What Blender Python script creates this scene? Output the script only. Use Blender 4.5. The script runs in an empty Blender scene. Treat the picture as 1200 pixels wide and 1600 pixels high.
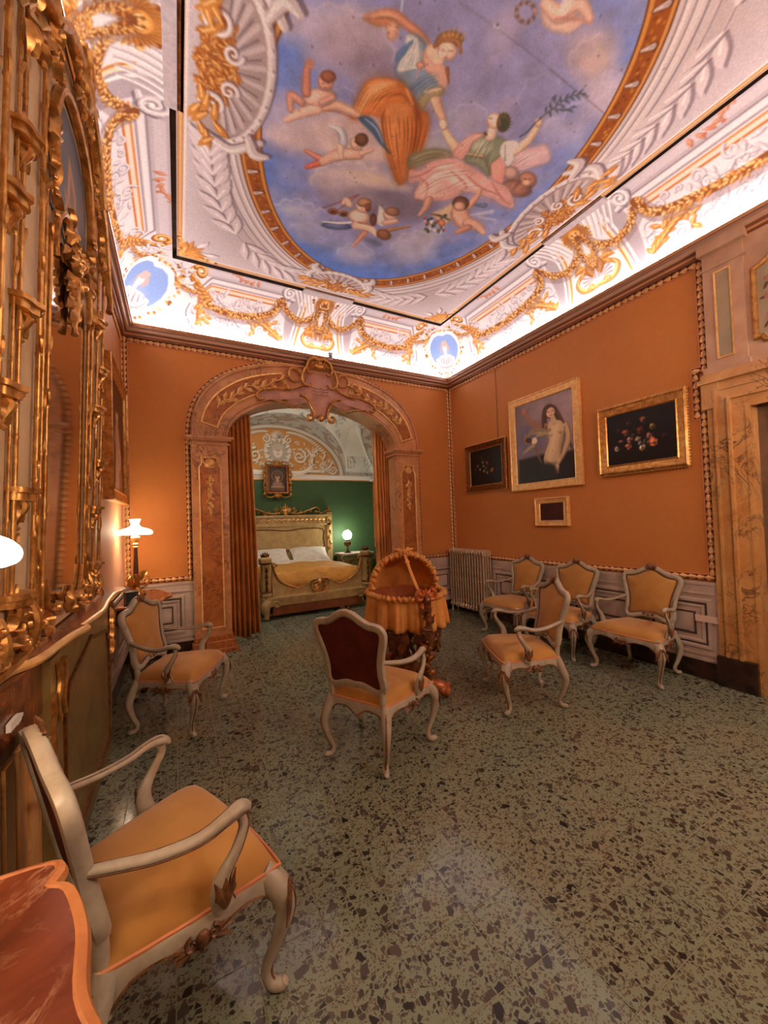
import bpy, math, random
import numpy as np
from mathutils import Matrix, Vector
pi = math.pi
rnd = random.Random(7)
sc = bpy.context.scene
col = sc.collection

# ------------------------------------------------------------------ camera
YAW, PITCH, ROLL, FPX = .4913, .0226, -.035, 601.18     # focal length in pixels of the 1200x1600 frame
EYE = Vector((0, 0, 1.55))
_f = Vector((math.sin(YAW), math.cos(YAW), 0)); _r = Vector((math.cos(YAW), -math.sin(YAW), 0)); _u = Vector((0, 0, 1))
_f2 = math.cos(PITCH)*_f + math.sin(PITCH)*_u; _u2 = math.cos(PITCH)*_u - math.sin(PITCH)*_f
CR = math.cos(ROLL)*_r + math.sin(ROLL)*_u2; CU = math.cos(ROLL)*_u2 - math.sin(ROLL)*_r; CF = _f2
cd = bpy.data.cameras.new('camera'); cam = bpy.data.objects.new('camera', cd); col.objects.link(cam)
cd.sensor_fit = 'HORIZONTAL'; cd.sensor_width = 36; cd.lens = 36*FPX/1200; cd.clip_start = .02
m4 = Matrix((CR, CU, -CF)).transposed().to_4x4(); m4.translation = EYE
cam.matrix_world = m4
sc.camera = cam
# ------------------------------------------------------------------ world, exposure
w = bpy.data.worlds.new('world'); sc.world = w; w.use_nodes = True
w.node_tree.nodes['Background'].inputs[0].default_value = (.5, .42, .34, 1)
w.node_tree.nodes['Background'].inputs[1].default_value = .02
sc.view_settings.view_transform = 'Standard'; sc.view_settings.look = 'None'
sc.view_settings.gamma = 1; sc.view_settings.use_curve_mapping = False
sc.view_settings.exposure = 0.22
sc.cycles.use_denoising = True
sc.cycles.max_bounces = 8; sc.cycles.diffuse_bounces = 5
LED_POWER = 34.0        # cove strips of the salon
LED_BED = 66.0           # cove strips of the alcove
LAMP_POWER = 17.0        # opal shades
GLOBE_POWER = 40.0
FILL_SCONCE_POWER = 84.0  # added fill light behind the camera

# room: x right along the arch wall, y towards the arch wall, z up (metres)
L, R, D, Y0 = -.56, 4.25, 5.37, -.6
ZT, ZD = 3.826, .89                 # top of the wall fabric, top of the dado
XC, YC = 1.845, 2.58                # ceiling centre
ZP = 4.568                          # painted ceiling panel
ZB, AI, BH = 3.93, .562, .64         # cove: spring height, reach, rise

def at(px, py, axis, val):
    d = CF + float((px-600)/FPX)*CR - float((py-800)/FPX)*CU
    t = (val-EYE[axis])/d[axis]
    return EYE + t*d

# ------------------------------------------------------------------ mesh helpers
def TB(x=0, z=0, d=0): return Matrix(((1,0,0,x),(0,-1,0,D-d),(0,0,1,z),(0,0,0,1)))      # on the arch wall: (x, depth, z)
def TR(y=0, z=0, d=0): return Matrix(((0,-1,0,R-d),(-1,0,0,y),(0,0,1,z),(0,0,0,1)))     # on the picture wall
def TL(y=0, z=0, d=0): return Matrix(((0,1,0,L+d),(1,0,0,y),(0,0,1,z),(0,0,0,1)))       # on the chimney wall
def TZ(x, y, z=0, a=0): return Matrix.Translation((x, y, z)) @ Matrix.Rotation(a, 4, 'Z')

def cr(pts, k=6, closed=False):
    P = np.array(pts, float); n = len(P); out = []
    if n < 3 or k < 2: return [tuple(p) for p in P]
    rng = range(n if closed else n-1)
    for i in rng:
        if closed: a, b, c, d = P[i-1], P[i], P[(i+1) % n], P[(i+2) % n]
        else: a, b, c, d = P[max(i-1,0)], P[i], P[i+1], P[min(i+2,n-1)]
        for j in range(k):
            t = j/k
            out.append(tuple(.5*((2*b)+(-a+c)*t+(2*a-5*b+4*c-d)*t*t+(-a+3*b-3*c+d)*t**3)))
    if not closed: out.append(tuple(P[-1]))
    return out

def spiral(cx, cz, r, turns, a0, sgn=1, n=26, inner=.12):
    o = []
    for i in range(n+1):
        t = i/n; a = a0+sgn*turns*2*pi*t; q = r*(1-t*(1-inner))
        o.append((cx+q*math.cos(a), cz+q*math.sin(a)))
    return o

def normals2(pts, closed):
    n = len(pts); out = []
    for i in range(n):
        p = Vector(pts[i])
        a = Vector(pts[i-1]) if (i > 0 or closed) else None
        b = Vector(pts[(i+1) % n]) if (i < n-1 or closed) else None
        ns = []
        for s, e in ((a, p), (p, b)):
            if s is None or e is None: continue
            t = e-s
            if t.length > 1e-9: t.normalize(); ns.append(Vector((-t.y, t.x)))
        if not ns: out.append(Vector((0,0))); continue
        m = ns[0] if len(ns) == 1 else ns[0]+ns[1]
        if m.length < 1e-6: m = ns[0].copy()
        m.normalize()
        c = max(.4, m.dot(ns[0]))
        out.append(m/c)
    return out

class B:
    def __init__(s): s.v = []; s.f = []
    def add(s, V, F, T=None):
        n = len(s.v)
        if T is not None: V = [T @ Vector(p) for p in V]
        s.v.extend([(p[0], p[1], p[2]) for p in V]); s.f.extend([tuple(i+n for i in f) for f in F]); return s
    def box(s, x0, x1, y0, y1, z0, z1, T=None):
        V = [(x,y,z) for x in (x0,x1) for y in (y0,y1) for z in (z0,z1)]
        return s.add(V, [(0,1,3,2),(4,6,7,5),(0,4,5,1),(2,3,7,6),(0,2,6,4),(1,5,7,3)], T)
    def tube(s, path, r=None, n=8, T=None, closed=False, sq=1., ref=None, sm=0):
        if sm: path = cr(path, sm, closed)
        if len(path[0]) == 4: rr = [p[3] for p in path]; path = [p[:3] for p in path]
        else: rr = r if isinstance(r, (list, tuple)) else [r]*len(path)
        P = [Vector(p) for p in path]; m = len(P); V = []; F = []; nv = None
        for i in range(m):
            a = P[i-1] if (i > 0 or closed) else P[i]; b = P[(i+1) % m] if (i < m-1 or closed) else P[i]
            t = (b-a)
            if t.length < 1e-9: t = Vector((0,0,1))
            t.normalize()
            if ref is not None: nv = Vector(ref)
            elif nv is None: nv = Vector((1,0,0)) if abs(t.x) < .8 else Vector((0,1,0))
            nv = nv - nv.dot(t)*t
            if nv.length < 1e-6: nv = t.orthogonal()
            nv.normalize(); bn = t.cross(nv)
            for j in range(n):
                q = 2*pi*j/n
                V.append(P[i] + nv*(rr[i]*math.cos(q)) + bn*(rr[i]*sq*math.sin(q)))
        for i in range(m if closed else m-1):
            for j in range(n):
                F.append((i*n+j, i*n+(j+1) % n, ((i+1) % m)*n+(j+1) % n, ((i+1) % m)*n+j))
        if not closed: F.append(tuple(range(n-1,-1,-1))); F.append(tuple((m-1)*n+j for j in range(n)))
        return s.add(V, F, T)
    def lathe(s, prof, n=20, T=None, sx=1., sy=1., lob=0, amp=0.):
        V = []; F = []; m = len(prof)
        for (r, z) in prof:
            for j in range(n):
                a = 2*pi*j/n; q = r*(1+amp*math.cos(lob*a))
                V.append((q*sx*math.cos(a), q*sy*math.sin(a), z))
        for i in range(m-1):
            for j in range(n): F.append((i*n+j, i*n+(j+1) % n, (i+1)*n+(j+1) % n, (i+1)*n+j))
        F.append(tuple(range(n-1,-1,-1))); F.append(tuple((m-1)*n+j for j in range(n)))
        return s.add(V, F, T)
    def ball(s, c, r, n=8, T=None):
        if not isinstance(r, (tuple, list)): r = (r, r, r)
        k = max(4, n//2+1); V = []; F = []
        for i in range(1, k):
            a = pi*i/k
            for j in range(n):
                b = 2*pi*j/n
                V.append((c[0]+r[0]*math.sin(a)*math.cos(b), c[1]+r[1]*math.sin(a)*math.sin(b), c[2]+r[2]*math.cos(a)))
        for i in range(k-2):
            for j in range(n): F.append((i*n+j, i*n+(j+1) % n, (i+1)*n+(j+1) % n, (i+1)*n+j))
        t = len(V); V.append((c[0],c[1],c[2]+r[2])); V.append((c[0],c[1],c[2]-r[2]))
        for j in range(n): F.append((t, j, (j+1) % n)); F.append((t+1, (k-2)*n+(j+1) % n, (k-2)*n+j))
        return s.add(V, F, T)
    def prism(s, poly, d0, d1, T=None):          # polygon in local x-z, depth d0..d1 on local y
        n = len(poly); V = [(p[0], d0, p[1]) for p in poly]+[(p[0], d1, p[1]) for p in poly]
        F = [tuple(range(n)), tuple(range(2*n-1, n-1, -1))]+[(i, (i+1) % n, n+(i+1) % n, n+i) for i in range(n)]
        return s.add(V, F, T)
    def plate(s, poly, z0, z1, T=None):          # polygon in local x-y, height z0..z1
        n = len(poly); V = [(p[0], p[1], z0) for p in poly]+[(p[0], p[1], z1) for p in poly]
        F = [tuple(range(n)), tuple(range(2*n-1, n-1, -1))]+[(i, (i+1) % n, n+(i+1) % n, n+i) for i in range(n)]
        return s.add(V, F, T)
    def sweep(s, outline, prof, T=None, closed=True, loop=True):   # profile (offset along left normal, depth) along an x-z outline
        N = normals2(outline, closed); n = len(outline); k = len(prof); V = []; F = []
        for p, q in zip(outline, N):
            for (u, d) in prof: V.append((p[0]+q.x*u, d, p[1]+q.y*u))
        for i in range(n if closed else n-1):
            for j in range(k if loop else k-1):
                a, b = i*k+j, i*k+(j+1) % k; c, e = ((i+1) % n)*k+(j+1) % k, ((i+1) % n)*k+j
                F.append((a, b, c, e))
        if not closed and loop: F.append(tuple(range(k))); F.append(tuple((n-1)*k+j for j in range(k-1,-1,-1)))
        return s.add(V, F, T)
    def frame(s, x0, x1, z0, z1, prof, T=None):  # mitred rectangular frame; profile (inset, depth)
        return s.sweep([(x0,z0),(x1,z0),(x1,z1),(x0,z1)], prof, T)
    def pad(s, outline, d0, dome, T=None, rings=5, p=2.2, back=None):      # domed cushion filling an x-z outline
        cx = sum(q[0] for q in outline)/len(outline); cz = sum(q[1] for q in outline)/len(outline)
        n = len(outline); V = []; F = []
        for i in range(1, rings+1):
            k = i/rings
            for q in outline: V.append((cx+(q[0]-cx)*k, d0+dome*(1-k**p), cz+(q[1]-cz)*k))
        c = len(V); V.append((cx, d0+dome, cz))
        for j in range(n): F.append((c, j, (j+1) % n))
        for i in range(rings-1):
            for j in range(n): F.append((i*n+j, i*n+(j+1) % n, (i+1)*n+(j+1) % n, (i+1)*n+j))
        if back is not None:
            o = len(V)
            for q in outline: V.append((q[0], back, q[1]))
            for j in range(n): F.append(((rings-1)*n+j, (rings-1)*n+(j+1) % n, o+(j+1) % n, o+j))
            F.append(tuple(range(o, o+n)))
        return s.add(V, F, T)
    def leaf(s, x, z, ang, ln, wd, d=.0, th=.012, curl=.0, lobes=3, T=None, n=8):   # carved leaf lying on an x-z plane
        V = []; F = []; ca, sa = math.cos(ang), math.sin(ang)
        for i in range(n+1):
            t = i/n; wv = wd*.5*math.sin(pi*min(1, .08+.92*t)**.8)*(1+.28*math.cos(2*pi*lobes*t))
            l = ln*t; dd = d+th*math.sin(pi*(.15+.8*t))+curl*t*t
            for (sx, sd) in ((-1, .25), (0, 1.), (1, .25), (0, -.4)):
                xx = wv*sx; V.append((x+ca*l-sa*xx, d+(dd-d)*sd if sd > 0 else d-.002, z+sa*l+ca*xx))
        for i in range(n):
            for j in range(4): F.append((i*4+j, i*4+(j+1) % 4, i*4+4+(j+1) % 4, i*4+4+j))
        F.append((3,2,1,0)); F.append(tuple(n*4+j for j in range(4)))
        return s.add(V, F, T)
    def scroll(s, pts, d, r0, r1=None, T=None, n=6, sm=0, sq=.8):      # tapered tube following x-z points
        if sm: pts = cr(pts, sm)
        m = len(pts); r1 = r0 if r1 is None else r1
        return s.tube([(p[0], d, p[1]) for p in pts], [r0+(r1-r0)*i/(m-1) for i in range(m)], n, T, sq=sq, ref=(0,1,0))
    def build(s, name, mt, parent=None, smooth=True, ang=42, kind=None):
        me = bpy.data.meshes.new(name); me.from_pydata(s.v, [], s.f); me.update()
        import bmesh
        bm = bmesh.new(); bm.from_mesh(me); bmesh.ops.recalc_face_normals(bm, faces=bm.faces); bm.to_mesh(me); bm.free()
        if smooth:
            me.polygons.foreach_set('use_smooth', [True]*len(me.polygons)); me.set_sharp_from_angle(angle=math.radians(ang))
        me.materials.append(mt)
        o = bpy.data.objects.new(name, me); col.objects.link(o)
        if parent is not None: o.parent = parent
        if kind: o['kind'] = kind
        return o

def tag(o, label, cat, group=None, kind=None):
    o['label'] = label; o['category'] = cat
    if group: o['group'] = group
    if kind: o['kind'] = kind
    return o
def empty(name, label, cat, T=None, group=None, kind=None):
    o = bpy.data.objects.new(name, None); col.objects.link(o); o.empty_display_size = .1
    if T is not None: o.matrix_world = T
    return tag(o, label, cat, group, kind)
def dup(o, parent=None):
    c = o.copy(); col.objects.link(c)
    if parent is not None: c.parent = parent
    for ch in o.children: dup(ch, c)
    return c

# ------------------------------------------------------------------ materials
def lin(c):
    return tuple(((v/255)/12.92 if v/255 <= .04045 else ((v/255+.055)/1.055)**2.4) for v in c)
def c4(c): return (*lin(c), 1)
class NT:
    def __init__(s, name):
        s.m = bpy.data.materials.new(name); s.m.use_nodes = True; s.t = s.m.node_tree
        s.b = s.t.nodes['Principled BSDF']; s.o = s.t.nodes['Material Output']
    def n(s, typ, **k):
        x = s.t.nodes.new(typ)
        for a, b in k.items():
            if a.startswith('i_'):
                key = a[2:]; key = int(key) if key.isdigit() else key.replace('_', ' ')
                if isinstance(b, bpy.types.NodeSocket): s.t.links.new(b, x.inputs[key])
                else: x.inputs[key].default_value = b
            else: setattr(x, a, b)
        return x
    def l(s, a, b): s.t.links.new(a, b)
    def pos(s, obj=False):
        return s.n('ShaderNodeTexCoord').outputs['Object'] if obj else s.n('ShaderNodeNewGeometry').outputs['Position']
    def mix(s, f, a, b, bt='MIX'):
        x = s.n('ShaderNodeMix', data_type='RGBA', blend_type=bt)
        for k, v in ((0, f), (6, a), (7, b)):
            if isinstance(v, bpy.types.NodeSocket): s.l(v, x.inputs[k])
            else: x.inputs[k].default_value = v
        return x.outputs[2]
    def math(s, op, a, b=0.):
        x = s.n('ShaderNodeMath', operation=op)
        for k, v in ((0, a), (1, b)):
            if isinstance(v, bpy.types.NodeSocket): s.l(v, x.inputs[k])
            else: x.inputs[k].default_value = v
        return x.outputs[0]
    def ramp(s, fac, stops, interp='LINEAR'):
        x = s.n('ShaderNodeValToRGB'); s.l(fac, x.inputs[0]); e = x.color_ramp.elements; x.color_ramp.interpolation = interp
        while len(e) < len(stops): e.new(.5)
        for q, (p, c) in zip(e, stops): q.position = p; q.color = c if len(c) == 4 else (*c, 1)
        return x.outputs[0]
    def noise(s, scale, detail=4., rough=.55, dist=0., vec=None, out=0):
        x = s.n('ShaderNodeTexNoise'); x.inputs['Scale'].default_value = scale; x.inputs['Detail'].default_value = detail
        x.inputs['Roughness'].default_value = rough; x.inputs['Distortion'].default_value = dist
        if vec is not None: s.l(vec, x.inputs['Vector'])
        return x.outputs[out]
    def bump(s, h, strength=.3, dist=.005):
        x = s.n('ShaderNodeBump'); x.inputs['Strength'].default_value = strength; x.inputs['Distance'].default_value = dist
        s.l(h, x.inputs['Height']); s.l(x.outputs[0], s.b.inputs['Normal'])
    def fin(s, colr=None, rough=.5, metal=0., spec=None, coat=0.):
        if colr is not None:
            if isinstance(colr, bpy.types.NodeSocket): s.l(colr, s.b.inputs['Base Color'])
            else: s.b.inputs['Base Color'].default_value = colr
        if isinstance(rough, bpy.types.NodeSocket): s.l(rough, s.b.inputs['Roughness'])
        else: s.b.inputs['Roughness'].default_value = rough
        s.b.inputs['Metallic'].default_value = metal
        if spec is not None: s.b.inputs['Specular IOR Level'].default_value = spec
        if coat: s.b.inputs['Coat Weight'].default_value = coat; s.b.inputs['Coat Roughness'].default_value = .15
        return s.m
def plain(name, c1, c2=None, scale=14., rough=.5, metal=0., bump=0., bs=60., obj=True, lo=.35, hi=.65, spec=None, coat=0.):
    t = NT(name); p = t.pos(obj)
    if c2 is None: colr = c4(c1)
    else: colr = t.ramp(t.noise(scale, 5, .6, .3, p), [(lo, c4(c1)), (hi, c4(c2))])
    if bump: t.bump(t.noise(bs, 3, .6, 0, p), bump, .004)
    return t.fin(colr, rough, metal, spec, coat)
def emis(name, c, strength):
    t = NT(name); t.b.inputs['Base Color'].default_value = (.9,.88,.84,1)
    t.b.inputs['Emission Color'].default_value = (*c, 1); t.b.inputs['Emission Strength'].default_value = strength
    t.b.inputs['Roughness'].default_value = .3
    return t.m
MT = {}
def fabric_wall(name, c1, c2, c3):
    t = NT(name); p = t.pos()
    a = t.noise(9, 3, .5, 1.6, p); colr = t.ramp(a, [(.3, c4(c1)), (.7, c4(c2))])
    mp = t.n('ShaderNodeMapping'); t.l(p, mp.inputs[0]); mp.inputs['Scale'].default_value = (260, 260, 38)
    th = t.noise(1, 2, .6, 0, mp.outputs[0]); colr = t.mix(t.math('MULTIPLY', th, .35), colr, c4(c3))
    big = t.noise(1.1, 2, .5, 0, p); colr = t.mix(t.ramp(big, [(.35, (0,0,0)), (.75, (.25,.25,.25))]), colr, c4(c3))
    mp2 = t.n('ShaderNodeMapping'); t.l(p, mp2.inputs[0]); mp2.inputs['Scale'].default_value = (420, 420, 420)
    t.bump(t.noise(1, 2, .6, 0, mp2.outputs[0]), .25, .002)
    t.b.inputs['Sheen Weight'].default_value = .15
    return t.fin(colr, .62, spec=.3)
MT['fabric'] = fabric_wall('orange_wall_fabric', (200,130,62), (196,124,57), (170,100,42))
MT['green'] = fabric_wall('green_wall_fabric', (66,96,56), (58,86,48), (40,66,36))
MT['gold'] = plain('gilding', (216,164,92), (164,108,50), 22, .32, .75, .2, 90)
MT['goldpale'] = plain('pale_gilding', (236,190,120), (212,156,88), 20, .36, .25, .2, 90)
MT['golddark'] = plain('dark_gilding', (140,84,34), (82,44,16), 26, .4, .65, .3, 90)
MT['braidgold'] = plain('braid_gold', (238,192,128), (204,146,84), 30, .5, .15)
MT['cream'] = plain('cream_lacquer', (176,165,143), (146,130,106), 16, .42, 0, .12, 70, lo=.3, hi=.8)
MT['edge'] = plain('brown_gilt_edge', (136,90,52), (78,44,24), 40, .45, .2)
MT['tan'] = None
t = NT('tan_upholstery'); p = t.pos(True)
q = t.noise(5, 4, .6, .2, p); cc = t.ramp(q, [(.3, c4((190,140,72))), (.62, c4((174,122,56))), (.85, c4((140,90,40)))])
mp = t.n('ShaderNodeMapping'); t.l(p, mp.inputs[0]); mp.inputs['Scale'].default_value = (500,500,500)
t.bump(t.noise(1, 2, .6, 0, mp.outputs[0]), .22, .002); t.b.inputs['Sheen Weight'].default_value = .25
MT['tan'] = t.fin(cc, .8, spec=.2)
MT['oxblood'] = plain('oxblood_cloth', (96,36,26), (74,24,20), 9, .75, 0, .1, 300, spec=.25)
MT['dado'] = plain('dado_paint', (196,176,160), (172,150,134), 5, .6, 0, .05, 40, obj=False)
MT['dadoline'] = plain('dado_dark_line', (92,68,54), (70,50,40), 12, .6)
MT['darkmarble'] = plain('dark_skirting_marble', (62,40,30), (30,20,16), 7, .25, obj=False)
def marble(name, base, c2, vein, scale=3., vs=2.2, rough=.3, spotty=.5, obj=False):
    t = NT(name); p = t.pos(obj)
    a = t.noise(scale, 6, .62, 1.2, p); colr = t.ramp(a, [(.3, c4(base)), (.7, c4(c2))])
    v = t.noise(vs, 7, .65, 2.2, p); v = t.math('ABSOLUTE', t.math('SUBTRACT', v, .5))
    msk = t.noise(vs*.8, 3, .5, .5, p)
    k = t.ramp(v, [(0, (1,1,1)), (.035, (0,0,0))]); k = t.math('MULTIPLY', k, t.ramp(msk, [(spotty-.08, (0,0,0)), (spotty+.12, (1,1,1))]))
    colr = t.mix(k, colr, c4(vein))
    return t.fin(colr, rough, spec=.5)
MT['giallo'] = marble('veined_yellow_marble', (206,158,98), (178,120,62), (74,48,34), 3.2, 3.4, .3, .52)
MT['archmarble'] = marble('arch_marble', (206,152,104), (178,118,74), (96,62,48), 4., 3.2, .3, .5)
MT['archred'] = marble('arch_red_marble', (188,118,62), (152,84,40), (90,42,22), 6., 5., .28, .45)
MT['redmarble'] = marble('red_marble', (112,54,32), (80,34,20), (190,146,108), 5., 4., .2, .58)
MT['mauve'] = plain('mauve_stucco', (188,138,118), (166,116,98), 8, .5)
MT['overdoor'] = plain('overdoor_paint', (190,152,122), (172,134,106), 6, .55, obj=False)
MT['greygreen'] = plain('grey_green_panel', (160,142,112), (144,126,98), 7, .5)
MT['rimwood'] = plain('rubbed_rim', (190,124,70), (158,92,46), 9, .45, .1)
MT['ledge'] = marble('ledge_marble', (150,92,66), (118,66,44), (190,150,120), 5, 4, .22, .6)
MT['greenmarble'] = marble('green_fireboard', (136,112,62), (100,78,42), (70,52,30), 4., 3., .35, .5)
MT['board'] = plain('boiserie_board', (214,188,146), (198,168,124), 6, .5, obj=False)
MT['darkwood'] = plain('dark_wood', (70,38,22), (38,20,12), 12, .35)
MT['black'] = plain('black_paint', (18,16,15), None, rough=.4)
MT['radiator'] = plain('radiator_enamel', (196,170,138), (176,148,114), 12, .4)
MT['whiteplastic'] = plain('white_plastic', (214,208,198), None, rough=.4)
MT['sheet'] = plain('white_linen', (226,220,208), (206,198,184), 10, .85, 0, .2, 120)
MT['ochre'] = plain('ochre_coverlet', (196,140,52), (168,112,36), 8, .7, 0, .15, 160)
MT['curtain'] = plain('rust_curtain', (206,136,66), (170,104,46), 3, .75, 0, .15, 300)
MT['skirt'] = plain('cradle_fabric', (216,152,72), (192,124,52), 7, .7, 0, .2, 250)
MT['skirtdeep'] = plain('cradle_lining', (170,92,44), (140,66,32), 7, .8)
MT['bedpaint'] = plain('bed_paint', (188,160,104), (160,130,80), 9, .45)
MT['bedrust'] = plain('bed_underskirt', (146,84,40), (120,64,30), 9, .7)
MT['walnut'] = plain('carved_walnut', (132,72,36), (70,34,16), 18, .22, 0, .2, 60)
MT['orangewood'] = plain('orange_gilt_wood', (198,112,54), (160,80,34), 18, .4, .2, .2, 60)
MT['slot'] = plain('slot_shadow_board', (120,96,82), (96,76,64), 9, .8)
MT['void'] = plain('dark_void', (22,15,12), None, rough=.9)
MT['plaster'] = plain('plaster', (226,222,216), None, rough=.85)
t = NT('mirror_glass'); t.fin(c4((190,176,160)), .06, 1.); MT['mirror'] = t.m
MT['led'] = emis('led_strip_light', (1, .94, .92), LED_POWER)
MT['ledbed'] = emis('led_strip_light_cool', (1, 1, .94), LED_BED)
MT['opal'] = emis('lit_opal_glass', (1, .8, .56), LAMP_POWER)
MT['sconce'] = emis('fill_sconce_glass', (1, .94, .86), FILL_SCONCE_POWER)
MT['globe'] = emis('lit_globe_glass', (1, .95, .8), GLOBE_POWER)
t = NT('clear_glass'); t.fin((.95,.97,.95,1), .03); t.b.inputs['Transmission Weight'].default_value = .9; MT['glass'] = t.m
# terrazzo: irregular chips in a greenish cement
t = NT('terrazzo'); p = t.pos(); ran = t.n('ShaderNodeObjectInfo').outputs['Random']
off = t.n('ShaderNodeCombineXYZ'); t.l(t.math('MULTIPLY', ran, 37.), off.inputs[2]); t.l(t.math('MULTIPLY', ran, 11.), off.inputs[0])
va = t.n('ShaderNodeVectorMath', operation='ADD'); t.l(p, va.inputs[0]); t.l(off.outputs[0], va.inputs[1])
wn = t.n('ShaderNodeTexNoise'); wn.inputs['Scale'].default_value = 26; wn.inputs['Detail'].default_value = 2; t.l(va.outputs[0], wn.inputs['Vector'])
wv = t.n('ShaderNodeVectorMath', operation='MULTIPLY_ADD'); t.l(wn.outputs['Color'], wv.inputs[0]); wv.inputs[1].default_value = (.018,.018,.018); t.l(va.outputs[0], wv.inputs[2])
vec = wv.outputs[0]
basec = t.ramp(t.noise(1.3, 3, .6, 0, p), [(.35, c4((112,124,102))), (.65, c4((122,122,98)))])
fine = t.noise(240, 3, .7, 0, p); basec = t.mix(t.ramp(fine, [(.4, (0,0,0)), (.62, (.55,.55,.55))]), basec, c4((146,148,120)))
colr = basec; mask = None
for (s, frac, e0, dark) in ((105, .5, .10, ((78,68,56),(104,94,76))), (52, .34, .10, ((42,38,34),(88,80,66))), (27, .16, .14, ((28,25,23),(80,70,60)))):
    v1 = t.n('ShaderNodeTexVoronoi', feature='F1'); v1.inputs['Scale'].default_value = s; t.l(vec, v1.inputs['Vector'])
    v2 = t.n('ShaderNodeTexVoronoi', feature='DISTANCE_TO_EDGE'); v2.inputs['Scale'].default_value = s; t.l(vec, v2.inputs['Vector'])
    sep = t.n('ShaderNodeSeparateColor'); t.l(v1.outputs['Color'], sep.inputs[0])
    on = t.math('LESS_THAN', sep.outputs[0], frac)
    thr = t.math('MULTIPLY_ADD', sep.outputs[1], .16); thr.node.inputs[2].default_value = e0*.4
    ins = t.math('GREATER_THAN', v2.outputs['Distance'], thr)
    k = t.math('MULTIPLY', on, ins)
    cc = t.ramp(sep.outputs[2], [(0, c4(dark[0])), (1, c4(dark[1]))])
    colr = t.mix(k, colr, cc)
rg = t.ramp(t.noise(3, 3, .6, 0, p), [(.3, (.10,.10,.10)), (.7, (.20,.20,.20))])
MT['terrazzo'] = t.fin(colr, rg, spec=.45)
MT['joint'] = plain('tile_joint', (124,120,92), None, rough=.6)
# painted canvases read their colours from the mesh
def paint_mat(name, rough=.6, grain=.12):
    t = NT(name); at_ = t.n('ShaderNodeAttribute', attribute_name='paint'); p = t.pos()
    g = t.noise(70, 4, .6, 0, p); colr = t.mix(grain, at_.outputs['Color'], t.ramp(g, [(.3, (.25,.22,.22)), (.7, (1,1,1))]), 'MULTIPLY')
    return t.fin(colr, rough, spec=.25)
MT['fresco'] = paint_mat('fresco_paint', .8, .25)
MT['oil'] = paint_mat('oil_paint', .38, .2)
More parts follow.
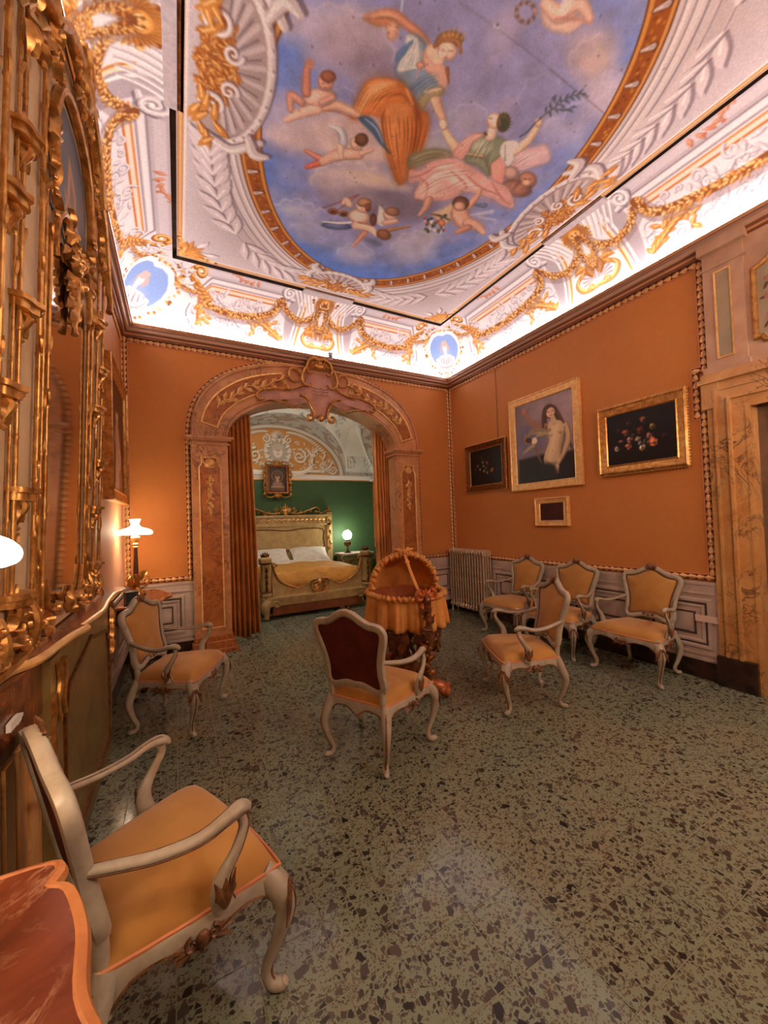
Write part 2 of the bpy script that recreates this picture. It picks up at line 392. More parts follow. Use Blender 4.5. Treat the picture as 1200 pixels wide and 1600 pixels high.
# ------------------------------------------------------------------ painter: soft brushes on a colour grid
def fbm(shape, cell, seed, octaves=4):
    g = np.random.RandomState(seed); H, W = shape; out = np.zeros(shape); amp = 1; tot = 0
    for o in range(octaves):
        c = max(2., cell/2**o); h, w_ = int(H/c)+3, int(W/c)+3
        a = g.rand(h, w_); y = np.arange(H)/c; x = np.arange(W)/c
        yi = y.astype(int); xi = x.astype(int); fy = (y-yi)[:,None]; fx = (x-xi)[None,:]
        fy = fy*fy*(3-2*fy); fx = fx*fx*(3-2*fx)
        v = (a[yi][:,xi]*(1-fy)+a[yi+1][:,xi]*fy)*(1-fx)+(a[yi][:,xi+1]*(1-fy)+a[yi+1][:,xi+1]*fy)*fx
        out += v*amp; tot += amp; amp *= .5
    return out/tot
class Cv:
    def __init__(s, x0, y0, x1, y1, res, bg):
        s.x0, s.y0, s.res = x0, y0, res
        s.W = int(round((x1-x0)/res))+1; s.H = int(round((y1-y0)/res))+1
        s.a = np.empty((s.H, s.W, 3)); s.a[:] = np.array(bg)/255
        s.f = None
    def mp(s, pts):
        return np.array([s.f(p[0], p[1]) for p in pts], float) if s.f else np.array([(p[0], p[1]) for p in pts], float)
    def sc(s, p):
        if not s.f: return 1.
        a = np.array(s.f(p[0], p[1])); b = np.array(s.f(p[0]+1, p[1])); c = np.array(s.f(p[0], p[1]+1))
        u, v = b-a, c-a; return math.sqrt(abs(u[0]*v[1]-u[1]*v[0]))
    def reg(s, P, m):
        i0 = max(0, int((P[:,0].min()-m-s.x0)/s.res)); i1 = min(s.W, int((P[:,0].max()+m-s.x0)/s.res)+2)
        j0 = max(0, int((P[:,1].min()-m-s.y0)/s.res)); j1 = min(s.H, int((P[:,1].max()+m-s.y0)/s.res)+2)
        if i1 <= i0 or j1 <= j0: return None
        X = s.x0+np.arange(i0, i1)*s.res; Y = s.y0+np.arange(j0, j1)*s.res
        return slice(j0, j1), slice(i0, i1), X[None,:], Y[:,None]
    def put(s, sl, m, c): 
        m = np.clip(m, 0, 1)[...,None]; s.a[sl] = s.a[sl]*(1-m)+np.array(c)/255*m
    def segd(s, P, X, Y, closed, wd=None):
        n = len(P); best = None
        for i in range(n if closed else n-1):
            a, b = P[i], P[(i+1) % n]; d = b-a; q = d@d
            t = np.clip(((X-a[0])*d[0]+(Y-a[1])*d[1])/(q+1e-12), 0, 1)
            e = np.hypot(X-a[0]-t*d[0], Y-a[1]-t*d[1])
            if wd is not None: e = e-(wd[i]+(wd[(i+1) % n]-wd[i])*t)
            best = e if best is None else np.minimum(best, e)
        return best
    def poly(s, pts, c, soft=None, al=1., k=3):
        if k > 1: pts = cr(pts, k, True)
        P = s.mp(pts); soft = s.res*1.2 if soft is None else soft*s.sc(pts[0])
        r = s.reg(P, soft)
        if r is None: return
        a, b, X, Y = r; ins = np.zeros((Y.shape[0], X.shape[1]), bool); n = len(P)
        for i in range(n):
            p, q = P[i], P[(i+1) % n]
            if p[1] == q[1]: continue
            cnd = (p[1] > Y) != (q[1] > Y)
            ins ^= cnd & (X < (q[0]-p[0])*(Y-p[1])/(q[1]-p[1])+p[0])
        d = s.segd(P, X, Y, True); d = np.where(ins, d, -d)
        s.put((a, b), np.clip(.5+d/(2*soft), 0, 1)*al, c)
    def ell(s, cx, cy, rx, ry, c, ang=0, soft=None, al=1.):
        ca, sa = math.cos(math.radians(ang)), math.sin(math.radians(ang))
        pts = [(cx+rx*math.cos(t)*ca-ry*math.sin(t)*sa, cy+rx*math.cos(t)*sa+ry*math.sin(t)*ca) for t in np.linspace(0, 2*pi, 18)[:-1]]
        s.poly(pts, c, soft, al, 1)
    def dot(s, x, y, r, c, al=1.):          # quick round dab in canvas units
        if s.f: x, y = s.f(x, y)
        P = np.array([(x, y)]); q = s.reg(P, r+s.res)
        if q is None: return
        a, b, X, Y = q; d = r-np.hypot(X-x, Y-y); s.put((a, b), np.clip(.5+d/(s.res*1.6), 0, 1)*al, c)
    def line(s, pts, w, c, soft=None, al=1., k=4):
        w = list(w) if isinstance(w, (list, tuple)) else [w]*len(pts)
        if len(w) != len(pts): w = list(np.interp(np.linspace(0, 1, len(pts)), np.linspace(0, 1, len(w)), w))
        Q = [(p[0], p[1], q) for p, q in zip(pts, w)]
        if k > 1 and len(Q) > 2: Q = cr(Q, k)
        P = s.mp(Q); g = s.sc(pts[0]); wd = [max(q[2], 0)*.5*g for q in Q]; soft = s.res*.9 if soft is None else soft*g
        r = s.reg(P, max(wd)+soft)
        if r is None: return
        a, b, X, Y = r; d = s.segd(P, X, Y, False, wd)
        s.put((a, b), np.clip(.5-d/(2*soft), 0, 1)*al, c)
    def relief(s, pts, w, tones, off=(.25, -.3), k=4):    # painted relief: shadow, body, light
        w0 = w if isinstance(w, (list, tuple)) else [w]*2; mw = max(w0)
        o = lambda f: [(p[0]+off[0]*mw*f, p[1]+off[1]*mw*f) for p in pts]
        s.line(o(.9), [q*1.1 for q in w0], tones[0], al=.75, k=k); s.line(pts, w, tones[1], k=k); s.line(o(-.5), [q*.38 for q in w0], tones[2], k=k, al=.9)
    def leaf(s, x, y, ang, ln, wd, tones):
        ca, sa = math.cos(ang), math.sin(ang); e = (x+ca*ln, y+sa*ln); m = (x+ca*ln*.5-sa*wd*.12, y+sa*ln*.5+ca*wd*.12)
        q = [(x, y), m, e]
        sh = [(p[0]+wd*.22, p[1]-wd*.25) for p in q]
        s.line(sh, [wd*.2, wd, 0], tones[0], al=.7, k=3); s.line(q, [wd*.2, wd, 0], tones[1], k=3); s.line([q[0], q[1]], [wd*.12, wd*.2], tones[2], k=1)
    def spiral(s, cx, cy, r, turns, a0, sgn, w, tones, inner=.12):
        s.relief(spiral(cx, cy, r, turns, a0, sgn, 20, inner), [w, w*.45], tones, k=1)
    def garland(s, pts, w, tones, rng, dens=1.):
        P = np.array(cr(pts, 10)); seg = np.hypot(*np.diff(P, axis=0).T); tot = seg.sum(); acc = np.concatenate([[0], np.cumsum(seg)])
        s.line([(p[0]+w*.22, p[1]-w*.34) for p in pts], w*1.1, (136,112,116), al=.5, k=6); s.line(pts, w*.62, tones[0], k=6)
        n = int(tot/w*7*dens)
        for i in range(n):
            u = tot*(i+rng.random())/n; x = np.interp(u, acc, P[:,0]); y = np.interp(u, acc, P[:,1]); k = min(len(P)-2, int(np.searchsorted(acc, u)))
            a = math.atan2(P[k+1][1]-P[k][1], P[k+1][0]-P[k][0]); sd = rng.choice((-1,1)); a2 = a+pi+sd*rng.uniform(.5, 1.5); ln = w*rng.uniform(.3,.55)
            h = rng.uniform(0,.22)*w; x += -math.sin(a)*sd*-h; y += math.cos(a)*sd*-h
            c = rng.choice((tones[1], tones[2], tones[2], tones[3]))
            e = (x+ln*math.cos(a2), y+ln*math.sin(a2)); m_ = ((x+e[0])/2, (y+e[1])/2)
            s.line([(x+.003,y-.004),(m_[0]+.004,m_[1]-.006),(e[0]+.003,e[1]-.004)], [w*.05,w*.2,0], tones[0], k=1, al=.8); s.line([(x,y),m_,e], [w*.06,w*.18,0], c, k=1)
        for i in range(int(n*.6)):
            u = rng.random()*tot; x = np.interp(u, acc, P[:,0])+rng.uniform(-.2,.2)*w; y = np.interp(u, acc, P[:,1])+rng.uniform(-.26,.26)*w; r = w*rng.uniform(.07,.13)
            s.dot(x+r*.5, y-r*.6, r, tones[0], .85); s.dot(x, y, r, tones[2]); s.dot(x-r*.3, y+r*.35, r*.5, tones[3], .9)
    def sample(s, X, Y):
        u = np.clip((X-s.x0)/s.res, 0, s.W-1.001); v = np.clip((Y-s.y0)/s.res, 0, s.H-1.001)
        i, j = u.astype(int), v.astype(int); fx, fy = (u-i)[...,None], (v-j)[...,None]; a = s.a
        return (a[j,i]*(1-fx)+a[j,i+1]*fx)*(1-fy)+(a[j+1,i]*(1-fx)+a[j+1,i+1]*fx)*fy
def grid_mesh(name, P, C, mt, parent=None, mask=None, gain=1., smooth=True):
    H, W = P.shape[:2]; me = bpy.data.meshes.new(name)
    idx = np.arange(H*W).reshape(H, W)
    q = np.stack([idx[:-1,:-1], idx[:-1,1:], idx[1:,1:], idx[1:,:-1]], -1)
    q = q[mask] if mask is not None else q.reshape(-1, 4)
    n = len(q)
    me.vertices.add(H*W); me.vertices.foreach_set('co', P.astype(np.float32).ravel())
    me.loops.add(n*4); me.loops.foreach_set('vertex_index', q.astype(np.int32).ravel())
    me.polygons.add(n); me.polygons.foreach_set('loop_start', np.arange(0, n*4, 4, dtype=np.int32))
    me.polygons.foreach_set('use_smooth', np.full(n, smooth))
    me.update(calc_edges=True)
    c = np.clip(C*gain, 0, 1); c = np.where(c <= .04045, c/12.92, ((c+.055)/1.055)**2.4)
    at_ = me.color_attributes.new('paint', 'FLOAT_COLOR', 'POINT')
    at_.data.foreach_set('color', np.concatenate([c.reshape(-1,3), np.ones((H*W,1))], 1).astype(np.float32).ravel())
    me.materials.append(mt); o = bpy.data.objects.new(name, me); col.objects.link(o)
    if parent is not None: o.parent = parent
    return o

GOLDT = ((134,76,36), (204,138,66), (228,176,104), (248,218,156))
WHT = ((112,96,110), (212,204,208), (246,244,244))
GREYT = ((138,124,134), (198,188,194), (232,226,230))
STONE = ((124,108,120), (216,207,212), (244,240,242))

# ---- ceiling fresco: shapes read off the photograph and carried to the ceiling plane
def paint_ceiling():
    cv = Cv(.0, -.22, 3.70, 4.80, .0068, (206,198,202))
    X = cv.x0+np.arange(cv.W)*cv.res; Y = cv.y0+np.arange(cv.H)*cv.res; X, Y = np.meshgrid(X, Y)
    def edist(a, b): # approximate signed distance to ellipse
        dx, dy = X-1.85, Y-YC; k = np.sqrt((dx/a)**2+(dy/b)**2); g = np.sqrt((dx/a**2)**2+(dy/b**2)**2)/np.maximum(k, 1e-6)
        return (k-1)/np.maximum(g, 1e-6)
    e = edist(1.26, 1.68)
    st = np.random.RandomState(3).rand(cv.H, cv.W)
    # spandrels with stippled ground
    g = np.array((198,188,194))/255; cv.a[:] = g*(.94+.09*st[...,None])
    def band(lo, hi, c, sf=.006):
        m = np.clip(.5+(e-lo)/sf, 0, 1)*np.clip(.5+(hi-e)/sf, 0, 1); cv.put((slice(None), slice(None)), m, c)
    for lo, hi, c in ((.17,.40,(214,206,210)), (.20,.215,(160,148,156)), (.215,.24,(236,230,232)), (.26,.275,(168,156,164)), (.275,.31,(226,220,222)), (.33,.345,(150,138,148)), (.345,.40,(206,198,202)), (.40,.41,(160,146,154))):
        band(lo, hi, c)
    # sky
    f1 = fbm((cv.H, cv.W), 110, 1); f2 = fbm((cv.H, cv.W), 46, 5)
    edge = np.clip(-e/1.0, 0, 1); near = np.clip((Y-2.0)/2.2, 0, 1)
    blue = np.array((70,108,186)); mauve = np.array((134,128,166)); mix = np.clip(.15+1.25*edge+(f1-.5)*.8+.25*(1-near), 0, 1)[...,None]
    sky = blue*(1-mix)+mauve*mix; pk = np.clip((f2-.5)*2.2, 0, .55)[...,None]; sky = sky*(1-pk)+np.array((164,146,164))*pk
    m = (e < 0)[...,None]; cv.a = np.where(m, sky/255, cv.a)
    px = lambda x, y: tuple(at(x, y, 2, ZP)[:2]); cv.f = px
    L0, E0, P0 = cv.line, cv.ell, cv.poly
    sh_ = lambda c, k: tuple(max(0, min(255, v*k)) for v in c)
    def line(pts, w, c, soft=None, al=1., k=4):
        mw = max(w) if isinstance(w, (list, tuple)) else w
        if mw < 22 or al < 1: return L0(pts, w, c, soft, al, k)
        ww = list(w) if isinstance(w, (list, tuple)) else [w, w]; o = lambda f, g: [(p[0]+f*mw, p[1]+g*mw) for p in pts]
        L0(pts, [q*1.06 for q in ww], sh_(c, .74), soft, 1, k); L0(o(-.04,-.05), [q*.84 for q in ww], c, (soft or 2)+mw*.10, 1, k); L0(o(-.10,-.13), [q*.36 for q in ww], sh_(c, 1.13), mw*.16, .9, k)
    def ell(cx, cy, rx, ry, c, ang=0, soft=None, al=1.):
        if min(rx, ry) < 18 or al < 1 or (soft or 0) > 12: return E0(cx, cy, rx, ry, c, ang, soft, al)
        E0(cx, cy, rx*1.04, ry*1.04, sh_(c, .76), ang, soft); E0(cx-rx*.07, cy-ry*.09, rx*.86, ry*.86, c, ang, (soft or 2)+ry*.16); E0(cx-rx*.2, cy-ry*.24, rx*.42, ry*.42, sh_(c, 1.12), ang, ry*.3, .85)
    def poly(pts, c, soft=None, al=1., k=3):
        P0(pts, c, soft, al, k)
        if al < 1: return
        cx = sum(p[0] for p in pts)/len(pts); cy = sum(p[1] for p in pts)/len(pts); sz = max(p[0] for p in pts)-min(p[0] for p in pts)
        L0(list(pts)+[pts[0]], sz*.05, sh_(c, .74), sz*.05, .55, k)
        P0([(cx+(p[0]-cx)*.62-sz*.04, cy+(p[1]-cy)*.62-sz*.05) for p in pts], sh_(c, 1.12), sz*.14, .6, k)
    cv.line, cv.ell, cv.poly = line, ell, poly
    def folds(A, B_, n, c, w=10, lo=.7, hi=1.22, al=.6):      # flowing drapery folds between two edge curves
        A, B_ = np.array(cr(A, 6)), np.array(cr(B_, 6)); m_ = 9
        ia, ib = np.linspace(0, len(A)-1, m_), np.linspace(0, len(B_)-1, m_)
        P = np.stack([np.interp(ia, range(len(A)), A[:,k]) for k in (0, 1)], 1); Q = np.stack([np.interp(ib, range(len(B_)), B_[:,k]) for k in (0, 1)], 1)
        for i in range(n):
            t = (i+.5)/n+rnd.uniform(-.3,.3)/n; s0, s1 = rnd.choice(((0,m_),(0,m_-2),(2,m_),(1,m_-1),(0,m_-4),(4,m_))); R_ = (P*(1-t)+Q*t)[s0:s1]
            wv = w*rnd.uniform(.6,1.4); L0([tuple(q) for q in R_], [1, wv, wv*.8, 1], sh_(c, lo), wv*.35, al, 2); o_ = (Q-P)[s0:s1]/n*.42
            L0([tuple(q) for q in R_+o_], [1, wv*.8, wv*.5, 1], sh_(c, hi), wv*.35, al, 2)
    def rim(pts, c, w=14, al=.55):                              # lit scalloped edge of a cloud
        for a, b in zip(pts[:-1], pts[1:]):
            mx_, my_ = (a[0]+b[0])/2, (a[1]+b[1])/2; dx, dy = b[0]-a[0], b[1]-a[1]; k = .28
            L0([a, (mx_+dy*k, my_-dx*k), b], [2, w, 2], c, w*.6, al, 5)
    def zone(ox, oy, k): cv.f = lambda x, y: px(ox+x/k, oy+y/k)
    A_ = (420, 0, 4.); B_ = (640, 0, 3.75); C_ = (420, 180, 4.286); D_ = (640, 160, 3.75)
    # clouds
    zone(*A_)
    for q in (((330,150,330,130),(160,140,150)), ((560,250,220,180),(156,134,142)), ((640,400,150,120),(122,104,118)), ((380,330,150,90),(146,126,140)), ((250,820,330,130),(172,146,142)), ((560,820,280,120),(180,148,136)), ((70,700,120,110),(150,136,152))):
        cv.ell(*q[0], tuple(min(255, v*1.1) for v in q[1]), 0, 70, .85)
    zone(*B_)
    for q in (((1080,330,130,150),(176,142,126)), ((1150,560,140,150),(168,146,152)), ((900,760,130,60),(150,140,160)), ((1000,250,80,60),(150,130,140)), ((330,690,140,90),(136,128,148))):
        cv.ell(*q[0], tuple(min(255, v*1.12) for v in q[1]), 25, 60, .8)
    zone(*C_)
    for q in (((330,150,330,90),(172,146,142)), ((640,250,260,80),(190,158,142)), ((560,420,270,90),(184,158,146)), ((420,460,130,70),(160,140,144)), ((820,590,300,110),(108,92,104)), ((560,560,200,60),(128,110,122)), ((200,640,130,50),(158,150,166)), ((260,740,150,50),(150,142,162)), ((960,880,150,110),(156,146,160)), ((580,930,110,50),(160,150,166)), ((1080,800,80,60),(160,150,156)), ((400,820,200,50),(128,128,162)), ((1100,180,120,60),(150,142,146))):
        cv.ell(*q[0], tuple(min(255, v*1.1) for v in q[1]), 6, 45, .85)
    cv.ell(740, 440, 230, 40, (206,176,156), 14, 25, .7)
    zone(*C_)
    rim([(0,640),(70,600),(150,575),(240,590),(310,640),(380,650)], (196,186,196)); rim([(290,470),(310,400),(380,350),(470,330),(560,330),(660,360),(740,400)], (216,190,170), 18); rim([(460,930),(500,890),(580,870),(660,890),(700,940)], (186,178,192)); rim([(820,900),(860,850),(960,800),(1040,790),(1100,850)], (186,176,188)); rim([(130,770),(220,740),(330,760),(420,800)], (180,172,190), 10)
    rim([(1040,200),(1060,150),(1110,120),(1180,130)], (196,184,182)); rim([(60,190),(160,60),(300,0),(440,20),(600,80)], (206,180,166), 16, .4)
    zone(*A_)
    rim([(100,240),(180,120),(300,60),(430,50),(540,100),(660,160),(740,260),(770,380)], (196,172,172), 18); rim([(470,340),(520,290),(600,280),(690,320)], (176,150,156), 12); rim([(400,600),(430,560),(500,560),(540,610)], (186,168,174), 10)
    zone(*B_)
    rim([(230,700),(270,650),(340,620),(420,630),(450,680)], (176,170,190), 12); rim([(660,640),(670,520),(740,460),(830,460),(880,520)], (176,164,184), 14, .4); rim([(940,380),(980,290),(1060,240),(1160,220)], (206,176,160), 16, .45); rim([(780,760),(900,700),(1020,600),(1120,480),(1200,420)], (196,182,192), 16, .4)
    # top putto with wreath
    zone(*B_)
    FL, FD, FH = (210,160,138), (176,112,92), (232,190,168)
    cv.poly([(770,60),(900,105),(1080,90),(1000,150),(930,195),(800,160)], (198,162,142), 10)
    cv.line([(800,20),(880,90),(960,80)], [70,90,60], FL, 6); cv.line([(920,60),(1010,30),(1060,120)], [80,70,40], FL, 6); cv.line([(860,110),(960,110),(1070,130)], [20,24,14], FD, 8, .7); cv.line([(940,-20),(900,60)], [90,70], FH, 8, .8)
    for i in range(26):
        a = i/26*2*pi; cv.ell(680+55*math.cos(a), 72+58*math.sin(a), 15, 9, ((70,72,70),(196,136,128),(110,86,84))[i % 3], math.degrees(a)+70)
    # queen
    zone(*A_)
    cv.line([(840,-10),(812,200)], 11, (164,168,190)); cv.line([(836,-10),(808,200)], 3, (226,226,236))
    cv.poly([(590,112),(700,75),(780,80),(830,130),(800,190),(740,165),(670,160)], (184,116,78), 6)
    cv.line([(600,112),(700,85),(790,95),(860,150),(950,220),(1010,300)], [16,40,60,56,50,30], (190,124,94), 8)
    cv.line([(640,105),(730,88),(800,110)], [6,18,8], (220,164,120), 6)
    cv.poly([(790,470),(800,400),(850,300),(890,215),(960,245),(1010,320),(1070,420),(1090,530),(1010,590),(930,650),(860,545)], (118,130,146), 6)
    cv.poly([(860,220),(930,240),(945,330),(930,410),(820,450),(805,420),(850,320)], (198,190,180), 8)
    cv.poly([(800,330),(900,250),(880,300),(800,390)], (84,112,146), 6)
    cv.line([(830,440),(930,420),(1000,440)], 10, (214,200,186), 3); cv.line([(900,560),(990,500),(1040,520)], [60,30,10], (86,104,130), 14, .7)
    cv.poly([(960,320),(1050,365),(1115,430),(1122,500),(1085,575),(1050,500),(975,430)], (196,146,122), 8)
    cv.poly([(990,285),(1060,285),(1095,380),(1040,405),(985,345)], (218,172,142), 6)
    cv.ell(1130, 250, 84, 50, (158,104,66), -10, 6); cv.ell(1116, 318, 56, 62, (224,176,148), -28, 5); cv.ell(1085, 340, 26, 34, (236,196,168), -20, 8)
    cv.line([(1040,285),(1090,250),(1180,260),(1200,330)], [30,26,30,16], (150,96,58), 4)
    for a, b in (((1125,222),(1128,180)), ((1150,215),(1160,170)), ((1178,222),(1196,178)), ((1205,240),(1228,200)), ((1100,230),(1092,196))): cv.line([a, b], [12,3], (196,142,66))
    cv.line([(1095,360),(1112,362)], 6, (176,74,64)); cv.line([(1120,318),(1150,318)], 5, (110,64,50)); cv.line([(1080,320),(1096,312)], 4, (120,70,56)); cv.line([(1090,330),(1084,350)], 4, (188,128,106))
    cv.line([(1115,430),(1125,520)], [24,8], (140,84,56), 5)
    cv.ell(950, 408, 26, 22, (196,128,110), 0, 4); cv.line([(945,420),(915,490)], [14,4], (190,124,108), 3)
    cv.line([(1030,590),(1066,690),(1096,765)], [76,58,40], (206,156,124), 4); cv.line([(1018,600),(1050,700)], [20,12], (232,190,158), 6, .8); cv.ell(1096, 785, 24, 36, (222,176,148), 10, 3)
    cv.poly([(930,640),(980,560),(1080,540),(1090,590),(1010,612),(965,690)], (152,130,92), 5); cv.line([(980,575),(1075,555)], [14,10], (206,184,148), 4)
    cv.ell(772, 196, 36, 56, (206,154,128), 12, 4)
    for i in range(4): cv.line([(755+i*16,190),(752+i*17,250)], [12,7], (196,138,112), 2)
    cv.poly([(505,722),(560,600),(610,510),(700,482),(800,498),(860,540),(905,610),(935,690),(990,700),(1003,770),(985,860),(950,960),(900,1080),(815,1160),(760,1040),(730,940),(710,800),(700,740),(620,715),(540,748)], (194,106,50), 5)
    cv.poly([(530,712),(570,610),(630,525),(720,500),(800,520),(720,560),(640,620),(580,690)], (220,150,96), 14, .9)
    cv.poly([(722,690),(780,652),(870,662),(862,740),(842,860),(820,960),(780,1000),(740,880)], (212,128,68), 12, .9)
    cv.line([(905,620),(935,740),(925,860),(870,1080)], [16,50,60,30], (136,62,26), 16, .8); cv.line([(640,640),(730,600),(830,590),(880,640)], [8,20,18,8], (158,78,34), 8, .8)
    cv.line([(725,690),(708,760),(730,900)], [8,14,8], (142,66,30), 6, .8); cv.line([(860,560),(900,650)], [14,10], (226,160,104), 6, .7)
    cv.line([(330,690),(420,660),(500,690),(560,720)], [30,56,50,30], (206,154,124), 8); cv.line([(330,690),(430,700),(540,745)], [8,12,8], (160,92,74), 5, .8)
    cv.poly([(560,740),(620,730),(680,790),(720,900),(760,960),(700,900),(640,820)], (66,86,112), 8); cv.line([(600,740),(670,800),(710,890)], [6,12,6], (150,166,182), 4, .8)
    folds([(530,715),(600,560),(700,500)], [(640,720),(740,600),(860,560)], 6, (200,118,60), 12); folds([(712,720),(722,830),(745,930),(800,1090)], [(985,720),(990,800),(960,920),(880,1090)], 10, (186,98,44), 13)
    folds([(600,115),(700,90),(800,110)], [(640,140),(720,150),(800,180)], 3, (184,116,78), 8); folds([(810,420),(850,330),(890,240)], [(930,420),(950,330),(950,260)], 5, (190,182,176), 7); folds([(870,540),(960,470),(1060,440)], [(930,640),(1010,560),(1090,520)], 5, (118,130,146), 8)
    # putto beside the queen
    cv.ell(315, 615, 105, 56, (206,152,128), -12, 5); cv.ell(280, 600, 50, 30, (226,182,158), -12, 14, .8); cv.ell(356, 512, 48, 56, (200,140,114), 0, 4); cv.ell(372, 478, 46, 36, (140,80,58), 10, 6)
    cv.line([(235,580),(236,470),(252,390)], [60,50,34], (178,110,88), 4)
    for i in range(4): cv.line([(232+i*15,420),(236+i*16,368)], [13,7], (184,116,92), 2)
    cv.line([(300,680),(190,712),(110,756)], [70,58,30], (214,162,138), 4); cv.line([(205,640),(140,600),(138,690)], [52,56,34], (190,128,106), 4); cv.line([(330,640),(400,610)], [40,34], (196,138,116), 4)
    cv.line([(335,520),(350,522)], 5, (96,50,40)); cv.line([(365,522),(380,520)], 5, (96,50,40)); cv.line([(345,548),(362,548)], 5, (150,60,50)); cv.line([(240,650),(320,665)], [4,10], (160,96,78), 4, .7)
    # flying putto
    zone(*C_)
    cv.line([(500,190),(485,110),(410,75)], [56,50,16], (182,172,172), 5); cv.line([(500,160),(470,95)], [10,20], (214,206,204), 5); cv.line([(360,300),(250,240)], [50,26], (196,118,96), 3); cv.line([(370,310),(255,350)], [52,28], (190,92,70), 3)
    cv.line([(600,262),(470,265),(365,312)], [74,80,56], (208,154,130), 4); cv.line([(560,250),(450,275)], [20,30], (230,186,160), 10, .8); cv.line([(480,215),(485,285)], [46,30], (220,170,146), 3); cv.line([(620,255),(690,235)], [36,26], (208,158,134), 3)
    cv.ell(592, 188, 46, 46, (222,172,146), 0, 4); cv.ell(622, 165, 42, 42, (112,72,48), 20, 6); cv.line([(572,178),(590,180)], 5, (90,50,40)); cv.line([(600,186),(612,184)], 5, (90,50,40)); cv.line([(580,212),(596,212)], 5, (176,80,66))
    # trumpet putti
    cv.ell(455, 742, 96, 20, (92,100,140), 4, 5); cv.line([(360,712),(500,722),(640,702)], [8,18,10], (214,208,206), 4); cv.line([(360,622),(480,580),(606,530)], 7, (128,66,48)); cv.line([(470,630),(606,532)], 7, (136,74,52)); cv.ell(432, 645, 34, 20, (150,92,58), 5); cv.ell(432, 648, 22, 12, (86,44,32), 5); cv.ell(500, 660, 32, 20, (158,100,62), 5); cv.ell(500, 663, 20, 12, (86,44,32), 5)
    cv.line([(540,600),(520,570),(500,590)], [40,40,26], (212,162,138), 3); cv.ell(606, 682, 72, 46, (224,178,150), 12, 5); cv.ell(628, 608, 42, 44, (222,172,146), 0, 4); cv.ell(640, 586, 46, 30, (162,112,76), 0, 6); cv.ell(665, 618, 18, 26, (126,72,50), 0, 5)
    cv.line([(590,740),(680,760),(720,806)], [60,52,22], (222,174,146), 3); cv.line([(640,790),(566,880)], [40,12], (196,130,106), 4); cv.line([(600,720),(690,735)], [10,20], (150,84,64), 8, .7)
    cv.poly([(738,604),(776,650),(772,740),(722,724),(732,660)], (196,182,174), 3); cv.ell(812, 668, 44, 40, (206,156,134), 0, 4); cv.ell(828, 646, 46, 28, (150,100,72), 10, 6); cv.line([(780,720),(850,710)], [40,30], (204,152,128), 4); cv.line([(800,768),(945,748)], [34,8], (160,112,80), 4); cv.ell(770, 800, 46, 32, (140,84,56), 20, 8); cv.ell(700, 700, 20, 40, (110,60,50), 0, 6); cv.ell(700, 850, 60, 20, (96,96,120), 20, 12, .7)
    cv.line([(610,602),(622,604)], 4, (90,50,40)); cv.line([(636,602),(648,600)], 4, (90,50,40)); cv.line([(618,630),(634,630)], 4, (170,70,60))
    # reclining woman with olive branch
    zone(*D_)
    cv.poly([(575,365),(620,290),(700,268),(790,246),(822,290),(812,350),(700,384),(620,404)], (198,156,154), 10); cv.line([(620,330),(720,310),(800,290)], [8,20,8], (222,184,176), 10, .7)
    cv.ell(690, 455, 52, 48, (164,108,84), 0, 6); cv.ell(592, 415, 46, 40, (178,136,116), 0, 6); cv.ell(625, 505, 86, 46, (150,96,76), 10, 8); cv.ell(685, 470, 26, 20, (196,142,112), 0, 6); cv.line([(672,448),(684,450)], 5, (80,44,36)); cv.line([(700,450),(710,446)], 5, (80,44,36)); cv.line([(640,470),(600,520)], [20,10], (110,66,54), 8, .8)
    cv.poly([(0,315),(90,280),(200,278),(262,318),(130,348),(0,385)], (122,112,80), 6); cv.line([(20,330),(120,295),(220,295)], [6,16,6], (164,152,112), 6, .8)
    cv.line([(275,275),(228,205),(200,150)], [54,44,26], (212,168,136), 3); cv.ell(196, 130, 22, 34, (222,178,150), -10, 3)
    cv.poly([(0,398),(60,402),(130,345),(260,328),(330,358),(440,428),(470,455),(560,490),(604,560),(604,618),(540,600),(480,562),(400,532),(330,520),(220,572),(30,562),(60,462),(0,474)], (212,152,136), 5)
    cv.poly([(112,440),(180,372),(262,382),(310,425),(425,525),(300,500),(200,452)], (232,192,172), 12, .9); cv.poly([(40,548),(80,470),(150,450),(230,520),(150,556)], (224,176,156), 10, .9)
    for q in ([(60,445),(105,482),(92,555)], [(330,425),(420,500),(520,540)], [(240,400),(320,470),(330,515)], [(0,440),(70,425),(150,380)], [(480,470),(540,560),(590,600)]): cv.line(q, [6,16,6], (176,106,96), 6, .8)
    cv.poly([(470,362),(560,305),(545,470),(480,436)], (212,132,116), 6)
    cv.poly([(328,292),(400,200),(480,192),(565,228),(524,320),(472,362),(464,436),(400,372),(330,352)], (126,126,98), 5); cv.ell(425, 262, 62, 42, (182,178,150), -10, 16, .9); cv.line([(350,310),(440,330),(470,420)], [10,24,16], (96,92,66), 8, .8); cv.line([(340,300),(430,315)], 12, (196,150,110), 3)
    cv.poly([(252,302),(308,230),(380,184),(432,190),(372,232),(334,300),(300,332)], (216,148,132), 6); cv.line([(275,290),(330,230),(400,195)], [6,14,6], (238,190,172), 5, .8)
    cv.line([(620,282),(692,228),(752,140)], [62,50,30], (220,176,144), 3); cv.line([(630,262),(690,215)], [16,12], (240,204,176), 6, .8); cv.ell(756, 118, 22, 26, (224,180,150), 20, 3)
    cv.poly([(528,292),(556,230),(628,226),(644,258),(604,288),(612,335),(570,374)], (206,192,182), 4); cv.line([(560,250),(560,340)], [8,14], (150,128,124), 5, .8)
    cv.line([(492,140),(476,200)], [48,60], (224,180,152), 3); cv.ell(498, 110, 44, 44, (228,186,158), 15, 4); cv.ell(550, 118, 36, 54, (116,84,54), 10, 6); cv.line([(440,178),(450,190)], 14, (110,74,50), 4)
